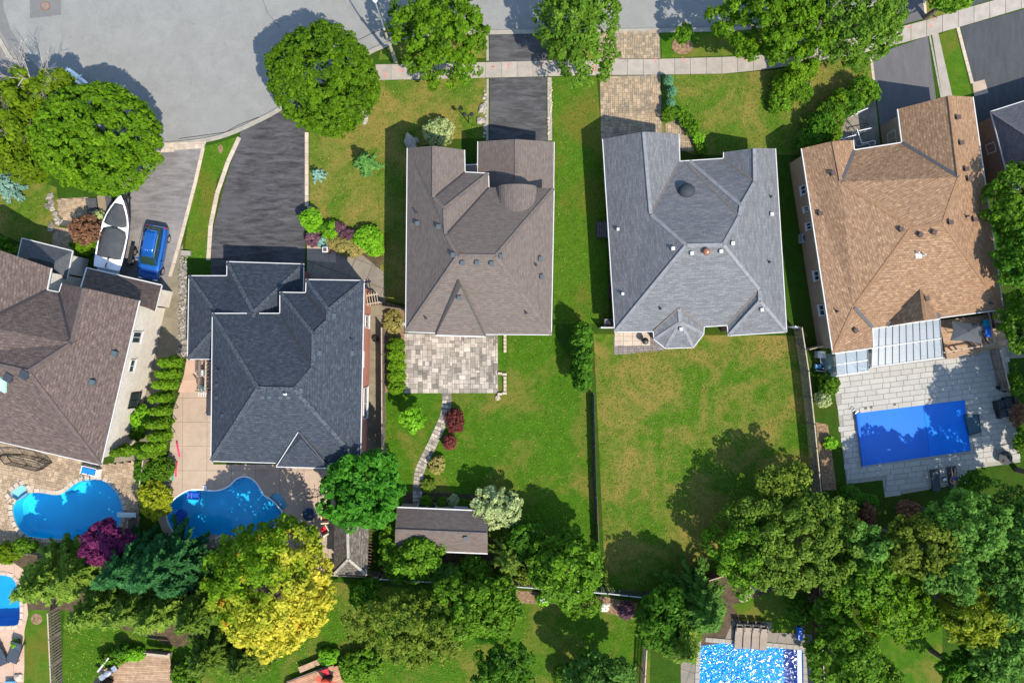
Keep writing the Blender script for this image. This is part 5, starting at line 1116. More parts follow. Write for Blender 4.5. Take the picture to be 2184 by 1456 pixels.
for s in (-1, 1):
    MB().box((s * 1.33, -1.6, .72), (.3, 1.9, .06)).build('fender', black, tr, local=True)
    for y in (-2.05, -1.2):
        w = thing('wheel', None, None, (s * 1.33, y, .34)); w.parent = tr
        m = MB(); m.tube([(-.1, 0, 0), (.1, 0, 0)], .33, 18); m.build('tyre', rubber, w, local=True); m = MB(); m.tube([(s * .09, 0, 0), (s * .12, 0, 0)], .18, 14); m.build('rim', alloy, w, local=True)

# ------------------------------------------------------------------ street lamp, yard lamp
c = P(843.5, 131); t = thing('street_lamp', 'tall grey concrete street lamp leaning arm over the cul-de-sac', 'street lamp', c)
jt = P(820, 59, 6.2) - c; MB().tube([(0, 0, 0), (0, 0, 3), (0, 0, 6.2)], [.17, .13, .095], 12).build('pole', plain('pole_concrete', (.27, .26, .24), .8, .1), t, local=True)
hd = P(801, 6, 8.6) - c; MB().tube([(0, 0, 5.9), (jt.x * .3, jt.y * .3, 6.9), (hd.x * .7, hd.y * .7, 8.2), tuple(hd)], [.07, .055, .05, .045], 8).build('arm', alloy, t, local=True)
e = hd + Vector((-.12, .55, .02)); MB().tube([tuple(hd), tuple(hd.lerp(e, .3)), tuple(e)], [.08, .2, .13], 10).build('lamp_head', plain('lamp_grey', (.5, .52, .55), .4, .05), t, local=True); MB().tube([(0, 0, 5.7), (0, 0, 5.95)], .14, 12).build('collar', black, t, local=True)
c = P(1000, 262); t = thing('yard_lamp', 'black garden lamp post with lantern arms on the middle front lawn', 'lamp post', c); MB().tube([(0, 0, 0), (0, 0, 2.0)], .05, 8).build('post', black, t, local=True); MB().bar((-.32, 0, 1.9), (.32, 0, 1.9), .04).build('arm', black, t, local=True)
for s in (-1, 1): MB().lathe((s * .32, 0, 1.85), [(.05, 0), (.13, .08), (.15, .3), (.19, .33), (.03, .48)], 10).build('lantern', black, t, local=True)

# ------------------------------------------------------------------ decks, pergolas, sunroom
def deck(px, z, ang, label, mat=wood, bw=.14, name='deck', rail=None, th=.16):
    q = [Vector((p.x, p.y)) for p in PP(px, z)]; c = sum(q, Vector((0, 0))) / len(q); t = thing(name, label, 'deck', (c.x, c.y, 0)); MB().prism(inset(q, .05), .0 if z < .4 else z - .2, z - .04).build('frame', wood_old, t)
    a = math.radians(ang); d = Vector((math.cos(a), math.sin(a))); n = Vector((-d.y, d.x)); lo = min((p - c).dot(n) for p in q); hi = max((p - c).dot(n) for p in q); k = int((hi - lo) / (bw + .012)); cnt = 0; rest = MB()
    for i in range(k):
        v = lo + (i + .5) * (bw + .012); xs = []
        for j in range(len(q)):
            A, B = q[j] - c, q[(j + 1) % len(q)] - c; va, vb = A.dot(n), B.dot(n)
            if (va > v) != (vb > v): u = (v - va) / (vb - va); xs.append(A.dot(d) + (B.dot(d) - A.dot(d)) * u)
        xs.sort()
        for x0, x1 in zip(xs[::2], xs[1::2]):
            m = d * ((x0 + x1) / 2) + n * v; link('plank', unit_box(mat), None, t, (m.x, m.y, z - .02), (0, 0, a), (x1 - x0, bw, .035))
    return t
d1 = deck([(2004, 685), (2135, 665), (2150, 740), (2020, 766)], .35, 6.8, 'wooden deck with dark canopy behind the tan house', wood)
fr = MB(); 
for A, B in (((2012, 752), (2122, 733)), ((2122, 733), (2108, 665))): q = PP([A, B], 1.0); MB().bar(q[0], q[1], .1, .08).build('railing', wood_lt, d1)
for x, y in ((2012, 752), (2045, 746), (2085, 740), (2122, 733), (2100, 660)): q = P(x, y, .6); MB().box((q.x, q.y, .6), (.1, .1, 1.0)).build('railing_post', wood_lt, d1)
for A, B in (((2018, 735), (2036, 752)), ((2058, 725), (2082, 744)), ((2095, 712), (2110, 735))): q = PP([A, B], .5); MB().bar(q[0], q[1], .08, .08).build('joist', wood_red, d1)
# cantilevered square canopy
q = [P(2030, 684, 2.5), P(2098, 690, 2.5), P(2094, 733, 2.5), P(2027, 726, 2.5)]; ce = P(2066, 707, 3.0); t = thing('parasol', 'dark grey square parasol over the tan house deck', 'parasol', (ce.x, ce.y, .35))
m = MB(); mid = [(a + b) / 2 + (ce - (a + b) / 2) * .12 for a, b in zip(q, q[1:] + q[:1])]; vs = [ce]; [vs.extend((a, b)) for a, b in zip(q, mid)]; vs2 = [v - Vector((0, 0, .03)) for v in vs]
m.add(vs + vs2, [(0, 1 + i, 1 + (i + 1) % 8) for i in range(8)] + [(9, 10 + (i + 1) % 8, 10 + i) for i in range(8)] + [(1 + i, 10 + i, 10 + (i + 1) % 8, 1 + (i + 1) % 8) for i in range(8)]); m.build('canopy', slate_c, t)
MB().tube([(ce.x, ce.y, .35), (ce.x, ce.y, 3.05)], .035, 8).build('pole', black, t); 
for p in q: MB().bar(ce - Vector((0, 0, .06)), p - Vector((0, 0, .04)), .03).build('rib', black, t)
bar_grey = plain('bar_grey', (.12, .13, .15), .5, .05)
# sunroom: glazed lean-to roofs
def glazed(px, hts, n, label, m_cross=1):
    q = [P(x, y, h) for (x, y), h in zip(px, hts)]; c = sum(q, Vector()) / 4; t = thing('sunroom', label, 'sunroom', (c.x, c.y, 0))
    for i in range(n):
        a, b = i / n, (i + 1) / n; A = q[0].lerp(q[1], a); B = q[0].lerp(q[1], b); Cc = q[3].lerp(q[2], b); D = q[3].lerp(q[2], a); u = Vector((0, 0, .02)); m = MB(); m.add([A, B, Cc, D, A - u, B - u, Cc - u, D - u], [(0, 1, 2, 3), (7, 6, 5, 4), (0, 4, 5, 1), (2, 6, 7, 3)]); m.build('roof_pane', pane_clear, t)
    for i in range(n + 1): a = i / n; MB().bar(q[0].lerp(q[1], a) + Vector((0, 0, .03)), q[3].lerp(q[2], a) + Vector((0, 0, .03)), .04, .08).build('glazing_bar', bar_grey, t)
    for k in range(m_cross + 1 if m_cross else 0): a = k / m_cross; MB().bar(q[0].lerp(q[3], a) + Vector((0, 0, .02)), q[1].lerp(q[2], a) + Vector((0, 0, .02)), .1, .07).build('beam', trim, t)
    for p in (q[3], q[2]): MB().box((p.x, p.y, p.z / 2), (.14, .14, p.z)).build('post', trim, t)
    # glazed walls below
    for A, B in ((q[3], q[2]), (q[0], q[3]), (q[1], q[2])):
        m = MB(); m.add([(A.x, A.y, .1), (B.x, B.y, .1), (B.x, B.y, B.z - .05), (A.x, A.y, A.z - .05)], [(0, 1, 2, 3)]); m.build('wall_pane', pane_clear, t)
    return t
glazed([(1861, 701), (2004, 680), (2009, 762), (1858, 783)], [3.3, 3.3, 2.5, 2.5], 10, 'long glass lean-to sunroom behind the tan house', 2)
glazed([(1781, 754), (1850, 744), (1851, 791), (1785, 801)], [3.1, 3.1, 2.3, 2.3], 3, 'small glass lean-to beside the sunroom', 2)
MB().box(P(1880, 735, .2) + Vector((0, 0, .25)), (2.4, 1.2, .7), .1).build('sofa', cream); tag(bpy.data.objects['sofa'], 'pale sofa seen through the long glass sunroom roof', 'sofa')
o = MB().box(P(1818, 778, .2) + Vector((0, 0, .2)), (2.0, 1.4, .75), .1).build('hot_tub', plain('tub_shell', (.45, .55, .62), .3, .05)); tag(o, 'pale hot tub seen under the small glass lean-to', 'hot tub')
# bottom decks
deck([(222, 1410), (242, 1396), (305, 1405), (312, 1393), (362, 1398), (366, 1440), (372, 1500), (210, 1500), (212, 1430)], .5, 2, 'weathered wooden deck with grill at the bottom left', wood)
for k, (x, y, x2, y2) in enumerate([(208, 1432, 232, 1402)]): q = PP([(x, y), (x2, y2)], 1.2); MB().bar(q[0], q[1], .12, .06).build('railing', trim, bpy.data.objects['deck.001'])
q = PP([(313, 1392), (362, 1397)], .95); b = thing('bench', 'pale wooden bench along the top edge of the bottom left deck', 'bench', q[0]); MB().bar(q[0], q[1], .4, .06).build('seat', wood_lt, b); MB().bar(q[0] + Vector((0, .25, .35)), q[1] + Vector((0, .25, .35)), .06, .4).build('backrest', wood_lt, b); MB().bar(q[0] - Vector((0, 0, .25)), q[1] - Vector((0, 0, .25)), .3, .4).build('base', wood_old, b)
deck([(610, 1452), (700, 1418), (755, 1425), (760, 1500), (600, 1500)], .5, 20, 'reddish wooden deck at the bottom centre', plain('red_deck_wood', (.30, .15, .09), .8, c2=(.42, .23, .14), scale=3, obj=.16))
q = PP([(638, 1428), (682, 1410)], .45); m = MB(); m.bar(q[0], q[1], .5, .06); o = m.build('deck_step', wood); tag(o, 'wooden step at the top of the reddish deck', 'step')
# pergola with grill beside the dark house
c = P(432, 800); t = thing('pergola', 'pale pergola of short slats beside the dark house', 'pergola', c)
for x in (426, 440): q = PP([(x, 768), (x - 2, 832)], 2.2); MB().bar(q[0], q[1], .14, .12).build('beam', wood_lt, t)
for y in (770, 832):
    for x in (427, 442): q = P(x, y, 1.1); MB().box((q.x, q.y, 1.1), (.1, .1, 2.2)).build('post', wood_lt, t)
for i in range(15): q = PP([(419, 771 + i * 4.2), (430, 770 + i * 4.2)], 2.3); MB().bar(q[0], q[1], .06, .1).build('slat', wood_old, t)
for i in range(8): q = PP([(440, 772 + i * 8), (449, 771 + i * 8)], 2.3); MB().bar(q[0], q[1], .05, .1).build('slat', wood_old, t)
c = P(438, 826); t = thing('charcoal_grill', 'round black kettle grill under the pergola end', 'grill', c); MB().lathe((0, 0, .55), [(.02, 0), (.25, .08), (.36, .3), (.34, .42), (.2, .58), (.03, .62)], 16).build('bowl', plain('teal_enamel', (.03, .10, .14), .2, .05), t, smooth=True, local=True); MB().tube([(0, 0, 0), (0, 0, .6)], .2, 8).build('stand', black, t, local=True)
o = MB().box(P(432, 795, .4), (.7, .5, .8)).build('storage_box', trim); tag(o, 'small white box inside the pergola', 'box')
c = P(438, 838); t = thing('wall_trellis', 'tiny white rack on the pink concrete below the pergola', 'rack', c); [MB().bar((-.3 + .2 * i, -.3, .6), (-.3 + .2 * i, .3, .6), .04).build('bar', white, t, local=True) for i in range(4)]; MB().bar((-.35, 0, .6), (.45, 0, .6), .04).build('rail', white, t, local=True); [MB().bar((x, 0, 0), (x, 0, .6), .04).build('leg', white, t, local=True) for x in (-.3, .4)]
# entrance railing and hoop before the tan house
t = thing('porch_railing', 'white metal railing at the tan house entrance', 'railing', P(1830, 300))
def rl(pts, z, m=white):
    q = PP(pts, z); 
    for a, b in zip(q, q[1:]): MB().bar(a, b, .06, .06).build('rail', m, t); MB().bar(a - Vector((0, 0, z - .1)), b - Vector((0, 0, z - .1)), .05, .05).build('rail', m, t)
    for a, b in zip(q, q[1:]):
        k = max(2, int((b - a).length / .35))
        for i in range(k + 1): p = a.lerp(b, i / k); MB().box((p.x, p.y, z / 2), (.03, .03, z)).build('baluster', m, t)
rl([(1797, 248), (1822, 243), (1851, 231)], 1.0); rl([(1789, 298), (1826, 288)], 1.0); rl([(1838, 306), (1866, 300), (1867, 308)], 1.0); rl([(1828, 276), (1838, 306)], 1.0); rl([(1832, 279), (1860, 273)], 1.0)
c = P(1826, 282); t = thing('iron_trellis', 'dark metal trellis post by the tan house porch', 'trellis', c); MB().bar((0, 0, 0), (0, 0, 2.2), .06).build('post', black, t, local=True); MB().bar((0, 0, 2.2), (-.5, .2, 1.5), .05).build('bracket', black, t, local=True); MB().bar((0, 0, 1.2), (-.5, .2, 1.5), .05).build('bracket', black, t, local=True)

# ------------------------------------------------------------------ garden furniture and small things
def lounger(px, py, ang, label, group, fab, frm, back=.45, L=1.95, w=.65, z0=0, slat=False):
    c = P(px, py); t = thing('sun_lounger', label, 'sun lounger', (c.x, c.y, z0), math.radians(ang), group)
    for s in (-1, 1):
        MB().bar((s * w / 2, -L / 2, .3), (s * w / 2, L / 2, .3), .05, .05).build('side_rail', frm, t, local=True)
        for y in (-L / 2 + .2, L / 2 - .25): MB().box((s * w / 2, y, .15), (.05, .05, .3)).build('leg', frm, t, local=True)
    MB().box((0, -.3, .36), (w, L * .64, .07)).build('cushion', fab, t, local=True); y = L * .14
    MB().bar((0, y, .38), (0, L / 2 - .02, .38 + back), w, .07).build('backrest', fab, t, local=True); MB().bar((0, L / 2 - .2, .4 + back * .8), (0, L / 2 + .02, .47 + back * .96), w * .8, .08).build('headrest', fab, t, local=True)
    return t
gl = 'taupe loungers by the sparkling pool'
for i, (x, y) in enumerate([(1572, 1358), (1590, 1358), (1608, 1359), (1625, 1361)]):
    t = lounger(x, y - 2, 180 - 3, ['leftmost', 'second from the left', 'third from the left', 'rightmost'][i] + ' of the four taupe loungers by the sparkling pool', gl, tan_c, black, .1)
    t.rotation_euler[2] = math.radians(-3)
for i in range(4):
    c = P(1574 + i * 17, 1331 + i); t = thing('deck_chair', ['leftmost', 'second', 'third', 'rightmost'][i] + ' black slatted chair in the row above the taupe loungers', 'chair', c, -.05, 'black chairs above the loungers')
    MB().box((0, -.1, .38), (.55, .5, .04)).build('seat', black, t, local=True); MB().bar((0, .18, .4), (0, .4, .85), .55, .04).build('backrest', black, t, local=True)
    for s in (-1, 1): MB().bar((s * .3, -.4, .6), (s * .3, .35, .62), .03).build('armrest', black, t, local=True); MB().bar((s * .3, -.35, 0), (s * .3, -.35, .6), .04).build('leg', black, t, local=True); MB().bar((s * .3, .3, 0), (s * .3, .3, .6), .04).build('leg', black, t, local=True)
lounger(1990, 1022, 5, 'left empty charcoal lounger at the foot of the pale terrace', 'charcoal loungers by the covered pool', char_c, dark_p, .1, 2.0, .7)
lt = lounger(2026, 1016, 5, 'charcoal lounger carrying a sunbathing person', 'charcoal loungers by the covered pool', char_c, dark_p, .1, 2.0, .7)
c = P(2008, 1020); t = thing('side_table', 'small table with a pale towel between the charcoal loungers', 'table', c); MB().lathe((0, 0, .38), [(.26, 0), (.26, .03)], 16).build('table_top', dark_p, t, local=True); MB().tube([(0, 0, 0), (0, 0, .38)], .04, 8).build('leg', dark_p, t, local=True)
o = MB().box((c.x, c.y, .46), (.34, .22, .08), .4).build('towel', towel); tag(o, 'folded pale towel on the small table between loungers', 'towel')
def wicker(px, py, ang, label, w=.85, mat=dark_p, cush=char_c):
    c = P(px, py); t = thing('patio_chair', label, 'chair', c, math.radians(ang), 'dark wicker seats on the pale terrace'); MB().box((0, 0, .2), (w, .8, .36)).build('base', mat, t, local=True); MB().box((0, -.05, .42), (w - .24, .6, .12)).build('cushion', cush, t, local=True); MB().box((0, .36, .5), (w, .14, .6)).build('backrest', mat, t, local=True)
    for s in (-1, 1): MB().box((s * (w / 2 - .06), 0, .4), (.12, .8, .34)).build('armrest', mat, t, local=True)
wicker(2126, 863, 100, 'left dark wicker seat facing the covered pool', .8); wicker(2145, 858, -80, 'large dark wicker seat at the terrace edge', 1.0); wicker(2131, 880, 15, 'lower dark wicker seat on the pale terrace', .8)
c = P(2134, 824); t = thing('plant_pots', 'cluster of dark pots with plants at the terrace edge', 'planter', c)
for i in range(4): MB().lathe((.35 * math.cos(i * 1.7), .35 * math.sin(i * 1.7), 0), [(.14, 0), (.2, .35), (.17, .36)], 10).build('pot', black, t, local=True)
c = P(2136, 974); t = thing('fire_table', 'round dark table near the terrace corner', 'table', c); MB().lathe((0, 0, .45), [(.62, 0), (.64, .04), (.6, .06)], 24).build('table_top', dark_p, t, local=True); MB().lathe((0, 0, 0), [(.3, 0), (.22, .45)], 16).build('base', dark_p, t, local=True)
for k in range(3): a = k * 2.1; MB().box((.35 * math.cos(a), .35 * math.sin(a), .55), (.2, .15, .06), a).build('table_setting', black, t, local=True)
# blue slide parts on the deck rail
for (x, y, s, mt, lb) in ((2105, 689, .6, plain('cyan_plastic', (.0, .24, .42), .4, .05), 'cyan plastic play panel on the tan house deck rail'), (2109, 707, .95, cover_lt, 'royal blue plastic slide panel hanging by the deck')):
    q = P(x, y, 1.0); o = MB().box((q.x, q.y, .9), (.5, s, .12), .05).build('play_panel', mt); tag(o, lb, 'panel')
    MB().box((q.x, q.y, .45), (.3, .1, .9)).build('support', mt, None); s_ = bpy.data.objects[-1] if False else None
for ob in list(bpy.data.objects):
    if ob.name.startswith('support') and ob.parent is None:
        par = min((x for x in bpy.data.objects if x.name.startswith('play_panel')), key=lambda x: (Vector(x.bound_box[0]) - Vector(ob.bound_box[0])).length); ob.parent = par
# pool equipment
c = P(1752, 775); t = thing('pool_pump', 'cluster of pool pump and filter beside the small glass lean-to', 'pool equipment', c)
MB().box((-.3, .8, .35), (.7, .6, .7)).build('heater', plain('heater_grey', (.35, .38, .40), .5, .1), t, local=True); MB().lathe((.3, -.2, 0), [(.3, 0), (.32, .6), (.2, .85), (.05, .9)], 14).build('filter_tank', plain('tank_teal', (.06, .14, .16), .3, .05), t, local=True); MB().lathe((.9, -.5, 0), [(.22, 0), (.24, .6), (.05, .7)], 12).build('filter_tank', black, t, local=True)
MB().tube([(-.6, -.6, .15), (.2, -.7, .15), (.3, -.3, .2), (-.2, .1, .3), (-.3, .8, .3)], .05, 8).build('pipe', white, t, local=True); MB().tube([(-.7, 0, .2), (-.1, -.4, .2), (.9, -.5, .3)], .045, 8).build('pipe', alloy, t, local=True); MB().box((-.45, -.25, .2), (.5, .35, .35)).build('pump', plain('pump_blue', (.08, .2, .35), .5, .1), t, local=True)
c = P(1712, 510); t = thing('air_conditioner', 'dark round topped cooling unit beside the tan house wall', 'air conditioner', c); MB().box((0, 0, .4), (.8, .8, .8)).build('housing', plain('unit_grey', (.2, .23, .25), .6, .1), t, local=True); MB().lathe((0, 0, .8), [(.36, 0), (.34, .05), (.1, .07)], 18).build('fan_grille', plain('grille_blue', (.03, .06, .09), .3, .1), t, local=True)
c = P(1296, 690); t = thing('air_conditioner', 'grey cooling unit beside the grey house corner', 'air conditioner', c); MB().box((0, 0, .4), (.8, .75, .8)).build('housing', plain('unit_dark', (.12, .13, .14), .6, .1), t, local=True); MB().lathe((0, 0, .8), [(.34, 0), (.3, .05), (.1, .07)], 18).build('fan_grille', black, t, local=True)
c = P(1284, 491); t = thing('window_well', 'dark slatted box against the left wall of the grey house', 'window well', c); MB().box((0, 0, .2), (1.1, 1.35, .4)).build('box', plain('well_dark', (.05, .045, .05), .8, .1), t, local=True); [MB().box((-.4 + .2 * i, 0, .42), (.05, 1.3, .04)).build('slat', wood_old, t, local=True) for i in range(5)]
c = P(1300, 622); t = thing('compost_bin', 'narrow dark bin against the left wall of the grey house', 'bin', c); MB().box((0, 0, .5), (.35, 1.3, 1.0)).build('body', vent_b, t, local=True); MB().box((0, 0, 1.03), (.4, 1.35, .06)).build('lid', black, t, local=True)
c = P(1372, 727); t = thing('kettle_grill', 'small black grill on the grey house patio', 'grill', c); MB().lathe((0, 0, .5), [(.05, 0), (.26, .1), (.3, .3), (.2, .45), (.02, .5)], 14).build('bowl', black, t, local=True); MB().tube([(0, 0, 0), (0, 0, .5)], .15, 6).build('stand', black, t, local=True)
# winged pool surroundings
def floaty(px, py, ang, label, L, w):
    c = P(px, py, -.1); t = thing('pool_float', label, 'pool float', (c.x, c.y, -.1), math.radians(ang)); m = MB(); 
    for s in (-1, 1): m.tube([(s * w / 2, -L / 2, .06), (s * w / 2, L / 2, .06)], .1, 8)
    for y in (-L / 2, L / 2, L / 5): m.tube([(-w / 2, y, .06), (w / 2, y, .06)], .09, 8)
    m.build('tube', plain('float_blue', (.005, .04, .28), .3, .05), t, local=True); MB().box((0, 0, .03), (w, L, .05)).build('base', plain('float_mid', (.01, .07, .35), .35, .05), t, local=True); return t
floaty(414, 1056, 85, 'blue inflatable lounger float near the top of the winged pool', 1.0, .55); floaty(383, 1101, -38, 'dark blue inflatable float in the left of the winged pool', 1.15, .65)
for pts, mt, lb in (([(377, 941), (379, 955), (383, 974)], pink, 'upper pink pool noodle on the beige patio'), ([(377, 984), (375, 1000), (375, 1016)], pink, 'lower pink pool noodle by the rounded shrub'), ([(372, 992), (369, 1010), (368, 1024)], teal, 'green pool noodle beside the lower pink one')):
    tag(MB().tube(PP(pts, .08), .075, 8).build('pool_noodle', mt, smooth=True), lb, 'pool noodle')
c = P(438, 1039); t = thing('pool_skimmer', 'white square skimmer lid above the winged pool', 'lid', c); MB().box((0, 0, .06), (.3, .3, .08)).build('lid', white, t, local=True)
c = P(664, 1092); t = thing('patio_table', 'round dark glass table in the shade beside the red cushioned chair', 'table', c); MB().lathe((0, 0, .7), [(.55, 0), (.57, .03), (.5, .05)], 24).build('table_top', plain('table_navy', (.02, .035, .07), .15, .1), t, local=True); MB().tube([(0, 0, 0), (0, 0, .7)], .1, 8).build('leg', black, t, local=True); MB().lathe((.15, -.15, .75), [(.12, 0), (.08, .12)], 10).build('bowl', copper, t, local=True)
def rchair(px, py, ang, label):
    c = P(px, py); t = thing('cushioned_chair', label, 'chair', c, math.radians(ang)); MB().box((0, 0, .2), (.7, .7, .3)).build('frame', plain('cream_frame', (.45, .38, .28), .7, .1), t, local=True); MB().box((0, .02, .42), (.52, .52, .14)).build('cushion', red_c, t, local=True); MB().bar((0, -.32, .4), (0, -.42, .9), .65, .1).build('backrest', cream, t, local=True)
    for s in (-1, 1): MB().box((s * .34, 0, .42), (.08, .7, .3)).build('armrest', cream, t, local=True)
rchair(697, 1100, 5, 'cream chair with red cushion beside the gazebo'); rchair(694, 1127, 30, 'red cushioned chair half under the yellow maple'); 
c = P(688, 1095); MB().lathe((c.x, c.y, 0), [(.18, 0), (.2, .4), (.05, .42)], 12).build('garden_stool', towel); tag(bpy.data.objects['garden_stool'], 'small pale stool between the table and the red cushioned chair', 'stool')
# bicycle lying in dappled shade
c = P(675, 1056); t = thing('bicycle', 'black bicycle standing on the patio in dappled shade', 'bicycle', c, math.radians(100))
for y in (-.52, .52):
    w = thing('wheel', None, None, (0, y, .34)); w.parent = t; m = MB(); pts = [(0, .33 * math.cos(a * math.pi / 10), .33 * math.sin(a * math.pi / 10)) for a in range(21)]; m.tube(pts, .022, 5, False); m.build('tyre', rubber, w, local=True); m = MB(); [m.bar((0, 0, 0), (0, .31 * math.cos(k), .31 * math.sin(k)), .008) for k in range(8)]; m.build('rim', alloy, w, local=True)
m = MB(); fp = {'a': (0, .52, .34), 'b': (0, .12, .32), 'c': (0, .2, .82), 'd': (0, -.32, .85), 'e': (0, -.52, .34), 'f': (0, .22, .95)}; [m.bar(fp[x], fp[y], .035) for x, y in ('ab', 'bc', 'ac', 'cd', 'bd', 'de', 'cf')]; m.build('frame', black, t, local=True); MB().box((0, .22, .97), (.14, .26, .05)).build('saddle', black, t, local=True); MB().bar((-.3, -.35, 1.02), (.3, -.35, 1.02), .03).build('handlebar', black, t, local=True)
# kidney pool side: blue lounger, folding mesh pen
c = P(198, 1003); t = thing('pool_lounge_box', 'white framed bench with bright blue cushion at the house corner', 'bench', c, math.radians(-13)); MB().box((0, 0, .25), (1.6, .68, .4)).build('frame', white, t, local=True); MB().box((-.03, 0, .5), (1.25, .48, .12)).build('cushion', plain('bright_blue', (.005, .14, .50), .5, .05), t, local=True); MB().box((.72, 0, .6), (.12, .7, .3)).build('armrest', white, t, local=True)
t = thing('mesh_pen', 'folding dark mesh pen standing on the cobble patio', 'pen', P(60, 985)); pts = [(-30, 985), (0, 975), (12, 967), (26, 985), (60, 992), (92, 1000), (112, 985), (84, 975), (50, 968), (12, 967)]
q = PP(pts, 0)
for a, b in zip(q, q[1:]):
    m = MB(); up = Vector((0, 0, .95)); m.bar(a + up, b + up, .05); m.bar(a + Vector((0, 0, .06)), b + Vector((0, 0, .06)), .04); m.bar(a, a + up, .05)
    for i in range(1, 12): p = a.lerp(b, i / 12); m.bar(p + Vector((0, 0, .05)), p + up, .012)
    for j in range(1, 9): m.bar(a + up * j / 9, b + up * j / 9, .012)
    m.build('mesh_panel', black, t)
# bottom left furniture
lounger(38, 1385, -20, 'right dark padded lounger in the bottom left corner', 'padded loungers in the bottom left corner', char_c, dark_p, .3, 2.0, .9); lounger(4, 1392, 25, 'left dark padded lounger in the bottom left corner', 'padded loungers in the bottom left corner', char_c, dark_p, .3, 2.0, .9)
c = P(40, 1366); t = thing('flower_pot', 'pot of small flowers above the right padded lounger', 'planter', c); MB().lathe((0, 0, 0), [(.2, 0), (.28, .4), (.22, .42)], 12).build('pot', vent_b, t, local=True); pp = t
rock(40, 1443, .55, 'long pale stone at the edge of the bottom left patio', seed=11, mat=coping_m, fl=.4); o = MB().box(P(22, 1456, .3), (.8, .4, .3)).build('cooler', plain('cooler_blue', (.1, .3, .5), .4, .3, 12)); tag(o, 'pale blue cooler box at the bottom left edge', 'box')
# grill on bottom-left deck
def grill(px, py, ang, label, z=.5, lid=plain('grill_steel', (.30, .32, .36), .3, .1, metal=.5)):
    c = P(px, py, z); t = thing('gas_grill', label, 'grill', (c.x, c.y, z), math.radians(ang)); MB().box((0, 0, .4), (.8, .5, .8)).build('cabinet', black, t, local=True); MB().lathe((0, 0, .8), [(.3, 0), (.28, .2), (.15, .3), (.02, .32)], 14, 1.3, .85).build('lid', lid, t, local=True)
    for s in (-1, 1): MB().box((s * .62, 0, .82), (.42, .45, .04)).build('side_shelf', lid, t, local=True)
grill(242, 1425, 35, 'steel gas grill near the rail of the bottom left deck'); grill(232, 1450, -30, 'dark covered grill in the corner of the bottom left deck', lid=black)
c = P(378, 1430); t = thing('flower_pots', 'group of flower pots right of the bottom left deck', 'planter', c)
for i in range(5): MB().lathe((.45 * math.cos(i * 1.3), .6 * math.sin(i * 1.9), 0), [(.15, 0), (.22, .35), (.18, .36)], 10).build('pot', [copper, dark_p, trim, vent_b, slate_c][i], t, local=True)
grill(700, 1443, -20, 'grey grill on the reddish deck', lid=plain('red_lid', (.4, .06, .03), .4, .1)); c = P(660, 1470, .5); 
c = P(697, 1428, .5); t = thing('folding_chair', 'red and dark folding chair on the reddish deck', 'chair', (c.x, c.y, .5), .4); MB().box((0, 0, .4), (.5, .5, .05)).build('seat', red_c, t, local=True); MB().bar((0, .25, .4), (0, .4, .9), .5, .05).build('backrest', red_c, t, local=True); [MB().bar((sx * .22, sy * .22, 0), (sx * .22, sy * .22, .4), .04).build('leg', black, t, local=True) for sx in (-1, 1) for sy in (-1, 1)]
# lamp pillar and mailbox-like posts by the dark house walk
c = P(701, 537); t = thing('porch_column', 'small square white capped column by the dark house walk', 'column', c); MB().box((0, 0, .6), (.32, .32, 1.2)).build('shaft', brick_r, t, local=True); MB().box((0, 0, 1.23), (.46, .46, .08)).build('cap', trim, t, local=True); MB().box((0, 0, 1.3), (.26, .26, .1)).build('inner_cap', vent_b, t, local=True)
c = P(802, 723); t = thing('hose_reel', 'small black hose reel on the path right of the dark house', 'hose reel', c); m = MB(); m.tube([(.22 * math.cos(a), .22 * math.sin(a), .25) for a in [k * .5 for k in range(14)]], .07, 8); m.build('hose', rubber, t, local=True); MB().tube([(0, 0, 0), (0, 0, .25)], .08, 8).build('hub', black, t, local=True)
o = MB().box(P(397, 540, .1), (.8, .42, .3), -.05).build('stone_bench', kerb_m); tag(o, 'pale stone block at the end of the green grass strip', 'block')
for k, (x, y, w, h, a, lb) in enumerate([(192, 440, .5, 1.4, 0, 'left dark stone step of the tan landing'), (204, 440, .4, 1.4, 0, 'second dark stone step of the tan landing'), (222, 436, .8, 1.5, 0, 'broad pale stone step beside the boat'), (236, 436, .5, 1.4, 0, 'dark stone step nearest the boat')]):
    c = P(x, y); o = MB().box((c.x, c.y, .06 + .04 * k), (w, h, .1 + .03 * k), math.radians(8)).build('garden_step', pv_tan if k == 2 else plain('dark_step%d' % 0, (.055, .055, .06), .8, .15) ); tag(o, lb, 'step')
c = P(150, 478); tag(MB().box((c.x, c.y, .06), (1.9, .42, .14), math.radians(-8)).build('garden_step', MATS['dark_step0']), 'long dark stone step below the tan landing', 'step')
for ob in (MATS['dark_step0'],): ob.name = 'dark_step'

# ------------------------------------------------------------------ person lying on the lounger
def skin_body(name, V, E, rad, mat, parent, sub=2):
    me = bpy.data.meshes.new(name); me.from_pydata(V, E, []); ob = link(name, me, mat, parent); md = ob.modifiers.new('skin', 'SKIN'); md.use_smooth_shade = True
    for i, r in enumerate(rad): me.skin_vertices[0].data[i].radius = (r, r * .85); me.skin_vertices[0].data[i].use_root = (i == 0)
    s = ob.modifiers.new('sub', 'SUBSURF'); s.levels = sub; s.render_levels = sub; return ob
p = thing('person', 'person in blue swimwear lying on the right charcoal lounger', 'person', (lt.location.x, lt.location.y, 0), lt.rotation_euler[2] + math.pi)
z = .50
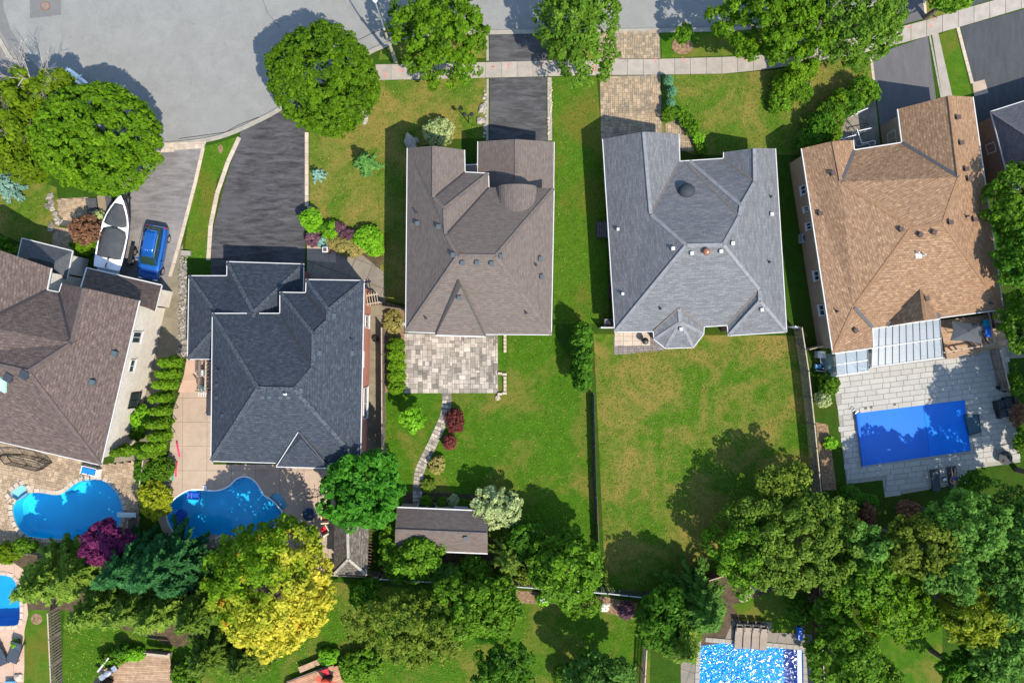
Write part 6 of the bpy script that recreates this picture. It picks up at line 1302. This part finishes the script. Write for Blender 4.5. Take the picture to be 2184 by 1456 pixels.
# joints: pelvis, chest, neck, head / legs with one knee raised / arms
VV = [(0, .05, z + .02), (0, .28, z + .05), (0, .52, z + .1), (0, .64, z + .13), (0, .78, z + .17), (.1, -.02, z), (.16, -.42, z + .16), (.14, -.82, z - .02), (.15, -.86, z + .06), (.16, -.98, z + .1), (-.1, -.02, z), (-.16, -.44, z + .02), (-.22, -.86, z - .02), (-.23, -.9, z + .08), (-.24, -1.0, z + .12), (.19, .5, z + .09), (.34, .28, z + .02), (.28, .04, z + .08), (.24, -.06, z + .1), (-.19, .5, z + .09), (-.36, .6, z + .03), (-.22, .84, z + .1), (-.14, .9, z + .12)]
EE = [(0, 1), (1, 2), (2, 3), (3, 4), (0, 5), (5, 6), (6, 7), (7, 8), (8, 9), (0, 10), (10, 11), (11, 12), (12, 13), (13, 14), (2, 15), (15, 16), (16, 17), (17, 18), (2, 19), (19, 20), (20, 21), (21, 22)]
skin_body('body', VV, EE, [.14, .13, .14, .055, .095, .085, .062, .045, .04, .03, .085, .062, .045, .04, .03, .055, .042, .032, .03, .055, .042, .032, .03], skin, p)
m = MB(); m.lathe((0, .04, z + .03), [(.02, -.15), (.15, -.12), (.19, .0), (.17, .12), (.03, .16)], 14, 1.05, .9); m.build('shorts', swim, p, smooth=True, local=True)
MB().lathe((0, .84, z + .2), [(.03, -.05), (.09, -.02), (.1, .03), (.07, .07), (.01, .08)], 12, .95, 1).build('hair', plain('brown_hair', (.06, .035, .02), .7, .2), p, smooth=True, local=True)
for s in (-1, 1):
    hx = (.24, -.06, z + .1) if s == 1 else (-.14, .9, z + .12)
    for k in range(5):
        a = (k - 2) * .28; d = Vector((math.sin(a) * .05, -.075 if s == 1 else .06, -.005)); b = Vector(hx); MB().tube([b, b + d * .7, b + d * (1.2 - .12 * abs(k - 2)) + Vector((0, 0, -.012))], [.011, .010, .007], 6).build('finger', skin, p, local=True)
# ------------------------------------------------------------------ trees and shrubs
maple = leafmat('maple_leaves', (.018, .055, .002), (.100, .20, .005), .22)
maple2 = leafmat('lime_leaves', (.035, .075, .002), (.14, .215, .007), .32)
locust = leafmat('fine_leaves', (.03, .085, .006), (.13, .24, .02), .3)
deepg = leafmat('deep_leaves', (.014, .060, .004), (.075, .185, .010), .25)
oakg = leafmat('bluegreen_leaves', (.022, .070, .008), (.105, .225, .032), .22)
midg = leafmat('mid_leaves', (.020, .060, .003), (.10, .21, .010), .2)
yellow = leafmat('autumn_leaves', (.18, .19, .010), (.52, .44, .05), .35, (.50, .22, .02), -.03, ((.035, .085, .003), (.15, .27, .010)))
gold = leafmat('golden_leaves', (.12, .17, .008), (.34, .36, .02), .3)
olive = leafmat('olive_leaves', (.030, .068, .005), (.16, .215, .022), .22)
pineg = leafmat('pine_needles', (.024, .062, .005), (.12, .185, .018), .15)
spruce = leafmat('dark_needles', (.008, .050, .014), (.038, .135, .035), .12)
sprout = leafmat('yellow_needles', (.035, .085, .008), (.17, .25, .03), .2)
blue = leafmat('blue_needles', (.07, .16, .13), (.20, .34, .30), .1)
cedar = leafmat('cedar_leaves', (.025, .085, .003), (.13, .23, .008), .2)
purple = leafmat('purple_leaves', (.055, .006, .035), (.20, .03, .12), .25)
burg = leafmat('burgundy_leaves', (.06, .012, .012), (.17, .045, .04), .2)
brownl = leafmat('bronze_leaves', (.08, .035, .02), (.22, .12, .07), .2)
pale = leafmat('variegated_leaves', (.12, .20, .05), (.48, .52, .26), .25)
violet = leafmat('violet_leaves', (.06, .025, .04), (.15, .075, .10), .2)
box_l = leafmat('boxwood_leaves', (.04, .13, .06), (.12, .27, .15), .15)
straw = leafmat('ornamental_grass', (.10, .12, .02), (.36, .28, .10), .25)
lily = leafmat('bright_leaves', (.05, .17, .006), (.20, .42, .02), .3)
whitef = leafmat('white_petals', (.6, .62, .58), (.8, .8, .8), .2)
creamf = leafmat('cream_petals', (.3, .3, .10), (.7, .65, .35), .2)
SEED = [100]
def tree(label, px, py, r, h, mat, name='maple_tree', cat='tree', ry=None, cz=None, cr=.44, leaf=.13, dens=1.05, per=44, rough=.16, tr=.2, limbs=6, group=None, rz=None, low=-.35, bk=None, base=None, extra=None):
    """px, py: centre of the crown in the photograph; r and ry in photograph pixels; h: total height in metres"""
    SEED[0] += 1; sd = SEED[0]; s = (CAMH - h * .6) / F; rm = r * s; rym = (ry or r) * s; rz = rz or min(h * .42, max(rm, rym) * .9); zc = h - rz; c = P(px, py, zc)
    if base: b = P(*base)
    else: b = Vector((c.x, c.y, 0))
    t = thing(name, label, cat, (b.x, b.y, 0), 0, group); lean = (c.x - b.x, c.y - b.y)
    trunk_mesh(zc, tr, lean, limbs, sd, max(rm, rym) * .62, 3).build('trunk', bk or bark, t, local=True)
    me = crown_mesh('crown', rm * .97, rym * .97, rz, mat, sd, cr, leaf, dens, per, rough, low=low); link('crown', me, None, t, (lean[0], lean[1], zc))
    return t
def shrub(label, px, py, r, h, mat, name='shrub', cat='shrub', ry=None, cr=.2, leaf=.09, per=22, dens=1.2, rough=.15, group=None, shape='round', low=-.2):
    SEED[0] += 1; sd = SEED[0]; s = (CAMH - h * .5) / F; rm = r * s; rym = (ry or r) * s; c = P(px, py, h * .55); t = thing(name, label, cat, (c.x, c.y, 0), 0, group)
    MB().tube([(0, 0, 0), (0, 0, h * .6)], [max(.025, rm * .06), .02], 6).build('stem', bark, t, local=True)
    link('foliage', crown_mesh('foliage', rm * .93, rym * .93, h * .5, mat, sd, cr, leaf, dens, per, rough, shape, low), None, t, (0, 0, h * .5)); return t
def conif(label, px, py, r, h, mat, name='spruce_tree', group=None, at=.45, nb=9, dens=26, leaf=.16, droop=.22, up=0, trk=.16, cat='tree', power=.85):
    """px, py: picture position of the stem at a share 'at' of its height"""
    SEED[0] += 1; c = P(px, py, h * at); t = thing(name, label, cat, (c.x, c.y, 0), 0, group); rm = r * (CAMH - h * .4) / F
    MB().tube([(0, 0, 0), (0, 0, h * .5), (0, 0, h * .97)], [trk, trk * .6, .02], 8).build('trunk', bark, t, local=True); link('crown', conifer_mesh('crown', rm, h, mat, SEED[0], None, nb, dens, leaf, droop, up, power), None, t); return t
# street maples
tree('big round maple overhanging the top of the left drive', 208, 300, 118, 8.5, maple, cr=.40, leaf=.13, rough=.08, ry=110, dens=1.15, per=38)
tree('perfectly round maple between cul-de-sac and dark drive', 690, 172, 111, 8.5, maple, cr=.40, leaf=.13, rough=.07, ry=108, dens=1.15, per=38)
tree('loose maple beside the street lamp at the top', 938, 78, 82, 7.5, maple, cr=.48, leaf=.15, rough=.32, ry=84, dens=.95)
tree('spreading locust over the upper middle drive', 1232, 58, 72, 7.5, locust, 'locust_tree', cr=.5, leaf=.14, rough=.26, ry=92)
tree('broad maple at the top beside the locust canopy', 1652, 45, 98, 8.5, maple, cr=.48, leaf=.15, rough=.30, ry=86)
tree('fine leaved tree over the sidewalk at the top right', 1828, 48, 92, 8.0, locust, 'locust_tree', cr=.5, leaf=.13, rough=.24, ry=82)
tree('small green treetop at the top edge near the right drives', 2030, -6, 40, 5.0, midg, cr=.4, leaf=.15, ry=26)
tree('lime green tree left of the big round maple', 42, 260, 66, 7.0, maple2, cr=.55, leaf=.17, rough=.2, ry=88)
tree('small lime tree above the big round maple', 128, 198, 42, 6.5, maple2, cr=.5, leaf=.17, rough=.2, ry=38)
tree('lime tree filling the left edge above the blue spruce', 52, 340, 50, 5.5, maple2, cr=.5, leaf=.16, rough=.2, ry=38)
for lb, x, y, h, L, sd in (('bare grey branched tree at the top left kerb', 62, 172, 6.5, 2.6, 5), ('bare grey branches sticking out at the left edge', 14, 262, 6.5, 2.2, 9), ('dead grey top among the upper right canopies', 1770, 22, 8.6, 1.6, 12)):
    c = P(x, y, h * .8); t = thing('bare_tree', lb, 'tree', (c.x, c.y, 0)); trunk_mesh(h, .12, (0, 0), 12, sd, L, 8, True).build('trunk', bark_grey, t, local=True)
conif('blue spruce at the left edge on the dry lawn', 2, 392, 30, 4.0, blue, leaf=.14, dens=34)
conif('little blue spruce beside the sealed dark drive', 677, 372, 17, 1.6, blue, leaf=.08, dens=70, trk=.05)
conif('young green pine on the dry front lawn', 780, 346, 28, 3.0, leafmat('soft_needles', (.03, .10, .02), (.10, .22, .05), .15), 'pine_tree', leaf=.12, dens=50, trk=.08)
shrub('round pale variegated shrub at the middle house front', 936, 284, 30, 2.0, pale, ry=28, cr=.26, leaf=.09); 
tree('little boulevard sapling in its mulch ring', 1458, 74, 17, 2.6, midg, 'sapling', cr=.25, leaf=.1, tr=.04, limbs=3, base=(1457, 93), rough=.25)
def topiary(x, y, lb):
    shrub(lb, x, y, 9, 1.3, box_l, 'topiary', 'topiary', cr=.12, leaf=.05, per=26, dens=1.6, rough=.03, group='three round boxwoods beside the tan drive')
topiary(1426, 172, 'top one of the three round boxwoods by the tan drive'); topiary(1432, 196, 'middle one of the three round boxwoods by the tan drive'); topiary(1430, 221, 'lowest of the three round boxwoods by the tan drive')
for i, (x, y, r, h, lb) in enumerate([(1428, 242, 17, 1.1, 'bushy green shrub below the three boxwoods'), (1452, 245, 12, 1.0, 'dark shrub right of the bushy one at the walk'), (1466, 258, 14, 1.0, 'green shrub at the curve of the tan walk'), (1480, 275, 15, 1.1, 'larger green shrub right of the tan walk'), (1489, 296, 10, .8, 'yellowish low shrub at the grey house bed'), (1496, 316, 11, .8, 'small green shrub nearest the grey house door')]): shrub(lb, x, y, r, h, lily if i in (4,) else midg, cr=.2, leaf=.08)
# evergreens in front of the tan house
gk = 'cedars before the tan house'
for i, (x, y, r, ry, h, mt, lb) in enumerate([(1672, 180, 26, 34, 2.4, cedar, 'leftmost feathery juniper above the grey house lawn'), (1697, 160, 24, 34, 3.2, cedar, 'tallest feathery juniper near the sidewalk'), (1722, 148, 22, 26, 3.2, cedar, 'right feathery juniper under the fine leaved tree'), (1706, 196, 28, 20, 1.6, midg, 'low green shrub below the feathery junipers'), (1664, 214, 24, 26, 1.2, midg, 'low spreading shrub at the lawn edge'), (1835, 196, 32, 30, 2.4, midg, 'round green shrub left of the tan house drive'), (1803, 222, 30, 28, 2.0, deepg, 'dark green shrub left of the round one'), (1770, 244, 30, 26, 2.0, midg, 'leaning green shrub above the porch pad'), (1745, 270, 28, 28, 2.2, deepg, 'dark cedar in the middle of the entrance bed'), (1768, 288, 22, 20, 1.8, cedar, 'small cedar beside the white railing'), (1724, 300, 24, 26, 2.0, deepg, 'lowest dark shrub near the tan gable corner'), (1786, 215, 18, 18, 2.2, cedar, 'light cedar tip between the dark shrubs')]):
    shrub(lb, x, y, r, h, mt, 'evergreen_shrub', 'shrub', ry, .28, .1, 26, group=gk if i < 3 else None, shape='cone' if i < 3 else 'round')
rock(1718, 185, .5, 'pink stone cap among the feathery junipers', seed=21, mat=coping_m)
# beds near the dark house
for lb, x, y, r, ry, h, mt, nm in [('bright lime shrub overhanging the sealed drive', 664, 470, 22, 22, 1.8, lily, 'shrub'), ('bright green shrub in the bed before the dark house', 706, 494, 15, 18, 1.0, lily, 'shrub'), ('dark purple shrub left of centre in the bed', 722, 486, 13, 11, .9, violet, 'shrub'), ('dark purple shrub right of centre in the bed', 742, 502, 17, 9, .9, violet, 'shrub'), ('big bright green shrub at the right of the bed', 785, 510, 30, 24, 1.3, lily, 'shrub'), ('green hosta clump below the big bright shrub', 800, 532, 18, 15, .8, lily, 'shrub'), ('brown purple shrub left in the bed', 668, 508, 14, 14, .9, violet, 'shrub'), ('blue flowering plant before the small column', 688, 516, 14, 9, .7, blue, 'shrub'), ('dark shrub at the drive side of the bed', 690, 484, 14, 10, .9, deepg, 'shrub')]:
    shrub(lb, x, y, r, h, mt, nm, 'shrub', ry, .2, .1, 22)
shrub('mound of straw coloured ornamental grass by the walk', 752, 528, 34, .9, straw, 'grass_mound', 'ornamental grass', 16, .2, .14, 26); shrub('second straw coloured grass mound near the green shrub', 716, 516, 18, .8, straw, 'grass_mound', 'ornamental grass', 12, .18, .13, 24)
shrub('reddish brown Japanese maple beside the boat', 186, 490, 29, 2.4, brownl, 'japanese_maple', 'tree', 30, .26, .09, 24); shrub('small pale yellow shrub above the green one near the boat', 209, 462, 12, 1.2, pale, cr=.16, leaf=.07); shrub('small bright green shrub under the pale yellow one', 207, 477, 10, .8, lily, cr=.16, leaf=.07)
shrub('spreading juniper beside the left porch', 182, 525, 30, 1.0, cedar, 'juniper', ry=17, cr=.2, leaf=.1); shrub('dark shrub left of the porch roof', 22, 540, 22, 1.4, midg, ry=18); shrub('low dark shrub at the far left of the front bed', -4, 520, 20, 1.2, deepg, ry=16)
# hedge of leaning cedars beside the left house
hc = [(372, 772, 'topmost cedar of the hedge beside the left house'), (366, 796, 'second cedar from the top in the long hedge'), (362, 818, 'third cedar from the top in the long hedge'), (356, 846, 'fourth cedar from the top in the long hedge'), (354, 874, 'fifth cedar, level with the patio seam'), (350, 900, 'sixth cedar from the top in the long hedge'), (347, 928, 'seventh cedar, beside the upper pink noodle'), (340, 948, 'eighth cedar, near the short pale capped fence'), (330, 962, 'lowest cedar of the long hedge')]
for i, (x, y, lb) in enumerate(hc): shrub(lb, x - 4, y, 16, 4.6, cedar, 'cedar', 'cedar', 11.5, .26, .1, 28, 1.3, .1, 'cedars along the left house path', 'cone')
for x, y, lb in ((298, 955, 'left leaning cedar at the house corner'), (268, 960, 'leftmost cedar touching the cream wall')): shrub(lb, x, y, 15, 4.2, cedar, 'cedar', 'cedar', 11, .26, .1, 28, 1.3, .1, 'cedars at the cream house corner', 'cone')
shrub('bright yellow green shrub against the cream wall', 300, 890, 15, 1.8, lily, ry=27, cr=.2, leaf=.09); shrub('dark shrub under the yellow green one', 290, 925, 14, 1.2, midg, ry=12)
shrub('golden yellow bush between the two curved pools', 330, 1066, 33, 1.9, gold, 'golden_bush', 'bush', 38, .26, .1, 26, 1.3); shrub('round green shrub beside the green pool noodle', 347, 1000, 22, 1.5, midg, ry=24, cr=.24); shrub('green shrub left of the golden bush top', 308, 1012, 20, 1.3, deepg, ry=22); shrub('small green shrub above the golden bush', 303, 990, 13, 1.1, midg, ry=14)
tree('purple leaved plum between the kidney pool and conifers', 236, 1160, 46, 4.6, purple, 'plum_tree', cr=.35, leaf=.12, rough=.2, ry=44)
# bottom left evergreens
gE = 'tall evergreens below the two curved pools'
for lb, x, y, r, h, mt, l in [('leftmost tall evergreen beside the bottom left pool', 95, 1240, 78, 8.5, sprout, .2), ('second tall evergreen with lighter tips', 165, 1225, 62, 8.0, sprout, .2), ('dark green spruce right of the plum tree', 262, 1215, 66, 9.0, spruce, .2), ('darkest spruce in the middle of the row', 335, 1215, 76, 9.5, spruce, .2), ('leaning spruce with yellow tips at the slatted fence', 200, 1300, 66, 8.0, sprout, .18), ('spruce with yellow green lower branches', 275, 1300, 62, 8.0, sprout, .18), ('spruce behind the bottom left deck', 335, 1310, 58, 7.5, sprout, .18), ('spruce beside the yellow maple', 420, 1310, 66, 8.0, pineg, .18), ('low pine right of the bottom left deck', 440, 1400, 62, 6.5, pineg, .18), ('pine below the yellow maple', 520, 1410, 62, 6.0, pineg, .18), ('dark spruce top in the shade of the winged pool', 380, 1240, 50, 7.0, spruce, .2)]:
    conif(lb, x, y, r, h, mt, group=gE, leaf=l, dens=34, nb=11, up=.12, at=.55)
shrub('yellow green shrub at the left edge above the corner pool', 12, 1178, 34, 1.8, maple2, ry=18, cr=.26, leaf=.1); shrub('green shrub at the foot of the kidney pool', 55, 1165, 26, 1.4, midg, ry=16); shrub('shaded low shrub below the kidney pool', 120, 1172, 20, 1.0, deepg, ry=12); shrub('shaded dark shrub left of the plum tree', 165, 1172, 20, 1.0, deepg, ry=12)
shrub('small bush at the corner of the bottom left deck', 240, 1405, 26, 1.2, midg, ry=14, cr=.2); shrub('leafy bush between the deck corners', 285, 1395, 22, 1.0, lily, ry=12, cr=.2); shrub('dark bush casting shade above the deck', 262, 1385, 14, 1.4, deepg, ry=12); shrub('bush right of the bottom left deck', 400, 1440, 30, 1.8, midg, ry=30)
link('foliage', crown_mesh('foliage', .3, .3, .22, lily, 5, .1, .05, 1, 14), None, pp, (0, 0, .5))
# autumn maple, corner maple
tree('large maple turning yellow and orange', 590, 1238, 118, 9.0, yellow, cr=.55, leaf=.15, rough=.2, ry=126, dens=1.25)
tree('dark green maple straddling the middle lot line', 776, 1048, 80, 8.0, leafmat('dense_leaves', (.010, .06, .004), (.06, .21, .014), .28), cr=.55, leaf=.19, rough=.2, ry=80)
# middle lot
for i, (y, lb) in enumerate(((735, 'topmost clipped cedar beside the patio'), (757, 'second clipped cedar beside the patio'), (780, 'third clipped cedar beside the patio'), (803, 'fourth clipped cedar beside the patio'), (826, 'lowest clipped cedar beside the patio'))): shrub(lb, 845, y, 17, 1.5, cedar, 'cedar', 'cedar', 12.5, .18, .08, 28, 1.3, .06, 'clipped cedars beside the patio')
shrub('tangle of plants at the fence by the house corner', 838, 685, 18, .7, straw, ry=26, cr=.2); rock(856, 690, .4, 'grey boulder against the middle house corner', seed=31)
for lb, y, r in (('topmost cedar of the right hedge beside the fence', 705, 17), ('second cedar of the right hedge', 728, 20), ('third cedar of the right hedge', 752, 20), ('fourth cedar of the right hedge', 776, 19), ('fifth cedar of the right hedge', 798, 17), ('lowest cedar of the right hedge', 817, 14)): shrub(lb, 1241, y, r, 3.4, deepg, 'cedar', 'cedar', r * .9, .28, .11, 26, 1.2, .12, 'cedars beside the right fence', 'round')
shrub('large burgundy barberry beside the garden path', 971, 896, 17, 1.3, burg, 'barberry', ry=27, cr=.16, leaf=.07); shrub('smaller burgundy barberry below the large one', 959, 943, 13, 1.1, burg, 'barberry', ry=15, cr=.16, leaf=.07)
tree('bright sapling on the lawn left of the path', 880, 895, 20, 3.2, lily, 'sapling', cr=.3, leaf=.11, tr=.04, limbs=4, rough=.35)
shrub('feathery straw plant right of the garden path', 932, 992, 16, .9, straw, 'grass_mound', 'ornamental grass', 18, .16, .1, 18, .8); shrub('trailing plant at the path near the shed', 913, 1035, 14, .7, olive, ry=14, cr=.16)
for lb, x, y, r in (('left small shrub in the bed before the shed', 912, 1068, 12), ('middle small shrub in the bed before the shed', 942, 1070, 10), ('grey stone coloured shrub in the shed bed', 966, 1068, 11), ('right small shrub in the shed bed', 990, 1072, 10)): shrub(lb, x, y, r, .8, midg if r != 11 else pale, cr=.15, leaf=.07)
tree('pale variegated dogwood at the shed corner', 1057, 1078, 42, 3.4, pale, 'dogwood', cr=.35, leaf=.12, rough=.22, ry=40)
tree('bushy green maple at the lower left of the shed', 890, 1180, 48, 4.2, midg, cr=.42, leaf=.15, rough=.22, ry=42)
tree('tangled shrub left of the shed', 836, 1160, 24, 2.5, midg, 'shrub', 'shrub', cr=.3, leaf=.11, rough=.25, ry=52)
conif('spiky larch with long arms right of the shed', 1082, 1192, 50, 5.0, sprout, 'larch_tree', nb=6, dens=30, leaf=.15, droop=.1, up=.2)
tree('round maple in the bottom right corner of the middle lot', 1210, 1208, 72, 6.5, midg, cr=.5, leaf=.17, rough=.2, ry=64)
tree('dark bush between the larch and round maple', 1120, 1150, 34, 3.4, deepg, cr=.4, leaf=.14, rough=.25, ry=40)
for lb, x, y, r, ry, h, mt in [('dark shrub below the shed left', 870, 1225, 46, 12, 1.8, deepg), ('grey green shrub below the shed', 945, 1220, 40, 18, 2.2, oakg), ('green shrub below the shed right', 1010, 1212, 36, 24, 2.4, midg), ('dark shrub right of the larch foot', 1055, 1240, 28, 18, 2.0, midg), ('dark shrub at the fence behind the larch', 1120, 1228, 20, 16, 1.4, olive)]: shrub(lb, x, y, r, h, mt, ry=ry, cr=.3, leaf=.12)
# bottom centre
tree('olive green crab apple at the bottom centre', 900, 1330, 112, 6.5, olive, 'crab_apple', cr=.34, leaf=.11, rough=.36, dens=.8, ry=72, bk=bark_grey)
tree('dull green tree beside the crab apple', 990, 1290, 62, 6.5, midg, 'crab_apple', cr=.36, leaf=.12, rough=.3, dens=.9, ry=56)
tree('green leafy tree below the bottom fence', 1052, 1290, 50, 5.5, midg, cr=.45, leaf=.15, rough=.2, ry=56)
shrub('dark shrub left of the crab apple', 780, 1265, 30, 3.0, deepg, ry=30, cr=.35, leaf=.13); shrub('bright weeping shrub on the bottom lawn', 1040, 1345, 34, 1.6, lily, ry=24, cr=.26)
c = P(1075, 1440); t = tree('small birch with white trunk at the bottom edge', 1070, 1425, 48, 6.0, deepg, 'birch_tree', cr=.42, leaf=.13, rough=.3, ry=42, bk=birch, base=(1074, 1395))
shrub('clump of daylilies beside the reddish deck', 770, 1425, 42, 1.2, midg, ry=36, cr=.3, leaf=.16); shrub('palm like plant at the deck step', 702, 1398, 20, .9, lily, ry=14, cr=.2, leaf=.14)
tree('tree with yellow flower heads at the bottom edge', 1270, 1440, 72, 6.0, oakg, cr=.5, leaf=.16, rough=.2, ry=40); shrub('round clipped shrub at the bottom edge', 1205, 1440, 26, 1.6, midg, ry=22, cr=.2, leaf=.08, rough=.05)
shrub('bright shrub with white flowers below the fence', 1160, 1276, 14, .9, lily, ry=12); shrub('cluster of white flowers at the bottom fence', 1158, 1277, 8, 1.1, whitef, 'flowers', 'flowers', 6, .12, .05, 8, .7)
shrub('leafy shrub at the corner below the fence', 1240, 1290, 40, 1.8, midg, ry=24, cr=.28); shrub('white hydrangea flowers right of the lot corner', 1288, 1293, 11, 1.2, whitef, 'flowers', 'flowers', 9, .12, .05, 8, .7); shrub('purple leaved shrub in the bottom flower bed', 1335, 1300, 17, 1.2, violet, ry=18, cr=.18, leaf=.07)
# conifers bottom right of the middle
tree('dark leafy tree left of the sparkling pool', 1415, 1320, 52, 6.0, deepg, cr=.5, leaf=.16, rough=.25, ry=58)
conif('tall blue green fir above the loungers', 1500, 1305, 82, 8.3, oakg, 'fir_tree', leaf=.19, dens=34, nb=12, up=.18, at=.6)
conif('fir beside the top left of the sparkling pool', 1455, 1370, 72, 8.5, pineg, 'fir_tree', leaf=.18, dens=34, nb=12, up=.15, at=.6)
tree('huge bushy pine between the two right gardens', 1692, 1152, 138, 6.9, pineg, 'pine_tree', cr=.5, leaf=.13, rough=.2, ry=104, dens=1.05, tr=.3)
tree('left shoulder tree of the huge pine', 1602, 1172, 70, 6.0, midg, 'pine_tree', cr=.5, leaf=.14, rough=.28, ry=78)
tree('bronze leaved tree behind the huge pine', 1668, 1030, 48, 5.0, olive, 'bronze_tree', cr=.45, leaf=.14, rough=.3, ry=36)
shrub('shady shrub at the fence above the sparkling pool', 1705, 1300, 26, 1.6, deepg, ry=28, cr=.28)
shrub('leafy shrub inside the wooden fence by the glass lean-to', 1768, 818, 18, 1.6, midg, ry=24, cr=.24); shrub('pale green shrub below the leafy one at the fence', 1756, 850, 14, 1.2, pale, ry=16, cr=.2); shrub('lime seedling beside the mulch strip', 1772, 945, 12, .8, lily, ry=12, cr=.18); shrub('dark shrub at the terrace corner', 1810, 1055, 22, 2.0, deepg, ry=22, cr=.25)
shrub('dry bronze shrub below the terrace', 1935, 1088, 22, 2.0, brownl, ry=18, cr=.22); shrub('dry brown shrub beside the huge pine', 1848, 1100, 16, 2.0, brownl, ry=28, cr=.22); shrub('hedge plant below the terrace edge', 1850, 1068, 24, 1.0, deepg, ry=14); shrub('dark plant right of the charcoal loungers', 2075, 1030, 34, 1.4, deepg, ry=18, cr=.3)
# right woodland
for lb, x, y, r, ry, h, mt in [('tall broadleaf tree under the terrace corner', 2060, 1120, 88, 58, 9.0, oakg), ('tallest blue green tree at the right edge', 2180, 1145, 80, 90, 9.0, oakg), ('yellowish cedar like tree in the right wood', 1955, 1165, 60, 54, 8.5, leafmat('yellowgreen_leaves', (.035, .075, .006), (.16, .20, .02), .25)), ('dark tree with cream blossom at the pine edge', 1850, 1165, 40, 44, 7.0, oakg), ('bright airy tree at the edge of the small lawn', 1900, 1285, 84, 70, 7.0, maple), ('dull tree in the middle of the right wood', 1830, 1230, 52, 48, 7.0, midg), ('yellow flowering tree in the right wood', 2070, 1310, 62, 62, 8.0, leafmat('limegold_leaves', (.05, .10, .005), (.30, .34, .02), .3)), ('blue green tree at the right edge low down', 2150, 1260, 60, 74, 9.0, oakg), ('round green tree in the middle right wood', 2020, 1215, 56, 52, 8.5, oakg), ('dark green tree near the bottom right corner', 2130, 1380, 66, 60, 8.0, oakg), ('leafy green tree right of the sparkling pool', 1800, 1400, 66, 66, 7.0, midg), ('low green tree at the bottom right of the pool fence', 1770, 1300, 30, 50, 5.0, midg), ('leafy tree below the small lawn', 1870, 1440, 40, 40, 5.0, midg), ('shaded tree at the bottom right', 2050, 1430, 46, 40, 5.5, deepg)]:
    tree(lb, x, y, r, h, mt, 'broadleaf_tree', cr=.46, leaf=.14, rough=.28, ry=ry, group='trees of the right hand wood')
shrub('cream blossom cluster beside the huge pine', 1862, 1160, 22, 8.4, creamf, 'blossom', 'flowers', 16, .2, .08, 5, .4) if False else None
# right edge trees
for lb, x, y, r, ry, h, mt in [('tree touching the right side of the tan roof', 2172, 440, 56, 70, 7.5, midg), ('tree at the right edge beside the tan house', 2180, 560, 56, 66, 7.5, deepg), ('tree right of the tan house deck', 2200, 690, 50, 60, 7.0, midg), ('tree at the right edge above the terrace wall', 2325, 800, 75, 65, 8.5, maple), ('tree right of the wicker seats', 2365, 930, 85, 70, 9.5, midg), ('tree outside the right terrace corner', 2335, 1040, 90, 76, 11.0, oakg)]:
    tree(lb, x, y, r, h, mt, 'broadleaf_tree', cr=.5, leaf=.15, rough=.22, ry=ry, group='trees along the right edge')
for lb, x, y, r, mt in (('low plant at the right terrace edge top', 2162, 820, 16, midg), ('low plant at the right terrace edge middle', 2170, 880, 16, brownl), ('low plant at the right terrace edge bottom', 2178, 940, 16, midg)): shrub(lb, x, y, r, 1.0, mt, ry=26, cr=.22)
# water lily-like floating toys left out; fallen leaves on the bottom lawn
m = MB()
for i in range(260):
    x, y = R.uniform(140, 200), R.uniform(1320, 1456)
    if i > 60: x, y = R.uniform(600, 780), R.uniform(1240, 1420)
    q = P(x, y, .02); s = R.uniform(.03, .07); m.box(q, (s, s * .7, .01), R.uniform(0, 3))
tag(m.build('fallen_leaves', plain('dry_leaf', (.45, .38, .10), .8, .2)), 'yellow fallen leaves scattered on the bottom lawns', kind='stuff')

blade = leafmat('grass_blades', (.03, .075, .003), (.12, .22, .012), .25); straw_b = leafmat('dry_grass_blades', (.06, .09, .008), (.24, .21, .065), .2)
LW = dict(f1=[(660, 262), (800, 180), (808, 172), (808, 500), (716, 490), (660, 460)], f2=[(808, 172), (1034, 167), (1034, 290), (870, 310), (864, 650), (822, 640), (809, 500)], g1=[(1180, 165), (1272, 164), (1284, 300), (1300, 690), (1262, 690), (1182, 700)], f3=[(1440, 162), (1560, 159), (1650, 152), (1780, 130), (1852, 126), (1800, 330), (1490, 330), (1412, 250)],
          m=[(815, 840), (945, 840), (925, 940), (885, 1050), (820, 1050)], m2=[(960, 842), (1060, 850), (1085, 715), (1180, 712), (1255, 830), (1275, 1245), (1050, 1050), (905, 1045), (925, 980), (955, 900)], r=[(1270, 760), (1700, 718), (1738, 1045), (1720, 1200), (1560, 1206), (1395, 1250), (1292, 1250)],
          s=[(440, 313), (505, 293), (460, 385), (440, 550), (396, 540), (404, 460), (422, 385)], bot=[(142, 1310), (460, 1380), (700, 1245), (1090, 1290), (1200, 1295), (1290, 1310), (1360, 1330), (1365, 1456), (142, 1456)], l=[(0, 400), (110, 410), (100, 480), (0, 500)], p=[(1600, 1290), (1735, 1235), (1735, 1345), (1640, 1320)])
tufts('grass', 'short green grass blades over all the lawns', list(LW.values()), 20, blade, .085)
tufts('grass', 'straw coloured dry blades among the lawns', [LW[k] for k in ('f1', 'f2', 'f3', 'r', 'l')], 20, straw_b, .08); tufts('grass', 'sparse dry blades on the greener lawns', [LW[k] for k in ('m2', 'bot', 'g1', 'p')], 8, straw_b, .07)
